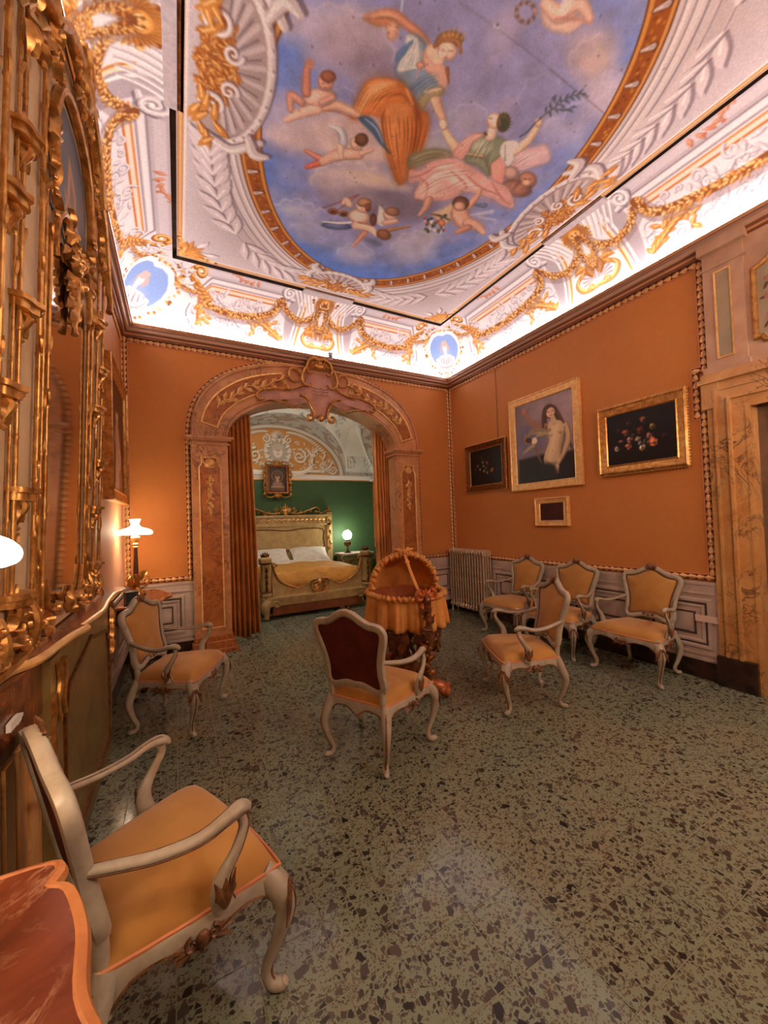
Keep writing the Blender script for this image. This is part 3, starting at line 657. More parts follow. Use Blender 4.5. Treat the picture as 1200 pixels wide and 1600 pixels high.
    for i in range(12): cv.line([(545,130),(545+60*math.cos(i*.36-1.9), 115+62*math.sin(i*.36-1.9))], [16,2], (70,74,52), 2)
    cv.line([(470,92),(484,96)], 5, (96,60,48)); cv.line([(462,126),(474,130)], 6, (186,80,70)); cv.line([(458,108),(466,118)], 4, (190,130,110)); cv.ell(478, 122, 12, 10, (234,166,146), 0, 6, .7)
    cv.line([(112,570),(92,620),(58,664)], [44,36,16], (196,140,114), 4)
    cv.line([(645,202),(690,172),(735,122),(770,92)], 7, (56,56,66))
    zone(*B_)
    cv.line([(765,690),(850,632),(930,568),(1030,545)], [8,7,6,3], (88,82,80))
    for (x, y, a) in ((800,660,-95),(815,650,60),(835,640,-120),(845,632,40),(860,625,-80),(880,612,30),(890,600,-110),(905,588,20),(915,580,-70),(935,566,25),(950,560,-60),(970,556,35),(990,550,-50),(1005,548,15),(850,600,-90),(835,590,-70),(870,640,10),(900,645,-5),(920,640,15),(940,632,-15)):
        r = math.radians(a); cv.line([(x,y),(x+20*math.cos(r),y+20*math.sin(r)),(x+42*math.cos(r+.2),y+42*math.sin(r+.2))], [4,11,1], (66,74,84))
    zone(*D_)
    folds([(40,470),(120,380),(260,345)], [(60,550),(200,470),(420,440)], 6, (214,156,140), 11); folds([(90,550),(220,500),(330,430)], [(300,520),(430,520),(590,600)], 8, (214,156,140), 11); folds([(345,330),(400,250),(440,205)], [(460,400),(490,300),(530,240)], 6, (130,130,102), 8); folds([(590,370),(680,300),(790,260)], [(640,390),(720,370),(800,340)], 4, (200,160,156), 9); folds([(10,330),(100,295),(190,290)], [(10,375),(120,340),(240,320)], 4, (124,114,82), 8); folds([(262,300),(310,240),(380,195)], [(300,325),(340,280),(400,215)], 3, (216,148,132), 7)
    # cornucopia putto
    zone(*D_)
    cv.poly([(128,652),(200,620),(254,588),(244,680),(192,724),(160,690)], (188,158,124), 5); cv.line([(130,655),(180,665),(235,690)], [6,16,8], (110,76,56), 5)
    for i in range(34): cv.ell(150+rnd.uniform(-70,60), 715+rnd.uniform(-55,45), rnd.uniform(7,15), rnd.uniform(7,13), rnd.choice(((196,106,72),(206,196,196),(84,88,72),(170,60,50),(150,140,150),(60,64,60))), 0, 3, .9)
    cv.ell(190, 708, 18, 18, (206,112,70), 0, 3)
    cv.line([(290,640),(310,690),(340,730)], [84,90,60], (206,146,118), 4); cv.line([(270,660),(300,700)], [24,20], (230,182,156), 8, .8); cv.line([(345,705),(400,730),(436,768)], [62,52,22], (210,152,126), 3); cv.line([(340,735),(280,762)], [44,26], (190,126,102), 3); cv.line([(345,610),(390,560),(415,520)], [44,32,18], (200,140,114), 3); cv.ell(300, 592, 46, 38, (106,66,46), 0, 6); cv.ell(292, 610, 32, 26, (198,142,116), 0, 5)
    cv.line([(390,600),(440,606)], [14,24], (96,104,130), 6); cv.line([(360,660),(480,640)], [10,26], (190,184,192), 8, .8); cv.line([(400,670),(500,690)], [8,14], (180,174,184), 6, .8)
    # cracks and nails in the canvas
    zone(*B_)
    cv.line([(290,10),(420,100),(640,260),(830,410)], 3, (92,86,104), al=.7); cv.line([(830,410),(960,520),(1040,580),(1170,690)], 3, (80,66,74), al=.8); cv.ell(510, 155, 22, 12, (186,178,196), 30, 6, .8); cv.ell(515, 146, 6, 5, (50,46,50))
    cv.line, cv.ell, cv.poly = L0, E0, P0
    cv.a = np.where(m, np.clip((cv.a*.86+.14*cv.a.mean(-1, keepdims=True))*np.array((.93,1.0,1.06)), 0, 1), cv.a); br = fbm((cv.H, cv.W), 16, 31, 4); br2 = fbm((cv.H, cv.W), 5, 33, 2); cv.a = np.where(m, np.clip(cv.a*(.86+.22*br+.06*br2)[...,None]*1.24, 0, 1), cv.a)
    cv.f = None
    for i in range(70): cv.dot(rnd.uniform(.8,3), rnd.uniform(1.2,4.1), .006, (70,64,84), .6)
    # gilt band, beads and ornaments of the oval frame
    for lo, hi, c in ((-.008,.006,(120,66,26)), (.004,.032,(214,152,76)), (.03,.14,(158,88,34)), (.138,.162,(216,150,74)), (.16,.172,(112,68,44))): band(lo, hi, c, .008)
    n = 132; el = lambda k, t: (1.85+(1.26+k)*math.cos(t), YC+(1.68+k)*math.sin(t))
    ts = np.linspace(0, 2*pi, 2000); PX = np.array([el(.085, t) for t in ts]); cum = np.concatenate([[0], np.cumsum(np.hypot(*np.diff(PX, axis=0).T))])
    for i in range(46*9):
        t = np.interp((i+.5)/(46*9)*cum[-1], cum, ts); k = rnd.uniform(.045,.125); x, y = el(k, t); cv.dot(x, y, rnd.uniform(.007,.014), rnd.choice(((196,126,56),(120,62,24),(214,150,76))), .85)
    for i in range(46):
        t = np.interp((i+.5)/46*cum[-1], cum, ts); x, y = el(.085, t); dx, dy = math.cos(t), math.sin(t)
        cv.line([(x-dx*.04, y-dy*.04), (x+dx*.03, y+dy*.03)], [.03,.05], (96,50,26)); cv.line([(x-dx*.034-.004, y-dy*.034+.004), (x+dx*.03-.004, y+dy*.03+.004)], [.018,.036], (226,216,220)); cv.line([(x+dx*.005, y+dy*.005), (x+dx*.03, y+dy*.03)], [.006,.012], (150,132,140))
    # laurel sprays in the four corners
    for sx in (-1, 1):
        for sy in (-1, 1):
            P = [(XC+sx*q[0], YC+sy*q[1]) for q in ((.62,1.93),(.9,1.86),(1.2,1.62),(1.42,1.3),(1.52,.95),(1.56,.72))]
            P = cr(P, 8); cv.line(P, .012, (132,118,128), k=1); cv.line([(p[0]-.003, p[1]+.004) for p in P], .007, (226,218,222), k=1)
            for i in range(3, len(P)-1, 3):
                a = math.atan2(P[i+1][1]-P[i][1], P[i+1][0]-P[i][0])
                if i < 18: a += pi
                for s in (-1, 1): cv.leaf(P[i][0], P[i][1], a+s*.55, .27, .085, STONE)
    # gilt border line of the panel and corner acanthus
    cv.f = None
    x0, x1, y1 = .045, 3.645, 4.737
    for (w_, c, i) in ((.012,(150,96,52),.012), (.02,(222,166,92),.03), (.008,(150,100,64),.045), (.014,(238,224,214),.06)):
        for q in ([(x0+i,-.2),(x0+i,y1-i)], [(x1-i,-.2),(x1-i,y1-i)], [(x0+i,y1-i),(x1-i,y1-i)]): cv.line(q, w_, c, k=1)
    for sx in (-1, 1):
        cx, cy = XC+sx*1.66, 4.60
        for i in range(90):
            a, b = rnd.random(), rnd.random(); u, v = a*.42*(1-b), b*.42*(1-a)
            cv.dot(cx+.12*sx-sx*u, cy+.1-v, rnd.uniform(.012,.026), rnd.choice(GOLDT[:3]+((240,200,130),)), .9)
        for k in range(7): cv.leaf(cx+.08*sx, cy+.06, (pi if sx > 0 else 0)+sx*(k*.26-.1), .2+.05*(k % 2), .06, (GOLDT[0], GOLDT[1], GOLDT[3]))
        cv.leaf(cx-.06*sx, cy-.1, (pi if sx > 0 else 0)+sx*.9, .16, .06, WHT); cv.leaf(cx-.12*sx, cy-.0, (pi if sx > 0 else 0)+sx*.2, .16, .06, WHT)
    # shells on the axes
    def shell(cx, cy, ax, ay, sc_):    # (ax, ay): unit vector towards the oval
        tx, ty = -ay, ax
        P = lambda u, v: (cx+tx*u*sc_+ax*v*sc_, cy+ty*u*sc_+ay*v*sc_)
        rim = [P(.52*math.cos(t), .02+.30*math.sin(t)) for t in np.linspace(-.1, pi+.1, 15)]
        cv.poly([P(-.5,-.12)]+rim[::-1]+[P(.5,-.12)], (176,160,160), k=1)
        for t in np.linspace(.15, pi-.15, 11): cv.line([P(.1*math.cos(t), .02), P(.44*math.cos(t), .03+.24*math.sin(t))], [.01,.035], (206,196,200)); cv.line([P(.12*math.cos(t+.1), .02), P(.42*math.cos(t+.12), .03+.22*math.sin(t+.12))], [.004,.012], (128,112,120))
        for i in range(330):
            t = rnd.uniform(.02, pi-.02); q = rnd.uniform(0, .70); p = P(.46*q*math.cos(t)*1.05, -.10+.27*q*math.sin(t)); a = rnd.uniform(0, 6.3)
            cv.leaf(p[0], p[1], a, rnd.uniform(.04,.09), .03, (GOLDT[0], rnd.choice(((178,108,46),(204,138,66),(160,92,40))), GOLDT[3]))
        cv.relief(rim, .055, WHT, k=1)
        for i, q in enumerate(rim): cv.dot(q[0]-.006, q[1]+.008, .02, (246,242,242)); cv.dot(q[0]+.014, q[1]-.014, .012, (170,154,160))
        for s in (-1, 1):
            c = P(s*.26, -.02); a0 = math.atan2(-ay, -ax)
            cv.spiral(c[0], c[1], .085*sc_, 1.4, a0, s, .035*sc_, WHT); c = P(s*.12, .07); cv.spiral(c[0], c[1], .06*sc_, 1.3, a0+pi, -s, .03*sc_, WHT)
            cv.relief([P(s*.5,-.06), P(s*.56,.12), P(s*.48,.24), P(s*.40,.33)], [.05,.08,.05], WHT)
            cv.relief([P(s*.40,.24), P(s*.52,.30), P(s*.50,.40)], [.05,.09,.04], WHT)
            for k in range(9): q = P(s*(.16+.045*k), -.11+.05*(k % 3)); cv.leaf(q[0], q[1], math.atan2(ty*s, tx*s)+s*rnd.uniform(-.9,.9), .15, .055, (GOLDT[0], GOLDT[1], GOLDT[3]))
    shell(.30, YC+.06, 1, 0, 1.); shell(3.40, YC-.06, -1, 0, .95); shell(1.85, 4.50, 0, -1, .72); shell(1.85, .66, 0, 1, .72)
    return cv

# ---- cove decoration, half a wall (a = distance from the wall's middle, v = height along the curve), mirrored
def paint_cove(half, seed):
    rg_ = random.Random(seed); cv = Cv(-.1, 0, half+.12, 1.0, .0066, (228,222,226))
    cv.f = lambda x, y: (x, y if y < .6 else .6+(y-.6)*1.5)
    f = fbm((cv.H, cv.W), 30, seed); cv.a *= (1-.05*np.clip(f-.4, 0, 1))[...,None]
    G, OR = GREYT, (206,132,70)
    # upper mouldings and grey panel strip
    e = half-.86
    cv.poly([(-.1,.86),(half-.3,.86),(half-.5,.74),(-.1,.74)], (216,208,212), k=1)
    cv.poly([(.55,.835),(e,.835),(e,.735),(.55,.735)], (188,176,184), k=1); cv.poly([(.60,.815),(e-.05,.815),(e-.05,.755),(.60,.755)], (206,196,202), k=1)
    for q, c in ((.728,(150,136,144)), (.70,(232,226,228)), (.678,(166,152,160)), (.655,(214,140,78)), (.635,(240,214,186)), (.617,(196,118,60))):
        cv.line([(.5,q),(e-.12,q),(e+.02,q-.13),(e+.05,.2)], .017, c, k=1)
    m_ = (.55+e)/2
    for i in range(-3, 4): cv.leaf(m_+i*.05, .785+.01*abs(i), .6*i, .07, .03, ((150,84,60),(206,140,108),(232,180,150)))
    cv.dot(m_, .775, .022, (206,130,96)); cv.dot(m_+.06, .76, .016, (196,112,80)); cv.dot(m_-.06, .765, .016, (196,112,80))
    # field of grey scrolls
    for i in range(56):
        x, y = rg_.uniform(.56, e-.06), rg_.uniform(.14, .60)
        cv.spiral(x, y, rg_.uniform(.03,.07), 1.2, rg_.uniform(0, 6), rg_.choice((-1,1)), .02, ((128,114,128),(196,186,194),(240,236,238)))
    for i in range(90):
        cv.leaf(rg_.uniform(.55, e+.1), rg_.uniform(.10, .6), rg_.uniform(0, 6.28), rg_.uniform(.07,.13), .035, ((120,104,118),(210,202,208),(246,243,245)))
    # middle pedestal with mask and shell
    cv.poly([(-.1,.83),(.27,.83),(.30,.60),(.39,.18),(-.1,.18)], (232,226,228), k=1)
    cv.poly([(.30,.83),(.42,.80),(.5,.5),(.50,.16),(.40,.16),(.33,.5)], (178,166,174), k=1)
    for o, c in ((0,(206,136,66)), (.022,(244,220,180)), (.05,(170,156,164)), (.075,(246,242,244))): cv.line([(.24+o,.70),(.27+o,.5),(.345+o,.16)], .018, c)
    for k in range(6): cv.line([(.05+.05*k,.62),(.16+.055*k,.83)], [.012,.03], (196,184,192)); cv.line([(.062+.05*k,.62),(.17+.055*k,.83)], [.006,.016], (250,248,248))
    cv.relief([(.42,.70),(.50,.72),(.56,.78),(.50,.835)], [.03,.05,.03], WHT); cv.spiral(.50, .76, .075, 1.7, 2.2, -1, .034, WHT); cv.dot(.50, .76, .016, (250,248,248))
    for t in np.linspace(-.1, pi/2, 6): cv.line([(.0,.27), (.17*math.cos(t), .28+.13*math.sin(t))], [.02,.06], (224,216,220)); cv.line([(.01,.27), (.165*math.cos(t-.13), .28+.125*math.sin(t-.13))], [.006,.016], (150,136,146))
    cv.relief([(.0,.20),(.10,.19),(.19,.22),(.23,.30),(.18,.36)], [.03,.04,.03], (GOLDT[0],GOLDT[1],GOLDT[3])); cv.spiral(.08, .205, .04, 1.2, 0, 1, .018, (GOLDT[0],GOLDT[1],GOLDT[3]))
    for i in range(70): cv.dot(abs(rg_.gauss(0, .085))-.03, .745+rg_.uniform(-.085,.06), rg_.uniform(.012,.024), rg_.choice(GOLDT[:3]+((244,206,136),)), .9)
    for i in range(16): cv.leaf(.02, .72, -.5+i*.24, .12, .035, (GOLDT[0],GOLDT[1],GOLDT[3]))
    cv.dot(0, .74, .06, (222,160,84)); cv.dot(-.01, .75, .03, (240,196,124), .7); cv.dot(.022, .748, .008, (120,66,30)); cv.dot(-.022, .748, .008, (120,66,30)); cv.line([(-.02,.715),(.02,.715)], .008, (130,70,34))
    for i in range(24): cv.leaf(.02+rg_.uniform(-.05,.12), .45+rg_.uniform(-.08,.1), rg_.uniform(-2.2,.2), .10, .035, (GOLDT[0],GOLDT[1],GOLDT[3]))
    # acanthus consoles
    for (x, s) in ((.56, 1),):
        GG = (GOLDT[0],GOLDT[1],GOLDT[3]); cv.relief([(x,.20),(x+.10,.26),(x+.14,.36),(x+.06,.40)], [.02,.03,.015], GG); cv.relief([(x+.12,.36),(x+.26,.40),(x+.36,.32),(x+.33,.22)], [.02,.026,.012], GG)
        for (px_, py_, a_) in ((.0,.2,2.2),(.03,.21,1.4),(.07,.24,.2),(.10,.27,2.4),(.13,.31,-.2),(.14,.36,1.2),(.10,.39,2.6),(.18,.385,1.0),(.22,.395,-.9),(.27,.395,.9),(.31,.37,-1.8),(.35,.33,.3),(.36,.29,-2.4),(.34,.24,-.8)): cv.leaf(x+px_, py_, a_, .085, .036, GG)
        cv.spiral(x+.25, .24, .075, 1.6, 1.6, -1, .024, WHT)
        for k in range(8): cv.leaf(x+.04*k, .2+.03*k, 1.2-.2*k, .11, .04, (GOLDT[0],GOLDT[1],GOLDT[3]))
    # garland swags
    sw = half-.92
    cv.garland([(.02,.72),(.09,.60),(.25,.50),(.42,.54),(.57,.67)], .085, GOLDT, rg_)
    md = (.57+sw)/2
    cv.garland([(.57,.68),(.70,.50),(md,.405),(sw-.12,.42),(sw,.50)], .095, GOLDT, rg_)
    cv.garland([(.06,.66),(.05,.5),(.02,.38)], .05, GOLDT, rg_)
    # corner: gilt C-scroll, ribbons, leaf bunch
    s0 = sw
    GG = (GOLDT[0],GOLDT[1],GOLDT[3]); cv.relief([(s0-.02,.50),(s0+.03,.60),(s0+.12,.66),(s0+.16,.76),(s0+.08,.82)], [.03,.05,.045,.03], GG)
    for k in range(12): cv.leaf(s0-.02+.014*k, .48+.02*k, (2.6 if k % 2 else -.2)+.1*k, .09, .035, GG); cv.spiral(s0+.06, .765, .065, 1.5, .6, 1, .035, (GOLDT[0],GOLDT[1],GOLDT[3])); cv.dot(s0+.06, .765, .02, (246,242,240))
    cv.relief([(s0+.0,.48),(s0+.08,.36),(s0+.05,.2)], [.025,.03,.012], GG)
    for k in range(8): cv.leaf(s0+.03+.04*math.sin(k), .46-.03*k, -1.6+(.9 if k % 2 else -.9), .09, .034, GG); cv.relief([(s0+.16,.42),(s0+.20,.30),(s0+.14,.16)], [.03,.035,.02], WHT)
    for i in range(26): cv.leaf(s0+.24+rg_.uniform(-.06,.06), .70+rg_.uniform(-.1,.08), rg_.uniform(0, 6.3), .08, .028, WHT)
    cv.spiral(s0+.22, .20, .06, 1.4, 1.4, 1, .02, ((164,150,160),(206,198,206),(244,242,244)))
    cv.garland([(s0+.12,.56),(s0+.30,.62),(s0+.36,.72)], .05, GOLDT, rg_)
    # medallion on the corner line
    vm = lambda y: y if y < .6 else .6+(y-.6)*1.5
    _p = np.linspace(0, pi/2, 300); _a = np.concatenate([[0], np.cumsum(np.hypot(np.diff(AI*(1-np.cos(_p))), np.diff(BH*np.sin(_p))))])
    cv.f = lambda x, y: (x+.15-float(np.interp(vm(y), _a, AI*(1-np.cos(_p)))), vm(y))
    mx, my = half-.15, .46
    for i in range(80):
        t = rg_.random()*2*pi; r = rg_.uniform(.94, 1.12); cv.dot(mx+.40*r*math.cos(t), my+.30*r*math.sin(t), rg_.uniform(.012,.022), rg_.choice(GOLDT[:3]+((244,206,136),)), .9)
    cv.ell(mx, my, .375, .285, (176,156,150)); cv.ell(mx-.005, my+.004, .368, .28, (248,242,240)); cv.ell(mx, my, .325, .25, (132,160,214)); cv.ell(mx+.08, my-.05, .2, .17, (158,182,224), 0, .06, .8)
    bust(cv, mx+.02, my-.01)
    return cv
def bust(cv, mx, my):
    W_ = lambda *p: [(mx+x, my+y) for x, y in p]
    cv.poly(W_((-.24,-.20),(-.20,-.08),(-.10,-.01),(0,.0),(.10,-.01),(.20,-.08),(.24,-.20),(.12,-.235),(0,-.245),(-.12,-.235)), (226,220,224))
    for s in (-1, 1):
        for k in range(4): cv.line(W_((s*(.03+.045*k),-.02-.012*k),(s*(.02+.055*k),-.12),(s*(.05+.05*k),-.22)), [.006,.016,.006], (158,142,160))
        cv.line(W_((s*.21,-.10),(s*.14,-.17),(0,-.15)), [.045,.05,.03], (236,222,220)); cv.line(W_((s*.21,-.125),(s*.14,-.195),(0,-.172)), [.006,.012,.008], (168,140,146))
        cv.line(W_((s*.06,.17),(s*.095,.11),(s*.085,.05)), [.03,.045,.02], (186,166,164)); cv.line(W_((s*.018,.118),(s*.045,.12)), .009, (140,112,116))
    cv.line(W_((0,.05),(0,-.02)), .075, (222,212,214)); cv.ell(mx, my+.105, .07, .075, (238,230,230)); cv.ell(mx, my+.165, .085, .04, (192,174,170)); cv.line(W_((0,.11),(0,.085)), .008, (186,160,160)); cv.line(W_((-.018,.062),(.018,.062)), .009, (186,120,120)); cv.ell(mx+.03, my+.09, .03, .05, (214,196,200), 0, .02, .7)
# ------------------------------------------------------------------ structure: floor
TS = .25
flo = B().box(L-.3, R+.3, Y0-.2, 5.72, -.12, -.0014).box(-1.3, 4.6, 5.72, 9.0, -.12, -.0014).build('floor', MT['joint'], smooth=False)
tag(flo, 'grey-green terrazzo tile floor running into the bed alcove', 'floor', kind='structure')
tb = B(); g = .0011; e_ = .0012
tb.add([(x*(TS/2-g), y*(TS/2-g), -.006) for x, y in ((-1,-1),(1,-1),(1,1),(-1,1))]+[(x*(TS/2-g-e_), y*(TS/2-g-e_), 0) for x, y in ((-1,-1),(1,-1),(1,1),(-1,1))],
       [(4,5,6,7),(0,1,5,4),(1,2,6,5),(2,3,7,6),(3,0,4,7)])
tile0 = tb.build('tile', MT['terrazzo'], flo, smooth=False)
cells = []
for i in range(-24, 22):
    for j in range(-4, 40):
        x, y = 1.713+TS/2+i*TS, .985+TS/2+j*TS
        if y > 5.6 and not (-1.2 < x < 4.5 and y < 8.8): continue
        if y <= 5.6 and not (L-.1 < x < R+.2): continue
        v = Vector((x, y, 0))-EYE; d = v.dot(CF)
        if d < .2: vis = False
        else:
            u, q = 600+FPX*v.dot(CR)/d, 800-FPX*v.dot(CU)/d; vis = -90 < u < 1290 and q < 1720
        cells.append((0 if vis else 1, v.length, x, y))
cells.sort()
for n_, (vis, dist, x, y) in enumerate(cells[:300]):
    o = tile0 if n_ == 0 else tile0.copy()
    if n_: col.objects.link(o); o.parent = flo
    o.location = (x, y, 0)
far = B()
for (vis, dist, x, y) in cells[300:]:
    far.add([(a+x, b+y, c) for a, b, c in tb.v], tb.f)
far.build('far_tile', MT['terrazzo'], flo, smooth=False, kind='stuff')

# ------------------------------------------------------------------ walls
AX = 1.83; AHI, AHO = 1.25, 1.68; ZS = 2.68         # archway: middle, inner and outer half width, spring height
def arch_in(n=40):
    return [(AX-AHI*math.cos(t), ZS+.62*math.sin(t)) for t in np.linspace(0, pi, n+1)]
def arch_out(n=40, ex=2/2.4):
    return [(AX-AHO*math.copysign(abs(math.cos(t))**ex, math.cos(t)), ZS+1.115*abs(math.sin(t))**ex) for t in np.linspace(0, pi, n+1)]
HT = ZB+.10
wb = B()
def slab(b, poly, y0, y1): b.add([(p[0], y0, p[1]) for p in poly]+[(p[0], y1, p[1]) for p in poly], [tuple(range(len(poly)))[::-1], tuple(range(len(poly), 2*len(poly)))]+[(i, (i+1) % len(poly), len(poly)+(i+1) % len(poly), len(poly)+i) for i in range(len(poly))])
slab(wb, [(L-.3,0),(AX-AHI-.05,0),(AX-AHI-.05,HT),(L-.3,HT)], D, D+.318); slab(wb, [(AX+AHI+.05,0),(R+.3,0),(R+.3,HT),(AX+AHI+.05,HT)], D, D+.318)
ai = [(AX+(p[0]-AX)*1.04, p[1]+.02) for p in arch_in()]
for i in range(40): slab(wb, [ai[i], ai[i+1], (ai[i+1][0], HT), (ai[i][0], HT)], D, D+.32)
wall_back = wb.build('wall_back', MT['fabric'], smooth=False); tag(wall_back, 'orange fabric wall pierced by the wide bedroom archway', 'wall', kind='structure')
YD0, YD1, ZDO = .40, 1.385, 2.56                     # doorway in the picture wall
wr = B().box(R, R+.32, YD1, D+.3, 0, HT).box(R, R+.32, Y0-.2, YD0, 0, HT).box(R, R+.32, YD0, YD1, ZDO, HT)
wall_right = wr.build('wall_right', MT['fabric'], smooth=False); tag(wall_right, 'orange fabric wall hung with four gilt-framed paintings', 'wall', kind='structure')
wall_left = B().box(L-.3, L, Y0-.2, D+.3, 0, HT).build('wall_left', MT['fabric'], smooth=False); tag(wall_left, 'orange fabric wall behind the gilded overmantel mirror', 'wall', kind='structure')
wall_front = B().box(L-.3, R+.3, Y0-.2, Y0, 0, HT).build('wall_front', MT['fabric'], smooth=False); tag(wall_front, 'plain orange fabric wall facing the archway', 'wall', kind='structure')
# ------------------------------------------------------------------ ceiling: cove and painted panel
ceil_ = empty('ceiling', 'painted vaulted ceiling with oval sky fresco and garlanded cove', 'ceiling', kind='structure')
ph = np.linspace(0, pi/2, 600); _i = AI*(1-np.cos(ph)); _z = BH*np.sin(ph)
arc = np.concatenate([[0], np.cumsum(np.hypot(np.diff(_i), np.diff(_z)))]); ARC = arc[-1]
nv_ = 132; vs = np.linspace(0, ARC, nv_); insv = np.interp(vs, arc, _i); zv = ZB+np.interp(vs, arc, _z)
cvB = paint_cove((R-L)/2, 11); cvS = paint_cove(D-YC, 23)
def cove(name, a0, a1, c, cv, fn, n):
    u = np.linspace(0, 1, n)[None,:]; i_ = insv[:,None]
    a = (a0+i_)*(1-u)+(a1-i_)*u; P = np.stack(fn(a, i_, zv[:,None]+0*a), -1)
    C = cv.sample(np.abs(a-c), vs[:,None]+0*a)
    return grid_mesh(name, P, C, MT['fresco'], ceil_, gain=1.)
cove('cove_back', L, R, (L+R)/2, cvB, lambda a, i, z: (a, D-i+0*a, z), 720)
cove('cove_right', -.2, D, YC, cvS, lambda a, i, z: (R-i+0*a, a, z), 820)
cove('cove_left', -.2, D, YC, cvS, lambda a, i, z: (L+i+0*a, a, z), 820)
bq = B()
for k in range(0, nv_-6, 6):
    i0, i1, z0, z1 = insv[k], insv[k+6], zv[k], zv[k+6]
    bq.add([(L+i0-.2, -.2+i0, z0), (R-i0+.2, -.2+i0, z0), (R-i1+.2, -.2+i1, z1), (L+i1-.2, -.2+i1, z1)], [(0,1,2,3)])
bq.box(L, R, Y0, -.19, ZB-.02, ZB+.04)
bq.build('cove_front', MT['plaster'], ceil_)
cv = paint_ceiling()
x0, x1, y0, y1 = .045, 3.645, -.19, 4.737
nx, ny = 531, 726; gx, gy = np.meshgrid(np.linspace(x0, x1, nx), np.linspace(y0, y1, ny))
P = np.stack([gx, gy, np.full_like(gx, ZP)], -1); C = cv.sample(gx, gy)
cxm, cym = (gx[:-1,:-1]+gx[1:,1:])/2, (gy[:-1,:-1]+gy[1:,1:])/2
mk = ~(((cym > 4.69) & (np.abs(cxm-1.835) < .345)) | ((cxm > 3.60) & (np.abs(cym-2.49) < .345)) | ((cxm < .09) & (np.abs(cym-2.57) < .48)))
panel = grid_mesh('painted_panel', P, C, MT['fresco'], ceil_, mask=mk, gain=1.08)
ed = B()        # edge boards round the hung panel and the dark slot above it
ed.box(x0, x0+.03, y0, y1, ZP+.002, ZP+.05).box(x1-.03, x1, y0, y1, ZP+.002, ZP+.05).box(x0, x1, y1-.03, y1, ZP+.002, ZP+.05)
ed.build('panel_edge', MT['golddark'], ceil_, smooth=False)
sl = B().box(L, R, Y0, D, ZP+.09, ZP+.16).box(L, L+.52, Y0, D, ZP+.03, ZP+.09).box(R-.52, R, Y0, D, ZP+.03, ZP+.09).box(L, R, D-.52, D, ZP+.03, ZP+.09)
sl.build('ceiling_slot', MT['slot'], ceil_, smooth=False)
MT['blockpaint'] = plain('cove_block_paint', (190,180,184), (172,160,166), 30, .8)
for q in ((1.49, 2.18, 4.728, 4.84), (3.636, 3.72, 2.145, 2.835), (-.03, .052, 2.09, 3.05)):
    B().box(*q, ZP-.008, ZP+.015).build('cove_block', MT['blockpaint'], ceil_, smooth=False)
# ------------------------------------------------------------------ cornice with hidden light strips
cpro = [(0,ZT-.0),(.03,ZT),(.035,ZT+.02),(.055,ZT+.025),(.06,ZT+.045),(.09,ZT+.06),(.10,ZT+.08),(.125,ZT+.088),(.13,ZT+.112),(.14,ZT+.116),(.14,ZT+.132),(.0,ZT+.132)]
def cornice(name, path, n_, label):
    b = B(); k = len(cpro); V = []; F = []
    for fn in path:
        for (u, z) in cpro: V.append((*fn(u), z))
    for j in range(k): F.append((j, (j+1) % k, k+(j+1) % k, k+j))
    F += [tuple(range(k)), tuple(range(2*k-1, k-1, -1))]
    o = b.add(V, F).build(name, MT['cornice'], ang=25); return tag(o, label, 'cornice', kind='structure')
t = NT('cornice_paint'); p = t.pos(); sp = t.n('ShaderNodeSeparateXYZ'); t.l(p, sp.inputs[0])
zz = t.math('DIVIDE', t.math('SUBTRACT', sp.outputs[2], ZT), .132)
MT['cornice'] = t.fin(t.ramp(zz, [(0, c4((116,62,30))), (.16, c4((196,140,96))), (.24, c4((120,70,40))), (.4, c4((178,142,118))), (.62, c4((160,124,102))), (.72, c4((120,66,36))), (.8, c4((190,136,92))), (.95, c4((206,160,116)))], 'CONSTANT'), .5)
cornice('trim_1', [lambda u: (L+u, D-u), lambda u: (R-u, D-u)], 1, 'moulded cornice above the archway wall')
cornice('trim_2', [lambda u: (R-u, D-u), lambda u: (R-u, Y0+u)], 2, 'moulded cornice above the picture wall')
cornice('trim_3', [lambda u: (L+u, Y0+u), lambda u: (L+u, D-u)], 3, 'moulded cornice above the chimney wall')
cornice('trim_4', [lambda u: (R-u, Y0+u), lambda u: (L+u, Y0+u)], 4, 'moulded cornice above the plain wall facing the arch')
zl = ZT+.133
for nm, bx_ in (('archway', (L+.2, R-.2, D-.138, D-.112)), ('picture', (R-.138, R-.112, Y0+.2, D-.2)), ('chimney', (L+.112, L+.138, Y0+.2, D-.2)), ('plain front', (L+.2, R-.2, Y0+.112, Y0+.138))):
    o = B().box(*bx_, zl+.002, zl+.012).build('light_strip', MT['led'], smooth=False)
    tag(o, 'glowing light strip lying on top of the %s wall cornice' % nm, 'light strip')
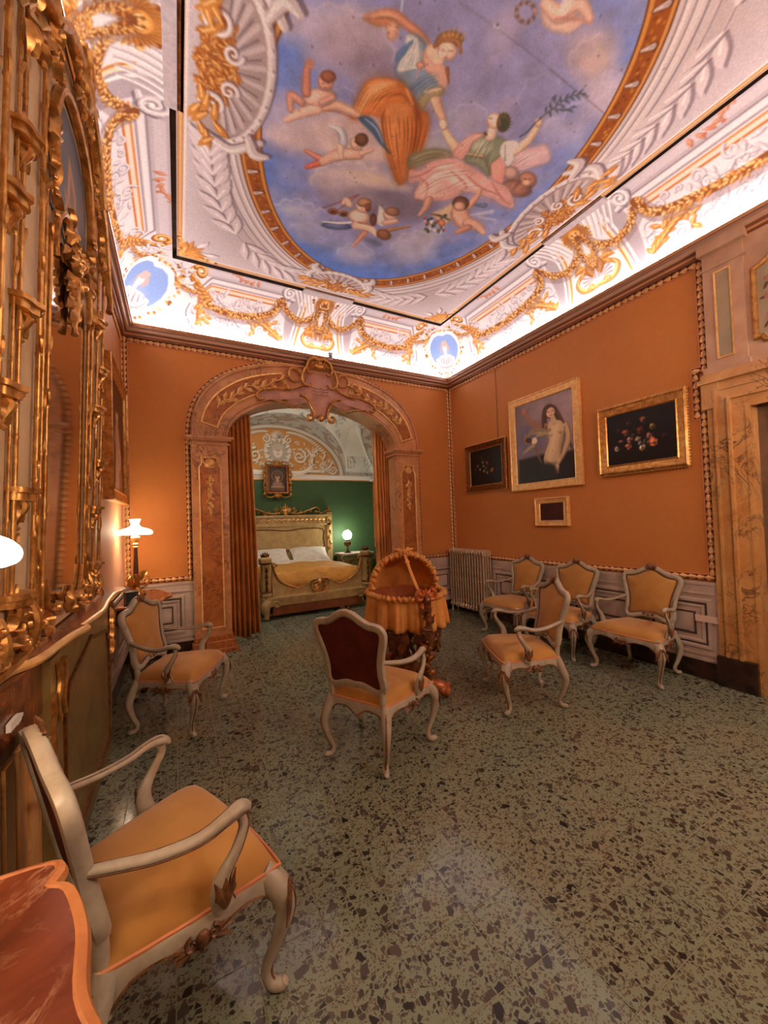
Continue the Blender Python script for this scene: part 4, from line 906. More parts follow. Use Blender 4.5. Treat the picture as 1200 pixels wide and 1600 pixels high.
# ------------------------------------------------------------------ braid borders of the wall fabric
MT['braidred'] = plain('braid_ground', (112,44,22), (84,30,14), 30, .7)
MT['braidpink'] = plain('braid_cord', (200,126,80), None, rough=.6)
bead = B().leaf(-.033, 0, 0, .066, .054, 0, .018, 0, 1, n=4).ball((-.028,.008,.0), (.010,.008,.016), 6)
def braid(no, paths, T, label, wd=.052, side=1):
    root = B(); bd = B()
    ck = B()
    for (pts, closed) in paths:
        root.sweep(pts, [(0,.0),(0,.007),(wd*side,.007),(wd*side,0)], T, closed)
        ck.sweep(pts, [(wd*side,.0),(wd*side,.012),((wd+.008)*side,.012),((wd+.008)*side,0)], T, closed)
        mid = [(p[0]+q.x*wd*.5*side, p[1]+q.y*wd*.5*side) for p, q in zip(pts, normals2(pts, closed))]
        if closed: mid.append(mid[0])
        acc = 0; pos = .03
        for a, b_ in zip(mid[:-1], mid[1:]):
            sg = math.hypot(b_[0]-a[0], b_[1]-a[1]); an = math.atan2(b_[1]-a[1], b_[0]-a[0])
            while pos <= acc+sg:
                q = (pos-acc)/sg; M_ = T @ Matrix.Translation((a[0]+(b_[0]-a[0])*q, .006, a[1]+(b_[1]-a[1])*q)) @ Matrix.Rotation(-an, 4, 'Y')
                bd.add(bead.v, bead.f, M_); pos += .068
            acc += sg
    o = root.build('trim_%d' % no, MT['braidred'], smooth=False); tag(o, label, 'braid border', kind='structure')
    bd.build('braid_relief', MT['braidgold'], o, kind='stuff'); ck.build('braid_cord', MT['braidpink'], o, smooth=False)
    return o
zb0 = ZD+.012; ao = arch_out(48)
inL = [(AX-AHO-.005, zb0), (AX-AHO-.005, ZS-.1), (AX-AHO-.005, ZS)]+[q for q in ao[1:]]+[(AX+AHO+.005, ZS), (AX+AHO+.005, zb0)]
braid(5, [([(R-.01,zb0),(R-.01,ZT),(L+.01,ZT),(L+.01,zb0),(AX-AHO-.01,zb0)], False), ([(AX+AHO+.01,zb0),(R-.01,zb0)], False), (inL, False)], TB(), 'gold braid border framing the fabric of the archway wall', side=1)
# picture wall (local x = -y), steps round the door surround
a_, b_ = -D+.01, -1.66
braid(6, [([(a_,zb0),(b_,zb0),(b_,2.44),(b_-.05,2.44),(b_-.05,2.80),(b_+.02,2.80),(b_+.02,ZT),(a_,ZT)], True)], TR(), 'gold braid border framing the fabric of the picture wall', side=1)
braid(7, [([(D-.01,ZT),(4.2,ZT)], False), ([(D-.01,zb0),(D-.01,ZT)], False)], TL(), 'gold braid border in the corner of the chimney wall', side=1)
# ------------------------------------------------------------------ dado and skirting
def dado(no, x0, x1, T, panels, label):
    b = B(); z1 = ZD
    b.prism([(x0,.16),(x1,.16),(x1,z1),(x0,z1)], 0, .018, T)
    b.box(x0, x1, 0, .032, z1-.03, z1, T); b.box(x0, x1, 0, .030, z1-.12, z1-.105, T); b.box(x0, x1, 0, .024, z1-.105, z1-.03, T); b.box(x0, x1, 0, .030, .16, .19, T); b.box(x0, x1, 0, .028, .215, .23, T)
    o = b.build('trim_%d' % no, MT['dado'], smooth=False); tag(o, label, 'dado', kind='structure')
    for (a, c) in panels:
        p = B(); ln = B()
        p.frame(a, c, .27, z1-.16, [(0,.018),(.008,.034),(.03,.034),(.04,.02)], T); p.frame(a+.055, c-.055, .325, z1-.215, [(0,.018),(.006,.03),(.022,.03),(.03,.02)], T)
        if c-a > .34: p.box(a+.15, c-.15, .018, .026, .42, z1-.31, T)
        ln.frame(a+.04, c-.04, .31, z1-.20, [(0,.019),(0,.0225),(.013,.0225),(.013,.019)], T)
        if c-a > .30: ln.frame(a+.125, c-.125, .395, z1-.285, [(0,.019),(0,.0235),(.016,.0235),(.016,.019)], T)
        q = p.build('panel', MT['dado'], o, smooth=False); ln.build('panel_line', MT['dadoline'], o, smooth=False)
    return o
dado(8, L, AX-AHO, TB(), [(-.50,.05)], 'pale panelled dado between the corner table and the arch pilaster')
dado(9, AX+AHO, R, TB(), [(AX+AHO+.08, R-.06)], 'pale panelled dado between the arch and the radiator')
dado(10, -D, -1.645, TR(), [(-D+.06,-4.5),(-4.42,-3.75),(-3.67,-3.0),(-2.92,-2.32),(-2.24,-1.70)], 'pale panelled dado behind the row of armchairs')
dado(11, 3.72, D, TL(), [(4.4,5.25),(3.80,4.32)], 'pale panelled dado between the chimneypiece and the arch wall')
dado(15, Y0, 1.23, TL(), [(.3,1.15)], 'pale panelled dado behind the table by the side-on armchair')
def skirt(nm, x0, x1, T, label):
    o = B().prism([(x0,0),(x1,0),(x1,.165),(x0,.165)], 0, .03, T).build(nm, MT['darkmarble'], smooth=False)
    return tag(o, label, 'skirting board', kind='structure')
skirt('baseboard_back', L, AX-AHO, TB(), 'dark marble skirting between chimney wall and arch')
o = skirt('baseboard_back_right', AX+AHO, R, TB(), 'dark marble skirting between arch and radiator'); o.name = 'baseboard_back.001'
skirt('baseboard_right', -D, -1.645, TR(), 'dark marble skirting behind the armchair row')
skirt('baseboard_left', 3.72, D, TL(), 'dark marble skirting between the chimneypiece and the arch wall')

# ------------------------------------------------------------------ archway surround
aw = empty('trim_12', 'marble archway surround with gilt carving leading to the bedroom', 'archway', kind='structure')
FD = .08
for s in (-1, 1):
    xa, xb = sorted((AX+s*AHI, AX+s*AHO)); w_ = xb-xa
    b = B().box(xa, xb, 0, FD, .17, 2.60, TB())
    b.box(xa+.02 if s > 0 else xa, xb if s > 0 else xb-.02, -.32, FD-.001, .17, 2.60, TB())
    b.build('pilaster', MT['archmarble'], aw, smooth=False)
    B().box(xa-.05, xb+.06, -.32, FD+.16, 0, .05, TB()).box(xa-.03, xb+.03, -.32, FD+.10, .05, .13, TB()).box(xa-.01, xb+.01, -.32, FD+.04, .13, .19, TB()).build('pilaster_base', MT['archred'], aw, smooth=False)
    pn = B().prism([(xa+.10,.30),(xb-.10,.30),(xb-.10,2.30),(xb-.13,2.34),(xb-.13,2.42),(xa+.13,2.42),(xa+.13,2.34),(xa+.10,2.30)], FD-.004, FD+.004, TB())
    pn.build('inset_panel', MT['archred'], aw, smooth=False)
    fr_ = B().sweep([(xa+.095,.295),(xb-.095,.295),(xb-.095,2.30),(xb-.125,2.34),(xb-.125,2.42),(xa+.125,2.42),(xa+.125,2.34),(xa+.095,2.30)], [(0,FD-.002),(.003,FD+.014),(-.012,FD+.018),(-.018,FD-.002)], TB())
    fr_.build('panel_moulding', MT['goldpale'], aw)
    B().box(xa-.02, xb+.02, -.32, FD+.025, 2.585, 2.605, TB()).box(xa-.035, xb+.04, -.32, FD+.05, 2.635, 2.655, TB()).box(xa-.055, xb+.06, -.32, FD+.075, 2.655, ZS+.005, TB()).box(xa, xb, -.32, FD+.01, 2.60, 2.64, TB()).build('impost', MT['archmarble'], aw, smooth=False)
    gc = B(); xm = (xa+xb)/2
    for q in (-1, 1):
        gc.scroll([(xm,2.30),(xm+q*.05,2.33),(xm+q*.085,2.39),(xm+q*.06,2.44),(xm+q*.02,2.43)], FD+.02, .013, .008, TB(), sm=5); gc.scroll(spiral(xm+q*.05, 2.43, .03, 1.2, pi/2, -q, 14), FD+.022, .008, .004, TB())
        for k in range(4): gc.leaf(xm, 2.30+.0*k, pi/2+q*(.25+.35*k), .11-.012*k, .035, FD+.012, .02, 0, 2, TB())
    gc.ball((xm,FD+.02,2.36), (.055,.02,.05), 10, TB())
    for k in range(16):
        z = 2.20-.03*k; gc.leaf(xm+.012*math.sin(k*1.7), z, -pi/2+.75*math.sin(k*2.3), .10-.003*k, .036, FD+.006, .022, .01*math.sin(k), 2, TB())
        if k % 2: gc.ball((xm+.022*math.cos(k*2), FD+.02, z-.02), .013, 6, TB())
    gc.build('gilt_drop', MT['goldpale'], aw)
# arch band
ai_, ao_ = arch_in(64), arch_out(64)
bd = B(); V = []; F = []
for (p, q) in zip(ai_, ao_): V += [(p[0], FD, p[1]), (q[0], FD, q[1]), (q[0], 0, q[1]), (p[0], -.32, p[1])]
for i in range(64):
    for j in range(4): F.append((i*4+j, i*4+(j+1) % 4, i*4+4+(j+1) % 4, i*4+4+j))
F += [(0,1,2,3), tuple(64*4+j for j in (3,2,1,0))]
bd.add(V, F, TB()); bd.build('arch_band', MT['archmarble'], aw)
def lerp_arc(k): return [(p[0]+(q[0]-p[0])*k, p[1]+(q[1]-p[1])*k) for p, q in zip(ai_, ao_)]
mo = B()
for k, r, n0 in ((.03,.022,0), (.10,.012,0), (.95,.02,0)): mo.scroll(lerp_arc(k), FD+.004, r, None, TB(), 8)
mo.build('arch_moulding', MT['archmarble'], aw)
gl = B()
for side in (slice(3, 27), slice(38, 62)):
    a, c = lerp_arc(.30)[side], lerp_arc(.74)[side]
    gl.sweep(a+c[::-1], [(.014,FD),(.010,FD+.016),(-.004,FD+.020),(-.014,FD+.012),(-.016,FD)], TB(), True)
gl.build('arch_panel_moulding', MT['goldpale'], aw)
ip = B()
for i0, i1 in ((3,26), (38,61)):
    a, c = lerp_arc(.32), lerp_arc(.72)
    for i in range(i0, i1): ip.add([(a[i][0],FD+.003,a[i][1]),(a[i+1][0],FD+.003,a[i+1][1]),(c[i+1][0],FD+.003,c[i+1][1]),(c[i][0],FD+.003,c[i][1])], [(0,1,2,3)], TB())
ip.build('arch_inset', MT['archred'], aw)
lf = B(); c = lerp_arc(.5)
for i in list(range(9, 26, 2))+list(range(39, 56, 2)):
    a = math.atan2(c[i+1][1]-c[i][1], c[i+1][0]-c[i][0]); a += 0 if i < 32 else pi
    for s in (-1, 1): lf.leaf(c[i][0], c[i][1]+.03*math.sin(i*.8), a+s*rnd.uniform(.4,1.0), rnd.uniform(.10,.16), .05, FD+.01, .022, .012, 2, TB())
lf.scroll([(q[0], q[1]+.035*math.sin(i*.8+.4)) for i, q in enumerate(c[8:27])], FD+.02, .008, .012, TB()); lf.scroll([(q[0], q[1]+.035*math.sin(i*.8+.4)) for i, q in enumerate(c[38:57])], FD+.02, .012, .008, TB())
lf.build('gilt_spray', MT['goldpale'], aw)
half = [(0,3.70),(.13,3.71),(.19,3.62),(.22,3.50),(.34,3.44),(.50,3.37),(.66,3.38),(.80,3.34),(.86,3.27),(.80,3.22),(.70,3.26),(.52,3.24),(.36,3.20),(.28,3.26),(.20,3.24),(.14,3.16),(.11,3.06),(0,3.04)]
sh = cr([(AX+x, z) for x, z in half]+[(AX-x, z) for x, z in half[-2:0:-1]], 3, True)
B().pad(sh, FD+.02, .05, TB(), 4, 2.5, FD-.005).build('cartouche', MT['mauve'], aw)
wv_ = B()
for k in range(3): wv_.scroll([(AX-.12+.24*i/10, 3.47-.045*k+.012*math.sin(i*1.5)) for i in range(11)], FD+.07, .008, None, TB())
wv_.build('cartouche_waves', MT['mauve'], aw)
cg = B()
for s in (-1, 1):
    q = lambda *pts: [(AX+s*x, z) for x, z in pts]
    cg.scroll(q((.0,3.88),(.08,3.90),(.16,3.85),(.19,3.76),(.15,3.68),(.10,3.70)), FD+.06, .03, .018, TB(), 8, 5)
    cg.scroll(q((.20,3.76),(.26,3.64),(.24,3.52),(.16,3.49),(.12,3.54)), FD+.06, .026, .016, TB(), 8, 5)
    cg.scroll(q((.27,3.66),(.36,3.72),(.44,3.66),(.42,3.56),(.32,3.54),(.28,3.58)), FD+.05, .028, .014, TB(), 8, 5)
    cg.scroll(q((.44,3.60),(.56,3.52),(.64,3.50)), FD+.04, .012, .008, TB(), 8, 5)
    cg.scroll(q((.24,3.50),(.40,3.42),(.62,3.40),(.80,3.36),(.88,3.28),(.84,3.22),(.79,3.25)), FD+.05, .017, .02, TB(), 8, 5)
    cg.scroll(q((.70,3.24),(.52,3.20),(.36,3.16),(.28,3.20)), FD+.05, .017, .016, TB(), 8, 5)
    cg.scroll(q((.30,3.34),(.22,3.32),(.15,3.24),(.10,3.12),(.12,3.02),(.18,3.00),(.19,3.06),(.15,3.07)), FD+.07, .026, .028, TB(), 8, 6)
    for k in range(5): cg.leaf(AX+s*.06, 3.78, pi/2-s*(.1+.36*k), .14, .06, FD+.04, .03, .01, 2, TB())
    for k in range(4): cg.leaf(AX+s*.44, 3.30, (pi if s < 0 else 0)-s*(.6-.3*k), .13, .05, FD+.03, .02, .01, 2, TB())
cg.ball((AX,FD+.05,3.80), (.07,.035,.05), 10, TB()); cg.ball((AX,FD+.06,3.04), (.05,.04,.05), 10, TB())
for k in range(5): cg.leaf(AX, 3.80, pi/2+(k-2)*.45, .11, .06, FD+.05, .03, .01, 2, TB())
cg.build('cartouche_gilding', MT['gold'], aw)
bx_ = B().box(AX+.14, AX+.205, .10, .14, ZT+.10, ZT+.20, TB()).build('motion_sensor', MT['whiteplastic'], smooth=False); tag(bx_, 'small grey sensor box on the cornice above the arch crest', 'sensor')
B().ball((AX+.172,.14,ZT+.155), .012, 8, TB()).build('lens', MT['black'], bx_)

# ------------------------------------------------------------------ door with marble surround and painted overdoor
ds = empty('trim_13', 'veined yellow marble door surround with painted overdoor', 'door surround', kind='structure')
xo = -1.645; xi = -YD1           # local x = -y
b = B()
def jamb(b, xa, xb, z0, z1):
    b.box(xa, xb, 0, .03, z0, z1, TR())
for (u0, u1, dp) in ((0,.055,.05), (.055,.075,.075), (.075,.15,.06), (.15,.17,.085), (.17,.26,.045)):
    b.box(xo+u0, xo+u1, -.0, dp, .26, 2.66-u0, TR()); b.box(xo+u1, -.2, 0, dp-.001, 2.66-u1, 2.66-u0, TR())
b.box(xo-.03, xo+.09, 0, .07, 2.44, 2.66, TR())
b.box(xi-.002, xi+.03, -.3, .05, 0, 2.42, TR()); b.box(xo-.04, -.2, 0, .11, 2.66, 2.70, TR()); b.box(xo-.02, -.2, 0, .085, 2.70, 2.745, TR())
b.build('jamb', MT['giallo'], ds, smooth=False)
B().box(xo-.01, xi-.0, 0, .09, 0, .26, TR()).build('plinth', MT['darkmarble'], ds, smooth=False)
b = B().box(xo+.02, -.2, 0, .03, 2.745, ZT, TR()); b.box(xo+.02, xo+.30, .03, .055, 2.80, ZT-.02, TR()); b.box(xo+.0, xo+.32, .03, .08, 2.745, 2.80, TR()); b.box(xo+.0, xo+.32, .03, .075, ZT-.16, ZT-.145, TR()); b.box(xo+.0, xo+.33, .03, .10, ZT-.02, ZT+.1, TR())
b.build('overdoor', MT['overdoor'], ds, smooth=False)
B().box(xo+.10, xo+.22, .055, .058, 2.86, ZT-.20, TR()).build('pier_inset', MT['greygreen'], ds, smooth=False)
B().frame(xo+.10, xo+.22, 2.86, ZT-.20, [(0,.054),(0,.068),(.012,.064),(.014,.054)], TR()).build('pier_moulding', MT['goldpale'], ds)
px0 = xo+.37; po = [(px0,2.96),(px0+.03,2.96),(px0+.05,2.92),(px0+.14,2.90),(px0+.7,2.90),(px0+.7,3.62),(px0+.14,3.62),(px0+.12,3.57),(px0+.05,3.52),(px0+.0,3.50)]
B().prism(po, .03, .036, TR()).build('overdoor_inset', MT['greygreen'], ds, smooth=False)
B().sweep(po, [(.004,.03),(0,.052),(-.02,.056),(-.034,.045),(-.036,.03)], TR()).build('overdoor_moulding', MT['gold'], ds)
fl = B(); st_ = B()
st_.scroll([(px0+.12,2.98),(px0+.11,3.2),(px0+.13,3.36),(px0+.2,3.45)], .04, .006, .004, TR(), 6, 6)
for k in range(13):
    z = 2.98+.035*k; x = px0+.12+.055*math.sin(k*2.1); st_.leaf(x, z, rnd.uniform(0, 6.3), .06, .03, .037, .004, 0, 1, TR())
st_.build('painted_stem', plain('stem_paint', (84,62,48), None, rough=.6), ds)
for k in range(10):
    z = 3.0+.05*k; x = px0+.12+.06*math.cos(k*1.9)
    for j in range(5): fl.leaf(x, z, j*1.26, .028, .024, .038, .004, 0, 1, TR(), 4)
fl.build('painted_flower', plain('flower_paint', (170,104,84), None, rough=.6), ds)
dr = B().box(-YD1+.02, -YD0, -.14, -.10, .01, ZDO-.02, TR()).build('door_1', plain('door_paint', (120,92,68), (96,70,50), 5, .5), smooth=False)
tag(dr, 'grey-brown painted double door standing in the marble surround', 'door', kind='structure')
B().frame(-YD1+.10, -YD0-.1, .3, 1.1, [(0,-.10),(.006,-.088),(.03,-.088),(.036,-.10)], TR()).frame(-YD1+.10, -YD0-.1, 1.25, 2.4, [(0,-.10),(.006,-.088),(.03,-.088),(.036,-.10)], TR()).build('door_moulding', MT['golddark'], dr)
pf = B()
for k in range(30): pf.leaf(-YD1+.17+.03*math.sin(k*1.3), .5+.06*k, rnd.uniform(0, 6.3), .09, .035, -.10, .004, 0, 2, TR())
pf.build('painted_foliage', MT['black'], dr)

# ------------------------------------------------------------------ unseen sconces added on the plain wall to brighten the lower room
for x, lab in ((2.1, 'added twin-globe brass sconce giving fill light, chimney side of the plain wall'), (3.6, 'added twin-globe brass sconce giving fill light, door side of the plain wall')):
    sn = empty('fill_sconce', lab, 'sconce', TZ(x, Y0, 2.35), 'added fill sconces on the plain wall')
    B().lathe([(.0,.0),(.07,.0),(.075,.012),(.05,.03),(.03,.04)], 20, Matrix.Rotation(-pi/2, 4, 'X')).build('wall_plate', MT['gold'], sn)
    for s in (-1, 1):
        B().tube([(0,.03,0,.012),(s*.08,.10,-.04,.012),(s*.16,.14,-.02,.012),(s*.17,.15,.04,.014)], n=8, sm=5).build('arm', MT['gold'], sn)
        B().lathe([(.02,.03),(.05,.05),(.085,.09),(.095,.13),(.085,.17),(.05,.21),(.02,.22)], 20, Matrix.Translation((s*.17,.15,.0))).build('globe', MT['sconce'], sn)
# ------------------------------------------------------------------ bed alcove: shell
BX0, BX1, BY0, BY1, ZG = -.35, 4.42, D+.32, 8.78, 2.58
o = B().box(BX0-.2, BX1+.2, BY1, BY1+.2, 0, 4.3).build('wall_alcove_back', MT['green'], smooth=False); tag(o, 'green silk wall behind the bed headboard', 'wall', kind='structure')
o = B().box(BX1, BX1+.2, BY0-.3, BY1, 0, 4.3).build('wall_alcove_right', MT['green'], smooth=False); tag(o, 'green silk side wall beyond the bedside cabinet', 'wall', kind='structure')
o = B().box(BX0-.2, BX0, BY0-.3, BY1, 0, 4.3).build('wall_alcove_left', MT['green'], smooth=False); tag(o, 'green silk side wall hidden by the gathered curtain', 'wall', kind='structure')
bwp = [(0,ZG),(.02,ZG),(.025,ZG+.025),(.05,ZG+.03),(.07,ZG+.07),(.10,ZG+.08),(.10,ZG+.10),(0,ZG+.10)]
cb = B()
for path in ([(BX0,BY1),(BX1,BY1)], [(BX1,BY1),(BX1,BY0)], [(BX0,BY0),(BX0,BY1)]):
    (xa, ya), (xb, yb) = path; dx, dy = xb-xa, yb-ya; ln = math.hypot(dx, dy); nx_, ny_ = dy/ln, -dx/ln
    V = []
    for (x, y) in path:
        for (u, z) in bwp: V.append((x+nx_*u, y+ny_*u, z))
    k = len(bwp); cb.add(V, [(j, (j+1) % k, k+(j+1) % k, k+j) for j in range(k)]+[tuple(range(k)), tuple(range(2*k-1, k-1, -1))])
o = cb.build('trim_14', MT['plaster'], smooth=False); tag(o, 'white cornice above the green alcove walls', 'cornice', kind='structure')
B().box(BX0, BX1, BY1-.012, BY1, ZG-.025, ZG-.002).box(BX1-.012, BX1, BY0, BY1, ZG-.025, ZG-.002).box(BX1-.03, BX1-.0, BY1-.012, BY1, .9, ZG-.02).box(BX1-.012, BX1, BY1-.03, BY1, .9, ZG-.02).build('gilt_fillet', MT['gold'], o, smooth=False)
for bx_, lab, zq in (((AX-1.9, AX+1.9, BY0+.03, BY0+.06), 'inner face of the arch', ZG+.86), ((BX0+.05, BX0+.08, BY0+.1, BY1-.1), 'hidden curtain side', ZG+.102)):
    o = B().box(*bx_, zq, zq+.008).build('light_strip', MT['ledbed'], smooth=False); tag(o, 'cool light strip inside the alcove above the %s' % lab, 'light strip')
# vault with lunettes
def paint_vault():
    n1, n2 = 330, 230
    gx, gy = np.meshgrid(np.linspace(BX0, BX1, n1), np.linspace(BY0-.02, BY1, n2))
    sp_ = ZG+.08; dm = np.minimum(np.minimum(gx-BX0, BX1-gx), np.minimum(BY1-gy, gy-BY0+1.0)); zp = sp_+1.5*np.sin(pi/2*np.clip(dm/1.75, 0, 1))
    lx = np.sqrt(np.clip(1-((gx-2.02)/1.62)**2, 0, 1))*1.16; ly = np.sqrt(np.clip(1-((gy-7.25)/1.25)**2, 0, 1))*1.1
    zl_ = sp_+np.where(gy > 7., lx, 0); zr = sp_+np.where(gx > 2.9, ly, 0)
    z = np.maximum(zp, np.maximum(zl_, zr)); C = np.empty(z.shape+(3,)); C[:] = np.array((214,218,212))/255
    dif = zp-np.maximum(zl_, zr); rng = np.random.RandomState(4)
    f = fbm(z.shape, 9, 8, 3); f3 = fbm(z.shape, 16, 9, 3)
    pc = Cv(BX0, BY0-.02, BX1, BY1, .012, (216,220,214))
    for i in range(420): pc.leaf(rnd.uniform(BX0, BX1), rnd.uniform(BY0, BY1), rnd.uniform(0, 6.3), rnd.uniform(.14,.26), .06, ((84,92,88),(206,212,206),(246,248,244)))
    for i in range(16): pc.spiral(rnd.uniform(3.3, BX1-.1), rnd.uniform(7.6, BY1-.1), .12, 1.4, rnd.uniform(0, 6), 1, .04, ((120,124,118),(216,218,210),(244,246,240)))
    C = pc.sample(gx, gy)
    cr_ = dif < -.03; ft = fbm(z.shape, 7, 12, 3); C[cr_] = np.where((ft > .52)[...,None], np.array((176,156,148))/255, np.array((206,206,196))/255)[cr_]
    rise = (np.maximum(zl_, zr)-sp_ > .12) & (np.maximum(zl_, zr)-sp_ < .98); rise &= (zl_ >= zr) | (gx > 3.5); rib = (np.abs(dif-.03) < .075) & rise; C[rib] = np.array((230,232,226))/255; rise &= (zl_ >= zr) | (gx > 3.5); rib2 = (np.abs(dif-.14) < .035) & rise & (zl_ > zr); C[rib2] = np.array((196,150,84))/255; rib3 = (np.abs(dif+.055) < .012) & rise; C[rib3] = np.array((120,120,116))/255; rib4 = (np.abs(dif-.19) < .012) & rise; C[rib4] = np.array((110,108,104))/255
    return np.stack([gx, gy, z], -1), C
P, C = paint_vault()
vt = grid_mesh('ceiling_alcove', P, C, MT['fresco']); tag(vt, 'white groin vault painted with grey leaf trails above the bed', 'vault', kind='structure')
# painted lunette on the back wall
cvl = Cv(.30, ZG, 3.75, ZG+1.35, .011, (206,150,84))
def lunette(cv):
    W_ = ((104,86,66), (222,222,212), (248,248,242)); cx = 2.02; z0 = ZG+.10
    X = cv.x0+np.arange(cv.W)*cv.res; Y = cv.y0+np.arange(cv.H)*cv.res; X, Y = np.meshgrid(X, Y)
    r = np.sqrt(((X-cx)/1.62)**2+(np.clip(Y-z0, 0, 9)/1.16)**2)
    for s in (-1, 1):
        q = lambda *p: [(cx+s*x, z0+y) for x, y in p]
        cv.relief(q((.25,.05),(.55,.06),(.75,.18),(.80,.42),(.70,.60)), [.10,.09,.05], W_); cv.spiral(cx+s*.50, z0+.42, .17, 1.6, pi/2 if s > 0 else pi/2, -s, .06, W_)
        cv.relief(q((.78,.30),(.86,.55),(1.02,.62),(1.12,.50),(1.06,.38)), [.07,.06,.04], W_); cv.relief(q((.70,.10),(1.0,.10),(1.22,.2),(1.30,.34)), [.07,.06,.04], W_); cv.spiral(cx+s*1.32, z0+.14, .11, 1.5, pi, s, .045, W_); cv.spiral(cx+s*1.05, z0+.22, .08, 1.5, 0, s, .035, W_)
        for k in range(60): x = .28+1.15*rnd.random(); cv.leaf(cx+s*x, z0+rnd.uniform(.08, .75*(1-(x/1.6)**2)+.1), rnd.uniform(0, 6.3), rnd.uniform(.07,.13), .036, W_)
        for k in range(18): t = k/17; cv.leaf(cx+s*(.2+.85*t), z0+.95-.42*t*t, (pi/2-s*1.2), .12, .045, W_)
    cv.ell(cx, z0+.50, .32, .36, (150,138,124)); cv.ell(cx, z0+.52, .31, .35, (226,224,216)); cv.ell(cx, z0+.52, .24, .28, (178,172,160)); cv.ell(cx, z0+.52, .11, .14, (226,222,212)); cv.ell(cx, z0+.62, .13, .08, (196,190,178))
    for k in range(14): a = k/14*2*pi; cv.leaf(cx+.2*math.cos(a), z0+.52+.22*math.sin(a), a, .13, .06, W_)
    for s in (-1, 1): cv.spiral(cx+s*.25, z0+.80, .1, 1.4, pi/2, s, .04, W_); cv.spiral(cx+s*.27, z0+.2, .09, 1.4, -pi/2, -s, .04, W_)
    for k in range(9): cv.leaf(cx, z0+.84, pi*.1+pi*.8*k/8, .18, .05, W_)
    cv.line([(cx-.04,z0+.55),(cx-.02,z0+.55)], .014, (110,100,90)); cv.line([(cx+.02,z0+.55),(cx+.04,z0+.55)], .014, (110,100,90)); cv.line([(cx-.02,z0+.46),(cx+.02,z0+.46)], .012, (120,106,94)); cv.line([(cx,z0+.54),(cx,z0+.49)], .01, (140,128,116))
    m = (r > .9)*1.; cv.put((slice(None), slice(None)), np.clip((r-.90)/.01, 0, 1), (226,228,220)); cv.put((slice(None), slice(None)), np.clip(1-np.abs(r-.905)/.012, 0, 1), (110,100,90)); cv.put((slice(None), slice(None)), np.clip(1-np.abs(r-.985)/.02, 0, 1), (130,126,118))
    return r
r_ = lunette(cvl)
gx, gy = np.meshgrid(cvl.x0+np.arange(cvl.W)*cvl.res, cvl.y0+np.arange(cvl.H)*cvl.res)
mk = (r_[:-1,:-1] < 1.015)
lun = grid_mesh('wall_lunette', np.stack([gx, np.full_like(gx, BY1-.004), gy], -1), cvl.a, MT['fresco'], mask=mk); tag(lun, 'painted lunette of white scrolls on ochre above the bed', 'lunette', kind='structure')
# ------------------------------------------------------------------ curtains
def curtain(label, xa, xb, y, z0, ztop, n, amp, slant, seed):
    rg_ = random.Random(seed); b = B(); k = n*8; V = []; F = []; rows = 14; ph_ = [rg_.uniform(-.6,.6) for _ in range(n+2)]
    for i in range(rows+1):
        t = i/rows
        for j in range(k+1):
            u = j/k; f = u*n; w_ = .5+.5*t
            yy = y+amp*math.sin(2*pi*f+ph_[int(f)]*.7)*w_+.01*math.sin(5*u+3*t)
            zt_ = ztop(xa+(xb-xa)*u)
            x = xa+(xb-xa)*u+slant(u, 1-t)
            V.append((x, yy, z0+(zt_-z0)*(1-t)+ (.02*math.sin(u*9) if i == rows else 0)))
    for i in range(rows):
        for j in range(k): F.append((i*(k+1)+j, i*(k+1)+j+1, (i+1)*(k+1)+j+1, (i+1)*(k+1)+j))
    o = b.add(V, F).build('curtain', MT['curtain'], ang=80); md = o.modifiers.new('s', 'SOLIDIFY'); md.thickness = .012; md.offset = 0
    return tag(o, label, 'curtain', 'curtains of the bed alcove')
zin = lambda x: min(3.4, ZS+.62*math.sqrt(max(.0, 1-((x-AX)/AHI)**2))+.10)
curtain('rust velvet curtain gathered at the arch side near the corner table', .60, .90, D+.26, .03, lambda x: 3.3, 6, .045, lambda u, z: .0+u*.09*(1-z)**.7, 1)
curtain('rust velvet curtain gathered at the arch side near the radiator', 2.86, 3.14, D+.26, .03, lambda x: 3.3, 6, .045, lambda u, z: 0, 2)
o = B().tube([(.5,D+.26,3.31),(3.2,D+.26,3.31)], .014, 8).build('curtain_rod', MT['gold']); tag(o, 'gilt rod carrying the alcove curtains behind the arch', 'curtain rod')
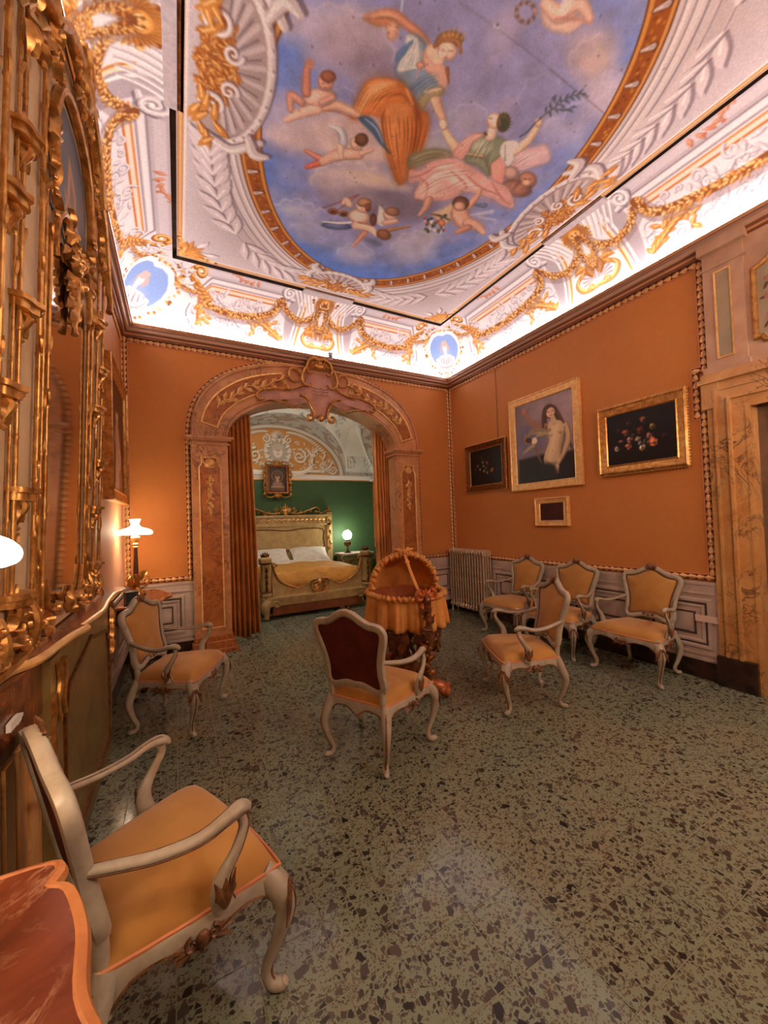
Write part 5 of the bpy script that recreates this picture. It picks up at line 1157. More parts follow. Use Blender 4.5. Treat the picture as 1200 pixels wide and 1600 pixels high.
# ------------------------------------------------------------------ bed
bed = empty('bed', 'painted cream and gilt double bed with carved headboard', 'bed', TZ(2.13, 6.45))
HW = .90; BL_ = 2.24
for s in (-1, 1): B().box(s*HW-.035, s*HW+.035, .06, BL_-.05, .20, .36).box(s*(HW+.0)-.045, s*HW+.045, .06, BL_-.05, .185, .215).build('side_rail', MT['bedpaint'], bed)
fb = [(-HW+.1,.24),(HW-.1,.24),(HW-.1,.86),(HW-.12,.82),(HW-.16,.70),(HW-.28,.56),(HW-.5,.48),(.30,.48),(.18,.54),(.10,.60),(0,.62),(-.10,.60),(-.18,.54),(-.30,.48),(-HW+.5,.48),(-HW+.28,.56),(-HW+.16,.70),(-HW+.12,.82),(-HW+.1,.86)]
B().prism(fb, -.02, .03).build('footboard', MT['bedpaint'], bed, smooth=False)
gb = B()
for s in (-1, 1):
    gb.scroll([(s*(HW-.11),.88),(s*(HW-.14),.76),(s*(HW-.24),.60),(s*(HW-.48),.485),(s*.32,.485),(s*.2,.55)], -.02, .028, .02, None, 8, 6)
    gb.scroll(spiral(s*(HW-.13), .90, .05, 1.2, 0, s, 16), -.02, .022, .01)
    gb.scroll([(s*.04,.60),(s*.15,.58),(s*.16,.48),(s*.07,.36),(0,.31)], -.045, .022, .014, None, 8, 5)
    for k in range(4): gb.leaf(s*.03, .56-.05*k, (-.3-.3*k) if s > 0 else pi+.3+.3*k, .12, .05, -.03, -.03, 0, 2)
gb.ball((0,-.05,.54), (.05,.04,.06), 10); gb.leaf(0, .42, -pi/2, .16, .07, -.03, -.03)
gb.build('footboard_gilding', MT['gold'], bed)
for s in (-1, 1):
    pb = B().lathe([(.085,.36),(.10,.40),(.10,.42),(.082,.45),(.078,.88),(.085,.92),(.105,.94),(.11,.99),(.10,1.01),(.06,1.02)], 8, Matrix.Translation((s*HW,0,0)))
    po_ = pb.build('post', MT['bedpaint'], bed, ang=20)
    g2 = B()
    for k in range(5): g2.leaf(s*HW, 1.0, pi/2+(k-2)*.4, .11, .06, -.0, .03, .0, 2)
    g2.ball((s*HW,0,1.05), (.05,.05,.04), 8)
    for k in range(4): g2.leaf(s*HW, .86-.1*k, -pi/2, .12, .05, -.085, -.02, 0, 2)
    g2.lathe([(.088,.455),(.1,.465),(.088,.475)], 8, Matrix.Translation((s*HW,0,0))); g2.lathe([(.084,.905),(.112,.93),(.084,.95)], 8, Matrix.Translation((s*HW,0,0)))
    g2.build('post_finial', MT['golddark'], po_)
b = B().box(-HW-.06, HW+.06, -.07, .06, .28, .34).box(-HW-.08, HW+.08, -.09, .08, .335, .365).box(-HW-.05, HW+.05, -.06, .05, .22, .29)
b.build('plinth', MT['bedpaint'], bed, smooth=False)
for s in (-1, 1):
    lg = B().tube([(s*HW,-.02,.30,.09),(s*(HW+.03),-.06,.20,.085),(s*(HW+.01),-.05,.10,.05),(s*(HW+.02),-.06,.03,.045)], n=10, sm=5); lg.scroll(spiral(s*(HW-.15), .24, .07, 1.2, 0 if s > 0 else pi, s, 16), -.06, .03, .015)
    lg.build('leg', MT['bedpaint'], bed)
    B().tube([(s*HW,BL_-.05,.30,.06),(s*HW,BL_-.05,.02,.045)], n=8).build('leg', MT['bedpaint'], bed)
B().box(-HW+.1, HW-.1, -.015, .01, .07, .25).box(-HW+.05, HW-.05, .02, .04, .05, .10).build('underskirt', MT['bedrust'], bed, smooth=False)
B().box(-HW+.05, HW-.05, .14, BL_-.05, .30, .58).build('mattress', MT['sheet'], bed)
hb = B().box(-.98, .98, BL_-.02, BL_+.05, .2, 1.52).box(-1.04, 1.04, BL_-.06, BL_+.06, 1.50, 1.545).box(-1.0, 1.0, BL_-.04, BL_+.05, 1.545, 1.70).box(-1.08, 1.08, BL_-.08, BL_+.06, 1.70, 1.75)
for s in (-1, 1): hb.box(s*1.02-.06, s*1.02+.06, BL_-.06, BL_+.06, .1, 1.80)
hbo = hb.build('headboard', MT['bedpaint'], bed, smooth=False)
hp = B(); hp.sweep(cr([(-.86,.95),(-.3,.90),(0,.95),(.3,.90),(.86,.95),(.88,1.2),(.86,1.42),(.4,1.45),(0,1.41),(-.4,1.45),(-.86,1.42),(-.88,1.2)], 3, True), [(0,BL_-.018),(.008,BL_-.036),(.02,BL_-.034),(.026,BL_-.018)]); hp.build('headboard_moulding', MT['golddark'], hbo)
hg = B()
for k in range(38): hg.leaf(-.96+.052*k, 1.62, (.7 if k % 2 else -.7), .08, .035, BL_-.042, -.012, 0, 2)
for s in (-1, 1):
    hg.scroll([(s*.12,1.80),(s*.3,1.78),(s*.5,1.84),(s*.72,1.92),(s*.80,1.84),(s*.72,1.80)], BL_-.0, .03, .014, None, 8, 6); hg.scroll([(s*.80,1.78),(s*.92,1.80),(s*.98,1.86)], BL_, .022, .01, None, 8, 5)
    hg.scroll(spiral(s*.22, 1.86, .06, 1.3, pi/2, s, 16), BL_-.0, .02, .01); hg.scroll(spiral(s*.45, 1.80, .045, 1.3, 0, s, 16), BL_-.0, .016, .01)
    for k in range(5): hg.leaf(s*(.2+.12*k), 1.80, pi/2-s*.8, .09, .04, BL_-.01, -.02, 0, 2)
    for k in range(6): hg.leaf(s*1.02, 1.62-.12*k, -pi/2+.3*(-1)**k, .12, .06, BL_-.07, -.025, 0, 2)
    hg.lathe([(.03,1.80),(.05,1.82),(.05,1.84),(.025,1.86),(.035,1.90),(.01,1.94)], 8, Matrix.Translation((s*1.02,BL_,0)))
for k in range(9): hg.leaf(0, 1.80, pi/2+(k-4)*.32, .22-.015*abs(k-4), .07, BL_-.02, -.035, 0, 2)
hg.ball((0,BL_-.03,1.84), (.09,.04,.07), 10); hg.leaf(0, 1.86, -pi/2, .16, .09, BL_-.05, -.03, 0, 2)
hg.build('headboard_carving', MT['gold'], hbo)
# bedding
def cushion(name, mt, cx, cy, cz, lx, ly, h, T, n=14, label='', cat='', group=None, pinch=.16):
    V = []; F = []; m_ = n+1
    for sgn in (1, -1):
        for i in range(m_):
            for j in range(m_):
                u, v = -1+2*i/n, -1+2*j/n; k = max(0, (1-abs(u)**3)*(1-abs(v)**3))**.5
                pu = 1-pinch*(1-abs(v)**2)*abs(u)**6*.5; pv = 1-pinch*(1-abs(u)**2)*abs(v)**6*.5
                V.append((cx+u*lx*pu, cy+v*ly*pv, cz+sgn*h*k*(1 if sgn > 0 else .6)+.008*math.sin(7*u+5*v)*k))
    for q in range(2):
        for i in range(n):
            for j in range(n): F.append(tuple(q*m_*m_+a for a in (i*m_+j, (i+1)*m_+j, (i+1)*m_+j+1, i*m_+j+1)))
    o = B().add(V, F, T).build(name, mt, ang=85); return tag(o, label, cat, group)
PT = lambda x, r: TZ(2.13+x, 6.45+1.86, .86) @ Matrix.Rotation(math.radians(32), 4, 'X') @ Matrix.Rotation(r, 4, 'Z')
cushion('pillow', MT['sheet'], 0, 0, 0, .40, .26, .10, PT(-.44,.04), label='white pillow on the bed half nearer the arch curtain by the corner table', cat='pillow', group='white pillows on the bed')
cushion('pillow', MT['sheet'], 0, 0, 0, .42, .26, .10, PT(.42,-.04), label='white pillow on the bed half beside the lit globe lamp', cat='pillow', group='white pillows on the bed')
V = []; F = []; nx_, ny_ = 40, 36
for j in range(ny_+1):
    for i in range(nx_+1):
        u, v = -1+2*i/nx_, j/ny_; x = u*(HW+.02); y = .045+v*1.525
        hgt = .70+.05*(1-abs(u)**4)+.012*math.sin(9*u+4*v)*math.sin(5*v+2*u)
        if abs(u) > .9: hgt -= (abs(u)-.9)/.1*.26
        if v < .07: hgt -= (1-v/.07)**1.5*.36
        V.append((2.13+x, 6.45+y, hgt))
for j in range(ny_):
    for i in range(nx_): F.append((j*(nx_+1)+i, j*(nx_+1)+i+1, (j+1)*(nx_+1)+i+1, (j+1)*(nx_+1)+i))
o = B().add(V, F).build('coverlet', MT['ochre'], ang=80); md = o.modifiers.new('s', 'SOLIDIFY'); md.thickness = .05; md.offset = -1; tag(o, 'ochre quilted coverlet spread over the double bed', 'coverlet')
V = []; F = []
for j in range(9):
    for i in range(31):
        u, v = -1+2*i/30, j/8; V.append((2.13+u*(HW+.015), 6.45+1.5+v*.55, .715+.045*(1-abs(u)**4)+.01*math.sin(11*u+3*v)-(max(0, abs(u)-.9)/.1*.2)))
for j in range(8):
    for i in range(30): F.append((j*31+i, j*31+i+1, (j+1)*31+i+1, (j+1)*31+i))
o = B().add(V, F).build('sheet', MT['sheet'], ang=80); md = o.modifiers.new('s', 'SOLIDIFY'); md.thickness = .06; md.offset = -1; tag(o, 'white linen sheet folded back under the bed pillows', 'sheet')
# bedside cabinet and globe lamp
ns = empty('bedside_cabinet', 'green painted bedside cabinet with white marble top', 'cabinet', TZ(3.70, 8.46))
outl = cr([(-.34,-.24),(0,-.27),(.34,-.24),(.36,0),(.34,.24),(-.34,.24),(-.36,0)], 4, True)
B().plate(outl, .10, .79).build('body', plain('green_cabinet_paint', (104,104,58), (88,84,44), 6, .45), ns, ang=50)
B().plate([(x*1.1, y*1.1) for x, y in outl], .79, .825).build('top', MT['dado'], ns, ang=50)
gd = B().frame(-.28, .28, .18, .70, [(0,-.262),(.006,-.285),(.02,-.285),(.026,-.262)]); gd.build('door_moulding', MT['gold'], ns)
for sx in (-1, 1):
    for sy in (-1, 1): B().tube([(sx*.31,sy*.2,.12,.03),(sx*.34,sy*.22,.05,.02),(sx*.33,sy*.21,.012,.02)], n=8, sm=3).build('leg', MT['gold'], ns)
for s in (-1, 1): B().scroll([(s*.36,.79),(s*.42,.74),(s*.40,.66),(s*.36,.68)], -.2, .016, .008, None, 6, 5).build('corner_gilding', MT['gold'], ns)
lp = empty('globe_lamp', 'brass oil lamp with lit white globe on the bedside cabinet', 'lamp', TZ(3.50, 8.42, .826))
B().lathe([(.075,0),(.08,.012),(.05,.03),(.025,.05),(.02,.12),(.03,.14),(.075,.18),(.085,.22),(.07,.26),(.035,.275)], 20).build('base', plain('aged_brass', (120,84,48), (90,60,32), 14, .35, .7), lp)
B().lathe([(.035,.275),(.04,.30),(.055,.305),(.045,.32)], 16).build('gallery', MT['golddark'], lp)
B().lathe([(.045,.315),(.075,.335),(.1,.375),(.108,.415),(.1,.455),(.075,.495),(.05,.515),(.045,.53)], 24).build('globe', MT['globe'], lp)
# bedside wall device
o = B().lathe([(.01,-.02),(.06,0),(.075,.03),(.07,.045),(.02,.05)], 16, TZ(BX1-.09, BY1-.09, ZG-.02)).build('smoke_detector', MT['whiteplastic']); tag(o, 'white round detector in the corner of the green alcove wall', 'detector')
# ------------------------------------------------------------------ armchairs
def make_chair():
    root = empty('armchair', 'x', 'armchair', group='cream and tan armchairs')
    for s in (-1, 1):
        for fr_ in (1, 0):
            if fr_: P = [(.280,.203,.40,.036),(.314,.236,.345,.041),(.332,.254,.275,.033),(.308,.230,.16,.021),(.284,.206,.08,.017),(.292,.214,.030,.019),(.316,.238,.021,.019),(.328,.250,.032,.013)]
            else: P = [(.206,-.213,.40,.032),(.224,-.240,.33,.033),(.240,-.268,.24,.027),(.224,-.248,.13,.019),(.204,-.228,.065,.016),(.210,-.238,.028,.018),(.228,-.260,.02,.017),(.238,-.272,.029,.012)]
            P = [(s*p[0],)+p[1:] for p in P]; lg = B().tube(P, n=10, sm=5).build('leg', MT['cream'], root, ang=70)
            Q = cr(P, 5); dx, dy = (s*.72, .69) if fr_ else (s*.5, -.86)
            e = B().tube([(p[0]+dx*p[3]*.93, p[1]+dy*p[3]*.93, p[2], .0062) for p in Q[2:-6]], n=5)
            if fr_:
                M_ = Matrix.Translation((s*.322,.244,.36)) @ Matrix.Rotation(math.atan2(s*.72,.69)*-1, 4, 'Z')
                for a in (-.45, 0, .45): e.leaf(0, 0, -pi/2+a, .12, .042, .026, .016, .0, 2, M_)
            e.build('gilt_edge', MT['edge'], lg)
    # seat rails with shaped aprons
    c_ = {'fl':(-.318,.242), 'fr':(.318,.242), 'bl':(-.222,-.235), 'br':(.222,-.235)}
    def rail(a, b_, bow, name):
        (x0, y0), (x1, y1) = a, b_; dx, dy = x1-x0, y1-y0; ln = math.hypot(dx, dy); nx_, ny_ = dy/ln, -dx/ln; V = []; F = []; n = 22
        for i in range(n+1):
            s = -1+2*i/n; w = bow*(1-s*s)*(1-.35*math.cos(3*pi*s)); x, y = x0+dx*(i/n)+nx_*w, y0+dy*(i/n)+ny_*w
            lo = .338+.022*math.sin(pi*abs(s)*1.15)-.026*math.exp(-(s/.22)**2)-.055*max(0, abs(s)-.78)/.22
            for (u, z) in ((0,lo+.006),(.004,lo),(.0045,.398),(0,.405),(-.026,.405),(-.026,lo+.004)): V.append((x+nx_*u, y+ny_*u, z))
        for i in range(n):
            for j in range(6): F.append((i*6+j, i*6+(j+1) % 6, i*6+6+(j+1) % 6, i*6+6+j))
        F += [tuple(range(6)), tuple(n*6+j for j in range(5,-1,-1))]
        r_ = B().add(V, F).build(name, MT['cream'], root, ang=50)
        e = B(); e.tube([(V[i*6+1][0]+nx_*.001, V[i*6+1][1]+ny_*.001, V[i*6+1][2]+.003) for i in range(1, n)], .0042, 5)
        if bow > 0:
            m_ = ((x0+x1)/2+nx_*(bow*.66+.004), (y0+y1)/2+ny_*(bow*.66+.004)); M_ = Matrix(((dx/ln, nx_, 0, m_[0]), (dy/ln, ny_, 0, m_[1]), (0,0,1,.345), (0,0,0,1)))
            for q in (-1, 1):
                e.scroll(spiral(q*.03, .005, .022, 1.2, pi/2, -q, 12), .006, .008, .004, M_, 5)
                for k in range(3): e.leaf(q*.02, .0, (0 if q > 0 else pi)-q*(.5-.4*k), .075, .026, .0, .012, 0, 2, M_, 5)
            e.ball((0,.008,.006), (.02,.012,.024), 8, M_); e.leaf(0, 0, -pi/2, .04, .03, .002, .012, 0, 1, M_, 5)
        e.build('gilt_carving', MT['edge'], r_)
    rail(c_['fr'], c_['fl'], .024, 'front_rail'); rail(c_['fl'], c_['bl'], .012, 'side_rail'); rail(c_['br'], c_['fr'], .012, 'side_rail'); rail(c_['bl'], c_['br'], .0, 'back_rail')
    # seat
    V = []; F = []; n = 22; m_ = n+1
    for i in range(m_):
        for j in range(m_):
            u, v = -1+2*i/n, -1+2*j/n; t = (v+1)/2; hw = .214+(.312-.214)*t**.9
            x = u*hw*(1+.02*math.cos(pi*v/2)); y = -.232+t*.474+(.022*(1-u*u)*(t**3)); k = ((1-abs(u)**6)*(1-abs(v)**6))**.45
            V.append((x, y, .404+.074*k+.010*(1-u*u)*(1-v*v)))
    for i in range(n):
        for j in range(n): F.append((i*m_+j, i*m_+j+1, (i+1)*m_+j+1, (i+1)*m_+j))
    bt = len(V); rim = [i*m_ for i in range(m_)]+[n*m_+j for j in range(1, m_)]+[i*m_+n for i in range(n-1,-1,-1)]+[j for j in range(n-1,0,-1)]
    for r in rim: V.append((V[r][0], V[r][1], .39))
    for q in range(len(rim)): F.append((rim[q], rim[(q+1) % len(rim)], bt+(q+1) % len(rim), bt+q))
    F.append(tuple(range(bt, len(V))))
    st = B().add(V, F).build('seat', MT['tan'], root, ang=75)
    B().tube([(V[r][0]*1.018, V[r][1]+(.004 if V[r][1] > 0 else -.003), .407) for r in rim], .0065, 5, closed=True).build('braid', MT['braidpink'], st)
    # back
    ta = math.atan2(.11, .55); T = Matrix.Translation((0,-.215,.45)) @ Matrix.Rotation(ta, 4, 'X')
    half_ = [(0,.066),(.06,.070),(.12,.052),(.165,.040),(.200,.052),(.212,.095),(.205,.16),(.212,.24),(.232,.32),(.252,.385),(.258,.425),(.245,.455),(.212,.468),(.165,.472),(.12,.490),(.075,.518),(.035,.537)]
    ol = [(x, z) for x, z in half_]+[(0,.543)]+[(-x, z) for x, z in half_[:0:-1]]; ol = cr(ol, 3, True)
    bf = B().sweep(ol, [(.022,-.006),(.021,.012),(.010,.021),(-.008,.023),(-.022,.016),(-.026,.0),(-.022,-.016),(0,-.02),(.018,-.016)], T)
    for s in (-1, 1): bf.tube([(s*.196,-.222,.40,.022),(s*.198,-.226,.46,.021),(s*.204,-.226,.51,.02)], n=8, sm=4)
    bfo = bf.build('back_frame', MT['cream'], root, ang=60)
    gi = B().sweep(ol, [(.024,.008),(.026,.014),(.020,.016),(.019,.010)], T)
    for s in (-1, 1):
        gi.scroll([(0,.55),(s*.03,.556),(s*.05,.542),(s*.04,.528)], .016, .011, .006, T, 6, 5)
        for k in range(4): gi.leaf(s*.008, .53, (.15+.4*k) if s > 0 else pi-.15-.4*k, .062, .026, .014, .016, 0, 2, T, 5)
        for k in range(2): gi.leaf(s*.01, .07, (-.1+.3*k) if s > 0 else pi+.1-.3*k, .07, .022, .014, .012, 0, 2, T, 5)
    gi.ball((0,.022,.542), (.016,.012,.018), 8, T); gi.ball((0,.02,.07), (.016,.01,.014), 8, T)
    gi.build('gilt_carving', MT['edge'], bfo)
    inn = [(p[0]+q.x*.018, p[1]+q.y*.018) for p, q in zip(ol, normals2(ol, True))]
    B().pad(inn, .006, .030, T, 6, 3., -.004).build('backrest', MT['tan'], root, ang=75)
    B().pad(inn, -.009, -.006, T, 5, 2.5, -.005).build('back_panel', MT['oxblood'], root, ang=75)
    # arms
    for s in (-1, 1):
        A_ = [(.222,-.262,.690,.015),(.244,-.205,.676,.017),(.278,-.11,.656,.018),(.306,-.01,.652,.019),(.316,.06,.668,.021),(.312,.105,.674,.024),(.308,.132,.664,.021),(.306,.142,.648,.013)]
        A_ = [(s*p[0],)+p[1:] for p in A_]; ar = B().tube(A_, n=10, sm=5, sq=.8, ref=(1,0,0)).build('armrest', MT['cream'], root, ang=70)
        Q = cr(A_, 5); B().tube([(p[0]+s*p[3]*.75, p[1], p[2]-p[3]*.55, .004) for p in Q[:-4]], n=5).tube([(p[0]-s*p[3]*.5, p[1], p[2]+p[3]*.62, .0035) for p in Q[2:-8]], n=5).build('gilt_edge', MT['edge'], ar)
        S_ = [(.308,.112,.655,.017),(.318,.118,.615,.016),(.322,.088,.560,.018),(.312,.052,.505,.024),(.302,.046,.455,.030),(.300,.060,.405,.033)]
        S_ = [(s*p[0],)+p[1:] for p in S_]; su = B().tube(S_, n=10, sm=5, sq=.72, ref=(0,1,0)).build('arm_support', MT['cream'], root, ang=70)
        Q = cr(S_, 5); e = B().tube([(p[0]+s*p[3]*.3, p[1]+p[3]*.93, p[2], .004) for p in Q[2:-1]], n=5)
        M_ = Matrix(((0,s,0,s*.318),(1,0,0,.052),(0,0,1,.42),(0,0,0,1)))
        for a in (-.35, 0, .35): e.leaf(0, 0, pi/2+a, .10, .030, .006, .014, 0, 2, M_, 6)
        e.build('gilt_edge', MT['edge'], su)
    return root
chair0 = make_chair()
CH = [(-.07,1.551,22.3,'armchair turned side-on between the chimneypiece and the red marble table'),
      (-.011,3.605,-25.1,'armchair standing at the end of the chimneypiece beside the tall lit lamp'),
      (1.182,2.416,30.4,'armchair alone mid-floor showing its dark red cloth back, before the cradle'),
      (2.574,2.408,152.4,'armchair set out from the wall row, facing the cradle'),
      (3.875,3.73,179.5,'armchair against the wall dado right beside the radiator'),
      (3.852,2.977,179.6,'middle armchair of the three lined up against the picture wall'),
      (3.892,2.175,180.5,'armchair against the picture wall at the door end of the row')]
for i, (x, y, a, lab) in enumerate(CH):
    o = chair0 if i == 0 else dup(chair0)
    o.matrix_world = TZ(x, y, .0, math.radians(a-90)); o['label'] = lab
# ------------------------------------------------------------------ chimneypiece
XF = -.45
cp = empty('chimneypiece', 'wide marble chimneypiece with serpentine ledge under the gilded mirror', 'chimneypiece', TL())
plan = [(1.25,-.538),(1.30,-.52),(1.55,-.525),(1.74,-.52),(1.85,-.468),(2.05,-.448),(2.20,-.432),(2.33,-.402),(2.36,-.432),(2.55,-.416),(2.78,-.402),(3.05,-.42),(3.40,-.43),(3.52,-.405),(3.60,-.39),(3.68,-.40),(3.70,-.43),(3.70,-.538)]
pl = [(y, x-L) for y, x in plan]
B().plate(pl, 1.07, 1.10).build('ledge', MT['ledge'], cp, ang=30)
rim = cr([(a, b, 1.085) for a, b in pl[1:8]], 4); rim2 = cr([(a, b, 1.085) for a, b in pl[8:-1]], 4)
B().tube([(p[0], p[1]+.004, p[2]) for p in rim], .017, 8).tube([(p[0], p[1]+.004, p[2]) for p in rim2], .014, 8).build('ledge_moulding', MT['goldpale'], cp)
B().box(1.95, 3.44, .022, XF-L, 0, 1.05).build('breast', MT['greenmarble'], cp, smooth=False)
b = B().box(1.30, 1.95, .022, .078, 0, .86)
for k in range(5): b.box(1.36+.11*k, 1.43+.11*k, .07, .088, .06, .84)
b.build('jamb', MT['giallo'], cp, smooth=False)
b = B().prism([(1.28,.92),(1.32,.86),(1.96,.86),(2.0,.93),(1.98,1.03),(2.02,1.07),(1.26,1.07)], .022, .085)
b.build('capital', MT['walnut'], cp)
cg = B()
for s in (2.02, 2.10): cg.scroll([(s,1.02),(s+.02,.95),(s-.01,.86),(s+.02,.78)], XF-L+.01, .014, .008, None, 6, 5)
cg.build('gilt_carving', MT['gold'], cp); cg = B().box(1.955, 1.985, XF-L-.002, XF-L+.012, 0, .92); cg.build('gilt_fillet', MT['gold'], cp); cg = B()
for z0 in (1.0, .90, .80):
    for k in range(3): cg.leaf(3.38, z0, -pi/2+(k-1)*.5, .13, .05, XF-L, .03, .02, 2)
cg.scroll([(3.33,1.04),(3.42,1.0),(3.43,.9),(3.38,.82),(3.41,.74)], XF-L+.01, .024, .01, None, 8, 5)
cg.build('gilt_corbel', MT['gold'], cp)
fm = B().sweep(cr([(2.12,.12),(3.3,.12),(3.3,.75),(3.22,.88),(2.9,.93),(2.7,.97),(2.5,.93),(2.2,.88),(2.12,.75)], 1, True), [(0,XF-L),(.0,XF-L+.012),(.02,XF-L+.012),(.025,XF-L)]); fm.build('panel_moulding', MT['golddark'], cp)
# white tags
q = at(22, 1126, 0, L+.09)
o = B().prism([(-.06,-.012),(-.01,-.012),(.0,-.016),(.03,-.011),(.034,-.005),(.046,-.004),(.046,.005),(.034,.006),(.03,.011),(.0,.014),(-.06,.012)], .0, .012, Matrix(((0,1,0,L+.088),(1,0,0,q.y),(0,0,1,q.z),(0,0,0,1)))).build('plastic_clip', MT['whiteplastic'], ang=30); tag(o, 'white plastic clip on the yellow marble jamb of the chimneypiece', 'clip')
p0, p1 = at(1087, 964, 0, R-.03), at(1131, 973, 0, R-.03)
o = B().box(-p0.y, -p1.y, .036, .041, p0.z-.03, p0.z+.03, TR()).build('clear_strip', plain('clear_acrylic', (214,190,168), None, rough=.15), smooth=False); tag(o, 'pale acrylic strip fixed across the dado next to the door', 'strip')

# ------------------------------------------------------------------ overmantel mirror
YM = 2.44; om = empty('overmantel_mirror', 'tall gilded overmantel mirror with bamboo columns and small bracket shelves', 'mirror', TL(YM, 1.1) @ Matrix.Rotation(math.radians(-1.8), 4, 'X') @ Matrix.Translation((0,0,-1.1)))
def flip(pts): return [(-x, z) for x, z in pts]
right = [(.96,1.11),(.96,3.18),(.90,3.30),(.80,3.38),(.72,3.52),(.62,3.60),(.46,3.66),(.36,3.78),(.20,3.86),(0,3.89)]
B().prism(right+flip(right[-2::-1]), .0, .035).build('backboard', MT['board'], om, smooth=False)
gz = [(.33,1.22),(.355,1.32),(.355,2.72),(.30,2.84),(.16,2.92),(0,2.95)]
gl_ = cr(gz, 1)+flip(gz[-2::-1])
B().prism([(0,1.19)]+gl_[:], .036, .044).build('glass', MT['mirror'], om, smooth=False)
cvp = Cv(-.34, 2.98, .34, 3.62, .008, (84,92,104))
for k in range(60): cvp.dot(rnd.uniform(-.34,.34), rnd.uniform(2.98,3.6), rnd.uniform(.02,.06), rnd.choice(((96,102,112),(74,82,96),(104,106,112))), .4)
cvp.poly([(-.06,3.44),(.10,3.34),(.12,3.16),(.02,3.04),(-.08,3.16)], (186,132,84), k=1); cvp.poly([(-.02,3.36),(.06,3.30),(.06,3.18),(-.02,3.14)], (112,92,84), k=1)
for k in range(26): cvp.leaf(rnd.uniform(-.15,.18), rnd.uniform(3.0,3.2), rnd.uniform(0, 6), .08, .03, ((90,60,40),(170,118,72),(206,156,104)))
gx, gy = np.meshgrid(np.linspace(-.34, .34, 86), np.linspace(2.98, 3.62, 81)); mm = ((np.abs(gx)/.35)**2.6+(np.clip(gy-3.2, 0, 9)/.40)**2.6)[:-1,:-1] < 1
grid_mesh('painted_panel', np.stack([gx, np.full_like(gx, .040), gy], -1), cvp.a, MT['oil'], om, mask=mm)
def bamboo(x, z0, z1, r, d, seed):
    rg_ = random.Random(seed); b = B(); z = z0; P = []
    zs_ = [z0]
    while zs_[-1] < z1-.2: zs_.append(zs_[-1]+rg_.uniform(.16,.3))
    zs_.append(z1)
    for a, c in zip(zs_[:-1], zs_[1:]): P += [(x,d,a,r*1.0),(x,d,a+.012,r*.92),(x,d,c-.014,r*.9),(x,d,c-.004,r*1.18)]
    b.tube(P, n=8)
    for a in zs_[1:-1]:
        if rg_.random() < .6: b.leaf(x, a, pi/2+rg_.uniform(-.5,.5), .07, .018, d+r*.6, .008, .006, 1)
    b.build('bamboo_column', MT['gold'], om, ang=50)
k = 0
for s in (-1, 1):
    for (x, z0, z1, r, d) in ((.385,1.16,2.86,.0095,.056), (.425,1.12,2.98,.008,.05), (.50,1.12,3.60,.011,.055), (.70,1.12,3.52,.009,.052), (.735,1.35,3.40,.006,.046), (.87,1.12,3.34,.0105,.055), (.94,1.12,3.20,.0075,.048)):
        k += 1; bamboo(s*x, z0, z1, r, d, k)
def shelf(x, z, w_, d_):
    pl_ = cr([(-w_,0),(-w_,.04),(-w_*.72,d_*.72),(-w_*.3,d_*.8),(0,d_),(w_*.3,d_*.8),(w_*.72,d_*.72),(w_,.04),(w_,0)], 3); T = Matrix.Translation((x,.03,0))
    b = B().plate(pl_, z-.008, z+.010, T).plate([(p[0]*.82, p[1]*.82) for p in pl_], z-.035, z-.008, T)
    b.tube([(x,.04,z-.03,.018),(x,.068,z-.05,.017),(x,.052,z-.09,.013),(x,.045,z-.12,.009),(x,.056,z-.135,.008)], n=8, sm=4)
    for s in (-1, 1): b.leaf(x, z-.04, -pi/2+s*.5, .08, .03, .045, .018, .01, 2)
    b.build('bracket_shelf', MT['gold'], om, ang=40)
for s in (-1, 1):
    for (x, z, w_, d_) in ((.68,1.34,.085,.09),(.66,1.70,.075,.085),(.80,2.02,.075,.08),(.67,2.36,.08,.085),(.80,2.66,.075,.08),(.70,2.95,.075,.08)): shelf(s*x, z, w_, d_)
def cluster(b, x0, x1, z0, z1, n, d, ln=.085, down=False):
    for i in range(n): b.leaf(rnd.uniform(x0,x1), rnd.uniform(z0,z1), (-pi/2 if down else rnd.uniform(0, 2*pi))+rnd.uniform(-.8,.8), ln*rnd.uniform(.7,1.2), ln*.42, d, .028, rnd.uniform(0,.03), 2)
    for i in range(n//4): b.ball((rnd.uniform(x0,x1), d+.02, rnd.uniform(z0,z1)), rnd.uniform(.012,.022), 6)
b = B()
cluster(b, -.20, .20, 2.86, 3.04, 40, .06); cluster(b, -.10, .10, 2.66, 2.9, 26, .055, .10, True); b.tube([(0,.065,2.85,.02),(.01,.07,2.70,.018),(0,.065,2.60,.013),(-.01,.07,2.55,.018)], n=8, sm=4)
for s in (-1, 1): b.scroll([(s*.10,2.98),(s*.22,3.02),(s*.32,2.94),(s*.36,2.82),(s*.33,2.76)], .065, .022, .012, None, 8, 5)
b.build('foliage_drop', MT['gold'], om)
b = B()
for s in (-1, 1):
    b.scroll([(s*.97,3.16),(s*1.02,3.24),(s*.96,3.32),(s*.88,3.30)], .075, .024, .012, None, 8, 5); b.scroll([(s*.92,3.26),(s*.84,3.36),(s*.76,3.46),(s*.66,3.58),(s*.50,3.64)], .075, .026, .03, None, 8, 5)
    b.scroll([(s*.52,3.62),(s*.42,3.72),(s*.34,3.80),(s*.18,3.87),(0,3.90)], .085, .03, .034, None, 8, 5); b.scroll(spiral(s*.54, 3.66, .05, 1.3, 0, s, 16), .09, .024, .012)
    b.scroll([(s*.36,3.10),(s*.40,3.30),(s*.33,3.50),(s*.2,3.62),(0,3.66)], .06, .022, .022, None, 8, 5)
    cluster(b, *sorted((s*.34, s*.52)), 3.5, 3.66, 14, .06); cluster(b, *sorted((s*.60, s*.80)), 3.3, 3.5, 12, .06); cluster(b, *sorted((s*.36, s*.46)), 2.9, 3.3, 14, .055, .10)
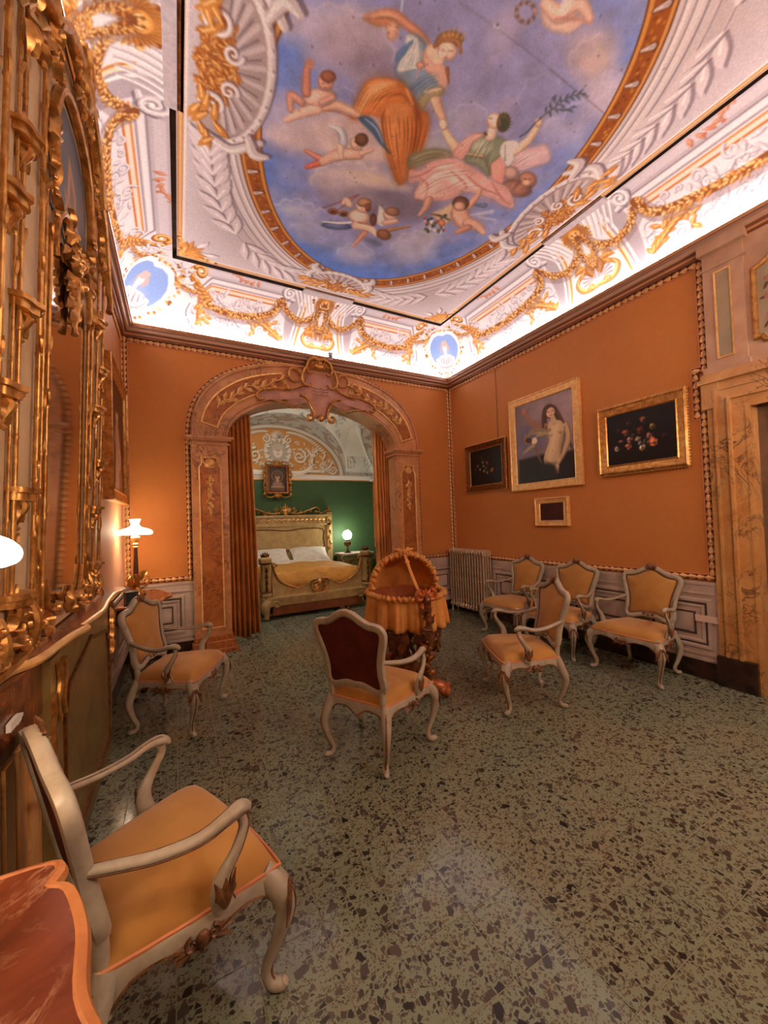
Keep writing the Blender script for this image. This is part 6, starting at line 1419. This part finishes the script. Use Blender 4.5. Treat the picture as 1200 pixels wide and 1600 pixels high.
cluster(b, -.16, .16, 3.68, 3.88, 26, .075); b.ball((0,.09,3.86), (.09,.045,.07), 10)
for i in range(7): b.leaf(0, 3.84, pi/2+(i-3)*.4, .2, .08, .085, .035, .03, 3)
b.build('crest', MT['gold'], om)
b = B()
for s in (-1, 1):
    cluster(b, *sorted((s*.48, s*.92)), 1.13, 1.26, 30, .05, .06); cluster(b, *sorted((s*.16, s*.42)), 1.13, 1.22, 12, .045, .06)
    b.scroll([(s*.36,1.36),(s*.30,1.24),(s*.16,1.18),(s*.08,1.22),(s*.12,1.27)], .055, .013, .012, None, 8, 5)
    b.tube([(s*.52,.05,1.30,.016),(s*.52,.075,1.22,.02),(s*.52,.055,1.12,.018)], n=8, sm=4); b.tube([(s*.80,.05,1.28,.016),(s*.82,.075,1.20,.02),(s*.80,.055,1.115,.018)], n=8, sm=4)
    b.box(s*.66-.30, s*.66+.30, .0, .075, 1.101, 1.122)
for i in range(6): b.leaf(0, 1.16, pi/2+(i-2.5)*.4, .10, .05, .06, .03, .01, 2)
b.build('foot_carving', MT['gold'], om)

# ------------------------------------------------------------------ red marble tables and their lamps
def table(y, label):
    t_ = empty('side_table', label, 'table', TL(y), 'red marble wall tables')
    hf = [(.50,.052),(.50,.28),(.475,.325),(.435,.318),(.405,.352),(.30,.39),(.18,.41),(.08,.455),(0,.47)]
    ol = cr(hf, 4); ol = ol+[(-x, d) for x, d in ol[-2::-1]]
    B().plate(ol, .835, .865).build('top', MT['redmarble'], t_, ang=35)
    B().tube([(p[0], p[1]+.004, .850) for p in ol], .017, 8).build('rim', MT['rimwood'], t_)
    ap = [(p[0]*.86, max(.055, p[1]*.84)) for p in ol]; V = []; F = []; n = len(ap)
    for i, p in enumerate(ap): lo = .74-.05*math.cos(6*pi*i/(n-1)); V += [(p[0], p[1], .835), (p[0], p[1], lo), (p[0]*.93, max(.055, p[1]*.93), lo), (p[0]*.93, max(.055, p[1]*.93), .835)]
    for i in range(n-1):
        for j in range(4): F.append((i*4+j, i*4+(j+1) % 4, i*4+4+(j+1) % 4, i*4+4+j))
    apb = B().add(V, F)
    apo = apb.build('apron', MT['walnut'], t_)
    g = B()
    for i in range(2, n-2, 2):
        p, q = ap[i], ap[i+1]; M_ = Matrix.Translation((p[0], p[1], .78)) @ Matrix.Rotation(math.atan2(q[1]-p[1], q[0]-p[0]), 4, 'Z') @ Matrix.Diagonal((-1,-1,1,1))
        g.leaf(0, 0, -pi/2+rnd.uniform(-.9,.9), .09, .045, -.0, -.02, 0, 2, M_, 5)
    g.build('apron_carving', MT['golddark'], apo, kind='stuff')
    for s in (-1, 1):
        B().tube([(s*.34,.24,.80,.05),(s*.39,.30,.66,.05),(s*.34,.24,.42,.03),(s*.26,.17,.20,.024),(s*.28,.22,.06,.03),(s*.31,.26,.03,.028)], n=10, sm=6).build('leg', MT['golddark'], t_)
    B().tube([(-.28,.19,.12,.02),(-.1,.14,.17,.024),(0,.13,.22,.03),(.1,.14,.17,.024),(.28,.19,.12,.02)], n=8, sm=5).build('stretcher', MT['golddark'], t_)
    return t_
table(4.62, 'red marble console table in the corner beside the arch pilaster')
table(.56, 'red marble console table behind the side-on armchair')
def lamp(x, y, label):
    l_ = empty('column_lamp', label, 'lamp', TZ(x, y, .866), 'tall opal-shaded column lamps')
    g = B().lathe([(.085,0),(.09,.012),(.07,.03),(.045,.05),(.035,.09),(.05,.12),(.03,.15)], 16)
    for k in range(10): a = k*.63; g.leaf(0, .03+.01*k, pi/2+.5*math.sin(k*2), .14, .05, .03, .03, .05, 2, Matrix.Rotation(a, 4, 'Z'))
    for k in range(3): a = k*2.1; g.tube([(.04*math.cos(a),.04*math.sin(a),.06,.012),(.10*math.cos(a),.10*math.sin(a),.10,.012),(.12*math.cos(a),.12*math.sin(a),.17,.008),(.08*math.cos(a),.08*math.sin(a),.2,.008)], n=6, sm=4)
    g.build('base', MT['gold'], l_)
    B().lathe([(.032,.14),(.026,.18),(.018,.42),(.0165,.50)], 14).build('column', MT['darkwood'], l_)
    B().lathe([(.020,.49),(.026,.50),(.02,.51),(.03,.53),(.022,.545),(.03,.56),(.042,.585),(.044,.60),(.03,.615),(.03,.63)], 16).build('burner', MT['gold'], l_)
    B().lathe(cr([(.052,.79),(.046,.775),(.037,.750),(.037,.735),(.056,.709),(.10,.692),(.140,.676),(.158,.655),(.155,.636),(.14,.628)], 3)+[(.134,.633),(.142,.645),(.13,.66),(.09,.676),(.048,.698),(.03,.735),(.03,.745),(.045,.782)][:], 40).build('shade', MT['opal'], l_)
    return l_
lamp(-.402, 4.80, 'tall lit lamp with white opal shade on the corner table by the arch')
lamp(-.400, .875, 'tall lit lamp with white opal shade on the table behind the side-on armchair')
o = B().box(-.05,.05,-.05,.05,0,.11, TZ(-.40, 4.28, .866, .3)).box(-.035,.035,-.052,-.049,.03,.08, TZ(-.40, 4.28, .866, .3)).build('black_box', MT['black'], smooth=False); tag(o, 'small black box on the corner table near the chimneypiece end', 'box')

# ------------------------------------------------------------------ paintings
def picture(name, label, T, w, h, prof, cv, fm='gold', inset=None, wire=None, beads=False, tilt=0.):
    root = empty(name, label, 'painting', T @ Matrix.Rotation(tilt, 4, 'X'))
    fr_ = B().frame(-w/2, w/2, -h/2, h/2, prof).build('frame', MT[fm], root, ang=30)
    ins = max(p[0] for p in prof); iw, ih = w/2-ins+.004, h/2-ins+.004; dp = max(prof[-2][1]-.004, .018)
    n1, n2 = max(8, int(2*iw/.0075)), max(8, int(2*ih/.0075))
    gx, gy = np.meshgrid(np.linspace(-iw, iw, n1), np.linspace(-ih, ih, n2))
    grid_mesh('canvas', np.stack([gx, np.full_like(gx, dp-.003), gy], -1), cv(iw, ih).sample(gx, gy), MT['oil'], root)
    B().frame(-w/2+ins-.012, w/2-ins+.012, -h/2+ins-.012, h/2-ins+.012, [(0,dp),(.0,dp+.008),(.008,dp+.008),(.013,dp-.006)]).build('sight_edge', MT['goldpale'], root)
    B().box(-w/2+.02, w/2-.02, .002, .008, -h/2+.02, h/2-.02).build('backing', MT['void'], root, smooth=False)
    if beads:
        b = B(); n = int((w+h)*2/.03)
        for (xa, za, xb, zb) in ((-w/2,-h/2,w/2,-h/2),(w/2,-h/2,w/2,h/2),(w/2,h/2,-w/2,h/2),(-w/2,h/2,-w/2,-h/2)):
            m_ = int(math.hypot(xb-xa, zb-za)/.028)
            for i in range(m_): q = (i+.5)/m_; b.ball((xa+(xb-xa)*q, prof[1][1]*.8, za+(zb-za)*q), (.011,.012,.011), 6)
        b.build('frame_beading', MT['goldpale'], fr_, kind='stuff')
    if wire: B().tube([(wire, .012, h/2-.01), (wire, .012, ZT-T.translation.z)], .0035, 5).build('hanging_wire', MT['darkwood'], root)
    return root
PR = [(0,0),(0,.045),(.012,.055),(.026,.045),(.034,.046),(.075,.026),(.088,.030),(.10,.020),(.10,.0)]
PR2 = [(0,0),(0,.05),(.02,.062),(.03,.052),(.04,.05),(.085,.036),(.095,.044),(.105,.034),(.105,0)]
PR3 = [(0,0),(0,.04),(.012,.05),(.02,.04),(.06,.03),(.066,.038),(.076,.026),(.076,0)]
def flowers(dabs, bg, zone):
    def f(iw, ih):
        cv = Cv(-iw, -ih, iw, ih, .006, bg)
        rg_ = random.Random(len(dabs))
        for (x, y, r, c) in dabs:
            r *= .8; X, Y = zone(x, y, iw, ih)
            for k in range(7):
                a = k*.9; q = rg_.uniform(.45, 1.35); z_ = rg_.uniform(.3,.8); cv.ell(X+r*z_*math.cos(a), Y+r*z_*math.sin(a), r*rg_.uniform(.35,.6), r*rg_.uniform(.2,.42), tuple(min(255, v*q) for v in c), math.degrees(a)+60, .004, .85)
            cv.dot(X-r*.2, Y+r*.25, r*.3, tuple(min(255, v*1.5+20) for v in c), .7); cv.dot(X+r*.3, Y-r*.4, r*.35, tuple(v*.35 for v in c), .7)
        for k in range(26):
            x, y, r, c = rg_.choice(dabs); X, Y = zone(x+rg_.uniform(-60,60), y+rg_.uniform(-50,50), iw, ih); a = rg_.uniform(0, 6.3)
            cv.line([(X,Y),(X+.05*math.cos(a),Y+.05*math.sin(a))], [.016,.002], (44,42,26), al=.8)
        return cv
    return f
RO, WH_, PK, DK = (190,104,66), (210,180,140), (186,120,112), (96,44,34)
z3 = lambda x, y, iw, ih: ((x-540)/345*iw, -(y-530-(540-x)*.16)/300*ih)
d3 = [(400,480,.045,RO),(430,380,.035,DK),(580,345,.04,(150,88,62)),(665,425,.04,(150,130,60)),(545,465,.05,DK),(435,565,.04,PK),(340,590,.03,(150,100,70)),(295,670,.035,WH_),(425,645,.045,RO),(520,560,.035,WH_),(630,530,.04,PK),(670,605,.06,(206,112,72)),(560,660,.045,WH_),(540,610,.03,(130,130,130)),(320,455,.03,DK),(780,540,.05,(60,24,28)),(470,520,.03,(90,60,50)),(590,590,.025,(120,124,132))]
z1 = lambda x, y, iw, ih: ((x-210)/140*iw, -(y-890-(210-x)*.2)/180*ih)
d1 = [(185,840,.03,WH_),(225,860,.045,(150,62,34)),(265,920,.045,(206,110,50)),(190,885,.03,WH_),(160,920,.035,(190,160,110)),(195,935,.03,WH_),(225,950,.03,(196,160,90)),(140,885,.025,PK),(210,905,.04,(100,70,52)),(175,800,.03,(84,40,26)),(120,920,.03,DK),(240,800,.03,(60,34,22)),(310,920,.03,(70,36,24))]
picture('flower_painting', 'small dark flower still life in gilt frame next to the corner', TR(4.51, 2.335), .88, .75, PR, flowers(d1, (24,18,15), z1), 'golddark', beads=True, wire=.28)
picture('flower_painting', 'dark flower still life in broad beaded gilt frame nearest the door', TR(2.235, 2.335), .875, .745, PR2, flowers(d3, (28,20,18), z3), 'gold', beads=True)
def nude(iw, ih):
    cv = Cv(-iw, -ih, iw, ih, .0055, (120,98,104)); H, W = cv.H, cv.W
    f = fbm((H, W), 40, 3); Yn = np.linspace(0, 1, H)[:,None]; Xn = np.linspace(0, 1, W)[None,:]
    cv.a = (np.array((150,130,134))*(1-.22*(1-Xn[...,None]))*(.82+.36*f[...,None]))/255*np.ones((H, W, 1))
    gy0, gz0 = 3.425, 2.535
    def fz(x, y): P = at(720+x/6, 580+y/6, 0, R-.035); return (-(P.y-gy0), P.z-gz0)
    cv.f = fz
    cv.ell(640, 640, 120, 110, (92,92,128), 0, 60, .7); cv.ell(620, 760, 80, 60, (110,104,120), 0, 40, .7)
    cv.poly([(540,835),(760,780),(1100,730),(1100,1080),(540,1100)], (36,26,24), 14, k=1)
    cv.poly([(960,560),(1040,700),(1000,860),(940,940),(1100,900),(1100,740),(1040,740)], (40,30,28), 10)
    cv.poly([(770,345),(830,305),(890,340),(930,430),(985,490),(960,520),(880,470),(800,440),(810,520),(770,545),(752,450)], (74,48,38), 6)
    cv.line([(800,500),(740,525),(670,490),(615,430),(590,385)], [30,56,44,36,26], (150,108,84), 5); cv.ell(585, 378, 22, 30, (166,112,90), 0, 4); cv.line([(600,400),(650,345)], [6,3], (96,74,74), 2)
    SK, SD, SL = (194,166,126), (140,108,78), (220,196,156)
    cv.line([(975,500),(1004,580),(1000,670),(960,770),(906,870)], [60,54,48,42,30], SD, 5); cv.line([(968,495),(996,580),(990,670),(950,765),(900,865)], [46,42,38,34,24], SK, 6)
    cv.poly([(812,490),(860,462),(940,460),(975,500),(962,580),(955,650),(935,700),(930,760),(925,830),(880,880),(805,885),(772,840),(785,760),(815,690),(826,630),(806,590)], SK, 5)
    cv.poly([(840,480),(905,480),(915,560),(890,640),(870,740),(835,830),(800,810),(825,690),(842,600)], SL, 26, .75)
    cv.line([(966,520),(962,620),(945,700),(938,770)], [5,14,14,6], (96,70,52), 7, .9); cv.line([(925,560),(945,600),(930,690),(925,800)], [10,24,26,16], SD, 14, .6)
    cv.ell(893, 900, 22, 32, SK, 12, 4)
    for k in range(4): cv.line([(878+10*k,912),(868+13*k,955)], [9,5], (180,146,110), 2)
    cv.ell(835, 385, 38, 50, (206,170,138), 22, 4); cv.line([(850,420),(868,480)], [42,60], SK, 5); cv.ell(822, 396, 20, 26, (226,192,158), 20, 8, .8)
    cv.line([(805,385),(822,382)], 7, (84,58,46)); cv.line([(845,372),(860,366)], 6, (84,58,46)); cv.line([(832,385),(836,402)], 5, (160,116,90)); cv.line([(826,415),(848,408)], 6, (166,92,84))
    cv.line([(800,340),(768,420),(766,520),(775,600)], [20,28,22,8], (86,58,46), 7); cv.line([(876,335),(915,410),(960,480)], [20,32,14], (86,58,46), 7); cv.line([(900,380),(930,440)], [4,6], (130,92,70), 4, .7)
    cv.line([(806,592),(832,606),(856,596)], [5,9,5], SD, 7, .8); cv.line([(900,566),(926,580),(946,566)], [5,9,5], SD, 7, .8); cv.ell(852, 745, 4, 8, (140,104,76), 0, 3, .8)
    cv.line([(780,840),(830,872),(890,858)], [10,26,10], (104,78,58), 14, .8); cv.poly([(768,868),(880,886),(890,1000),(750,980)], (40,30,27), 14, .85)
    cv.line([(600,600),(600,660),(640,680)], [20,26,14], (150,116,92), 5); cv.line([(620,620),(670,560),(760,560),(830,550)], [26,44,40,20], (140,122,94), 6); cv.line([(700,610),(740,590),(800,580)], [14,34,24], (166,144,108), 5); cv.ell(684, 655, 26, 36, (230,212,178), 10, 4); cv.ell(630, 650, 30, 26, (70,44,40), 0, 8); cv.line([(580,775),(640,720),(690,690)], [10,30,24], (164,146,112), 6); cv.line([(700,690),(710,760),(750,860)], [20,24,8], (120,92,72), 6)
    cv.line([(660,590),(740,575)], [6,10], (196,172,132), 4, .8)
    cv.f = None; cv.a = np.clip(cv.a*1.12, 0, 1)
    return cv
picture('figure_painting', 'large painting of a half-length unclothed woman with long hair in plain gilt frame', TR(3.425, 2.535), 1.09, 1.28, [(0,0),(0,.05),(.014,.055),(.02,.045),(.085,.036),(.09,.042),(.10,.03),(.10,0)], nude, 'goldpale')
def smallp(iw, ih):
    cv = Cv(-iw, -ih, iw, ih, .006, (70,26,20))
    for k in range(40): cv.dot(rnd.uniform(-iw,iw), rnd.uniform(-ih,ih), rnd.uniform(.01,.03), rnd.choice(((84,34,24),(52,18,16),(64,30,26))), .5)
    cv.ell(-iw*.4, ih*.25, .02, .012, (34,20,20)); cv.ell(iw*.2, -ih*.1, .05, .03, (84,40,30), 0, .02, .8); return cv
picture('miniature_painting', 'tiny dark red picture in gilt frame hanging under the woman painting', TR(3.34, 1.59), .50, .37, PR3, smallp, 'goldpale', wire=None)
def portrait(iw, ih):
    cv = Cv(-iw, -ih, iw, ih, .008, (62,34,24)); cv.ell(-.1, .1, .5, .6, (84,48,32), 0, .3, .8)
    cv.poly([(-.30,-.55),(-.26,-.1),(-.12,.12),(.05,.16),(.2,.05),(.3,-.25),(.28,-.55)], (150,86,60)); cv.line([(-.05,-.5),(-.02,-.1),(.0,.15)], [.3,.26,.12], (196,160,128), .05); cv.ell(.0, .26, .10, .13, (214,170,136)); cv.ell(-.02, .34, .13, .09, (70,40,28)); cv.line([(.05,.02),(.2,-.2),(.06,-.32)], [.09,.09,.06], (206,162,130)); cv.line([(-.15,-.1),(-.22,-.4)], [.08,.14], (110,54,40)); cv.ell(.03, .25, .012, .008, (60,34,26)); cv.ell(-.04, .25, .012, .008, (60,34,26)); cv.line([(-.02,.18),(.02,.18)], .012, (150,70,56))
    return cv
picture('portrait_painting', 'portrait in thick gilt frame on the chimney wall above the corner lamp', TL(4.60, 2.46, .002), 1.20, 1.29, [(0,0),(0,.07),(.012,.078),(.03,.06),(.10,.05),(.11,.06),(.125,.045),(.125,0)], portrait, 'gold')
# bedroom picture with carved frame
def madonna(iw, ih):
    cv = Cv(-iw, -ih, iw, ih, .005, (44,32,28)); w_, h_ = iw, ih
    cv.ell(0, h_*.28, w_*.72, h_*.48, (176,128,70)); cv.ell(0, h_*.28, w_*.66, h_*.44, (66,48,38)); cv.poly([(-w_*.75,-h_),(-w_*.6,-h_*.3),(-w_*.25,0),(w_*.25,0),(w_*.6,-h_*.3),(w_*.75,-h_)], (96,66,52)); cv.ell(0, h_*.28, w_*.30, h_*.26, (196,150,114)); cv.ell(-w_*.03, h_*.42, w_*.36, h_*.2, (88,58,40)); cv.line([(0,h_*.05),(0,-h_*.15)], w_*.35, (190,142,108)); cv.ell(0, -h_*.4, w_*.6, h_*.22, (150,120,96), 0, .02, .8); cv.line([(-w_*.7,-h_*.62),(w_*.7,-h_*.62)], .03, (170,140,108)); cv.line([(-.03,h_*.3),(-.015,h_*.3)], .008, (60,40,30)); cv.line([(.02,h_*.3),(.035,h_*.3)], .008, (60,40,30)); cv.line([(-.01,h_*.15),(.015,h_*.15)], .008, (150,80,66))
    return cv
TM = Matrix(((1,0,0,1.965),(0,-1,0,BY1-.102),(0,0,1,2.55),(0,0,0,1)))
mp_ = picture('devotional_painting', 'haloed half-figure painting in carved gilt frame above the headboard', TM, .50, .66, [(0,0),(0,.05),(.02,.06),(.05,.05),(.06,.06),(.07,.04),(.07,0)], madonna, 'golddark')
b = B()
for s in (-1, 1):
    for k in range(9): z = -.32+.08*k; b.leaf(s*.24, z, (0 if s > 0 else pi)+rnd.uniform(-.9,.9), .10, .06, .03, .03, .02, 2)
    b.scroll([(s*.05,.34),(s*.16,.40),(s*.26,.36),(s*.27,.28)], .05, .022, .014, None, 8, 5); b.scroll([(s*.05,-.36),(s*.16,-.40),(s*.28,-.36),(s*.27,-.26)], .05, .022, .014, None, 8, 5); b.scroll([(s*.27,.22),(s*.33,.1),(s*.28,-.02),(s*.31,-.16)], .045, .02, .012, None, 8, 5)
for k in range(7): b.leaf(0, .33, pi/2+(k-3)*.45, .12, .06, .05, .03, .01, 2); b.leaf(0, -.33, -pi/2+(k-3)*.45, .10, .06, .05, .03, .01, 2)
b.build('frame_carving', MT['gold'], mp_)

# ------------------------------------------------------------------ radiator
rd = empty('radiator', 'cream cast-iron column radiator in the corner beside the arch', 'radiator', TZ(4.13, 4.44))
sec = B()
for x in (-.068, -.023, .023, .068):
    sec.tube([(x,0,.16,.013),(x,0,.97,.013)], n=8)
for z in (.13, 1.0): sec.tube([(-.075,0,z-.03,.016),(-.08,0,z,.02),(-.05,0,z+.025,.02),(.05,0,z+.025,.02),(.08,0,z,.02),(.075,0,z-.03,.016)], n=8, sm=3)
sec.box(-.07, .07, -.010, .010, .10, .165).box(-.07, .07, -.010, .010, .955, 1.03); sec.box(-.07, .07, -.008, .008, .56, .585)
s0 = sec.build('section', MT['radiator'], rd, ang=60)
NSEC = 14
for k in range(NSEC):
    o = s0 if k == 0 else s0.copy()
    if k: col.objects.link(o); o.parent = rd
    o.location = (0, .02+.061*k, 0)
B().tube([(0,0,.13),(0,.86,.13)], .022, 8).tube([(0,-.01,1.0),(0,.86,1.0)], .022, 8).tube([(0,.86,1.0),(0,.90,1.0)], .014, 8).build('header_pipe', MT['radiator'], rd)
B().tube([(0,.86,1.0),(.0,.905,1.0)], .02, 8).ball((0,.90,1.0), .026, 8).build('valve', MT['black'], rd)
for y in (.02, .02+.061*(NSEC-1)): B().tube([(-.05,y,.14,.016),(-.06,y,.0,.02)], n=8).tube([(.05,y,.14,.016),(.05,y,.0,.02)], n=8).build('foot', MT['radiator'], rd)

# ------------------------------------------------------------------ cradle
ax = Vector((-.12, -.70, 0)).normalized(); ca = math.atan2(ax.y, ax.x)
cr0 = empty('cradle', 'carved walnut cradle draped in orange silk with ruffled hood', 'cradle', TZ(1.925, 3.22, 0, ca-pi/2))   # local +y towards the foot end
EA, EB, RZ = .33, .40, .85
el = lambda t, k=1.: (EA*k*math.cos(t), EB*k*math.sin(t))
V = []; F = []; n = 40; prof = ((1.02,RZ),(1.0,RZ-.02),(.97,RZ-.14),(.86,RZ-.28),(.60,RZ-.36),(.2,RZ-.38))
b = B(); V = [(*el(2*pi*j/n, k), z) for k, z in prof for j in range(n)]
for i in range(len(prof)-1):
    for j in range(n): F.append((i*n+j, i*n+(j+1) % n, (i+1)*n+(j+1) % n, (i+1)*n+j))
F.append(tuple((len(prof)-1)*n+j for j in range(n)))
o = b.add(V, F).build('basket', MT['walnut'], cr0)
V = []; F = []
for k, z in ((.97,RZ-.0),(.93,RZ-.12),(.80,RZ-.24),(.0,RZ-.26)):
    for j in range(n): V.append((*el(2*pi*j/n, k), z))
for i in range(3):
    for j in range(n): F.append((i*n+j, i*n+(j+1) % n, (i+1)*n+(j+1) % n, (i+1)*n+j))
B().add(V, F).build('lining', MT['skirtdeep'], cr0)
B().lathe([(0,RZ-.10),(.2,RZ-.095),(.28,RZ-.11),(.30,RZ-.14),(.28,RZ-.17)], 30, sy=EB/EA).build('cradle_mattress', MT['skirtdeep'], cr0)
# pleated skirt and ruffle
N = 240; V = []; F = []; rows = 8
for i in range(rows+1):
    t = i/rows
    for j in range(N):
        a = 2*pi*j/N; w_ = .012+.022*t; k = 1.05+.04*t; rr_ = w_*(math.sin(15*a+.6*math.sin(3*a))+.35*math.sin(37*a))
        x, y = el(a, k); ln = math.hypot(x, y); x += x/ln*rr_; y += y/ln*rr_
        V.append((x, y, RZ-.005-(.265+.005*math.sin(15*a))*t))
for i in range(rows):
    for j in range(N): F.append((i*N+j, i*N+(j+1) % N, (i+1)*N+(j+1) % N, (i+1)*N+j))
o = B().add(V, F).build('skirt', MT['skirt'], cr0, ang=85); md = o.modifiers.new('s', 'SOLIDIFY'); md.thickness = .005
V = []; F = []
for j in range(N):
    a = 2*pi*j/N; x, y = el(a, 1.05); w_ = .018*math.sin(46*a)+.008*math.sin(19*a); ln = math.hypot(x, y)
    for q in range(8):
        p = 2*pi*q/8; rr_ = .026*math.cos(p)+w_*max(0, math.cos(p)); V.append((x+x/ln*rr_, y+y/ln*rr_, RZ+.008+.024*math.sin(p)+.008*math.sin(46*a+1)))
for j in range(N):
    for q in range(8): F.append((j*8+q, j*8+(q+1) % 8, ((j+1) % N)*8+(q+1) % 8, ((j+1) % N)*8+q))
B().add(V, F).build('rim_ruffle', MT['skirt'], cr0, ang=85)
# hood: half dome over the head end, arch opening towards the foot
V = []; F = []; na, nb = 26, 10; HH = .37
def hood(u, v):   # u 0..1 over the arch, v 0 front .. 1 back
    a = pi*u; w_ = EA*1.02*(1-.0*v)*math.sqrt(max(.0, 1-v**2)); x = -w_*math.cos(a); z = RZ+HH*math.sin(a)**.85*math.sqrt(max(0, 1-v**2.4)); y = -.0-v*EB*.98
    return (x, y, z)
for i in range(na+1):
    for j in range(nb+1): V.append(hood(i/na, j/nb))
for i in range(na):
    for j in range(nb): F.append((i*(nb+1)+j, i*(nb+1)+j+1, (i+1)*(nb+1)+j+1, (i+1)*(nb+1)+j))
o = B().add(V, F).build('hood', MT['skirt'], cr0, ang=80); md = o.modifiers.new('s', 'SOLIDIFY'); md.thickness = .014; md.offset = 1
hr = B(); NN = 150; V = []; F = []
for i in range(NN+1):
    x, y, z = hood(i/NN, 0); cx_, cz_ = 0, RZ; dx, dz = x-cx_, z-cz_; ln = math.hypot(dx, dz) or 1
    for q in range(8):
        p = 2*pi*q/8; rr_ = .024*math.cos(p)+.014*math.sin(i*1.32)*math.cos(p); V.append((x+dx/ln*rr_, y+.026*math.sin(p)+.016*math.sin(i*.8), z+dz/ln*rr_))
for i in range(NN):
    for q in range(8): F.append((i*8+q, i*8+(q+1) % 8, i*8+8+(q+1) % 8, i*8+8+q))
hr.add(V, F).build('hood_ruffle', MT['skirt'], cr0, ang=85)
bo = B()
for s in (-1, 1):
    for k in range(3): bo.leaf(.0+s*.01, RZ+HH+.02, (0 if s > 0 else pi)+s*(.3-.5*k), .10, .06, -.02, .03, .02, 2)
bo.ball((0,.01,RZ+HH+.02), .025, 8); bo.build('bow', MT['skirt'], cr0)
rb = B(); a_ = (0,.02,RZ+HH); e_ = (.02,EB*1.07,RZ+.04)
P = [(a_[0]+(e_[0]-a_[0])*t, a_[1]+(e_[1]-a_[1])*t, a_[2]+(e_[2]-a_[2])*t-.02*math.sin(pi*t)) for t in np.linspace(0, 1, 12)]
rb.tube(P, .015, 6, sq=.3, ref=(1,0,0)); rb.ball((P[2][0], P[2][1], P[2][2]), (.026,.02,.02), 8); rb.build('ribbon', MT['skirt'], cr0)
# stand
for s in (1, -1):
    post = B()
    y = s*EB*1.16
    post.tube([(0,y*.86,.10,.035),(0,y*.98,.24,.045),(0,y*.90,.40,.03),(0,y*1.04,.55,.036),(0,y*1.12,.68,.026),(0,y*1.10,.80,.030),(0,y*1.08,RZ+.02,.034),(0,y*1.02,RZ+.06,.024)], n=10, sm=5)
    for k in range(8): post.leaf(0, .2+.075*k, pi/2+.7*(-1)**k, .12, .05, 0, .03*s, 0, 2, Matrix.Translation((0,y*1.02+s*.02,0)))
    for z in (.62, .72, .78): post.lathe([(.030,z-.012),(.042,z),(.030,z+.012)], 12, Matrix.Translation((0,y*1.09,0)))
    post.build('post', MT['walnut'], cr0)
fn = B()
for s in (-1, 1): fn.scroll(spiral(s*.05, RZ+.05, .05, 1.3, pi/2, -s, 18), EB*1.22, .022, .01)
for k in range(5): fn.leaf(0, RZ+.03, pi/2+(k-2)*.5, .09, .05, EB*1.2, .03, .01, 2)
fn.ball((0,EB*1.22,RZ+.02), (.035,.03,.035), 8); fn.build('post_finial', MT['orangewood'], cr0)
cvb = B()
for j in range(22):
    a = 2*pi*j/22; x, y = el(a, .90); M_ = TZ(x, y, 0, math.atan2(y, x)-pi/2)
    cvb.leaf(0, .58, -pi/2+.3*math.sin(j*2), .26, .085, .005, .03, -.10, 3, M_); cvb.tube([(0,-.02,.60,.016),(0,-.05,.50,.018),(0,-.13,.42,.014)], n=6, T=M_, sm=3)
for j in range(26):
    a = 2*pi*j/26; cvb.ball((*el(a,.78+.1*math.sin(j)), .52+.06*math.cos(j*3)), .018, 6)
cvb.build('basket_carving', MT['walnut'], cr0)
gd = B()
for k in range(9): gd.leaf(0, .24+.065*k, pi/2+.9*(-1)**k, .07, .03, EB*1.24, .02, .01, 2); gd.ball((.012*(-1)**k, EB*1.25, .28+.06*k), .012, 6)
for j in range(40): a = 2*pi*j/40; gd.ball((*el(a, .93), .60-.05*(j % 3)), .010, 6)
for j in range(18): a = 2*pi*j/18; x, y = el(a, .80); gd.ball((x*1.05, y*1.05, .50), .012, 6); gd.leaf(0, .56, -pi/2, .08, .03, .02, .02, -.02, 1, TZ(x, y, 0, math.atan2(y, x)-pi/2))
gd.build('basket_gilding', MT['gold'], cr0, kind='stuff')
bs = B().lathe([(.10,.50),(.07,.44),(.045,.38),(.06,.32),(.10,.26),(.07,.2),(.12,.15),(.2,.11),(.22,.09)], 14)
bs.box(-.06, .06, -.46, .46, .08, .14)
for k in range(14): a = k*.449; bs.leaf(0, .14, pi/2, .16, .07, .06, .03, .0, 2, Matrix.Rotation(a, 4, 'Z'))
bs.build('pedestal', MT['walnut'], cr0)
for sx in (-1, 1):
    for sy in (-1, 1):
        f_ = B().tube([(sx*.03,sy*.38,.11,.045),(sx*.12,sy*.42,.10,.05),(sx*.17,sy*.44,.06,.045),(sx*.20,sy*.45,.045,.042)], n=10, sm=4)
        for k in range(5): f_.ball((sx*(.13+.02*k), sy*(.42+.015*k)+.028*(k-2)*sx, .075+.01*math.sin(k*2)), (.03,.026,.03), 8)
        f_.build('foot', MT['orangewood'], cr0)
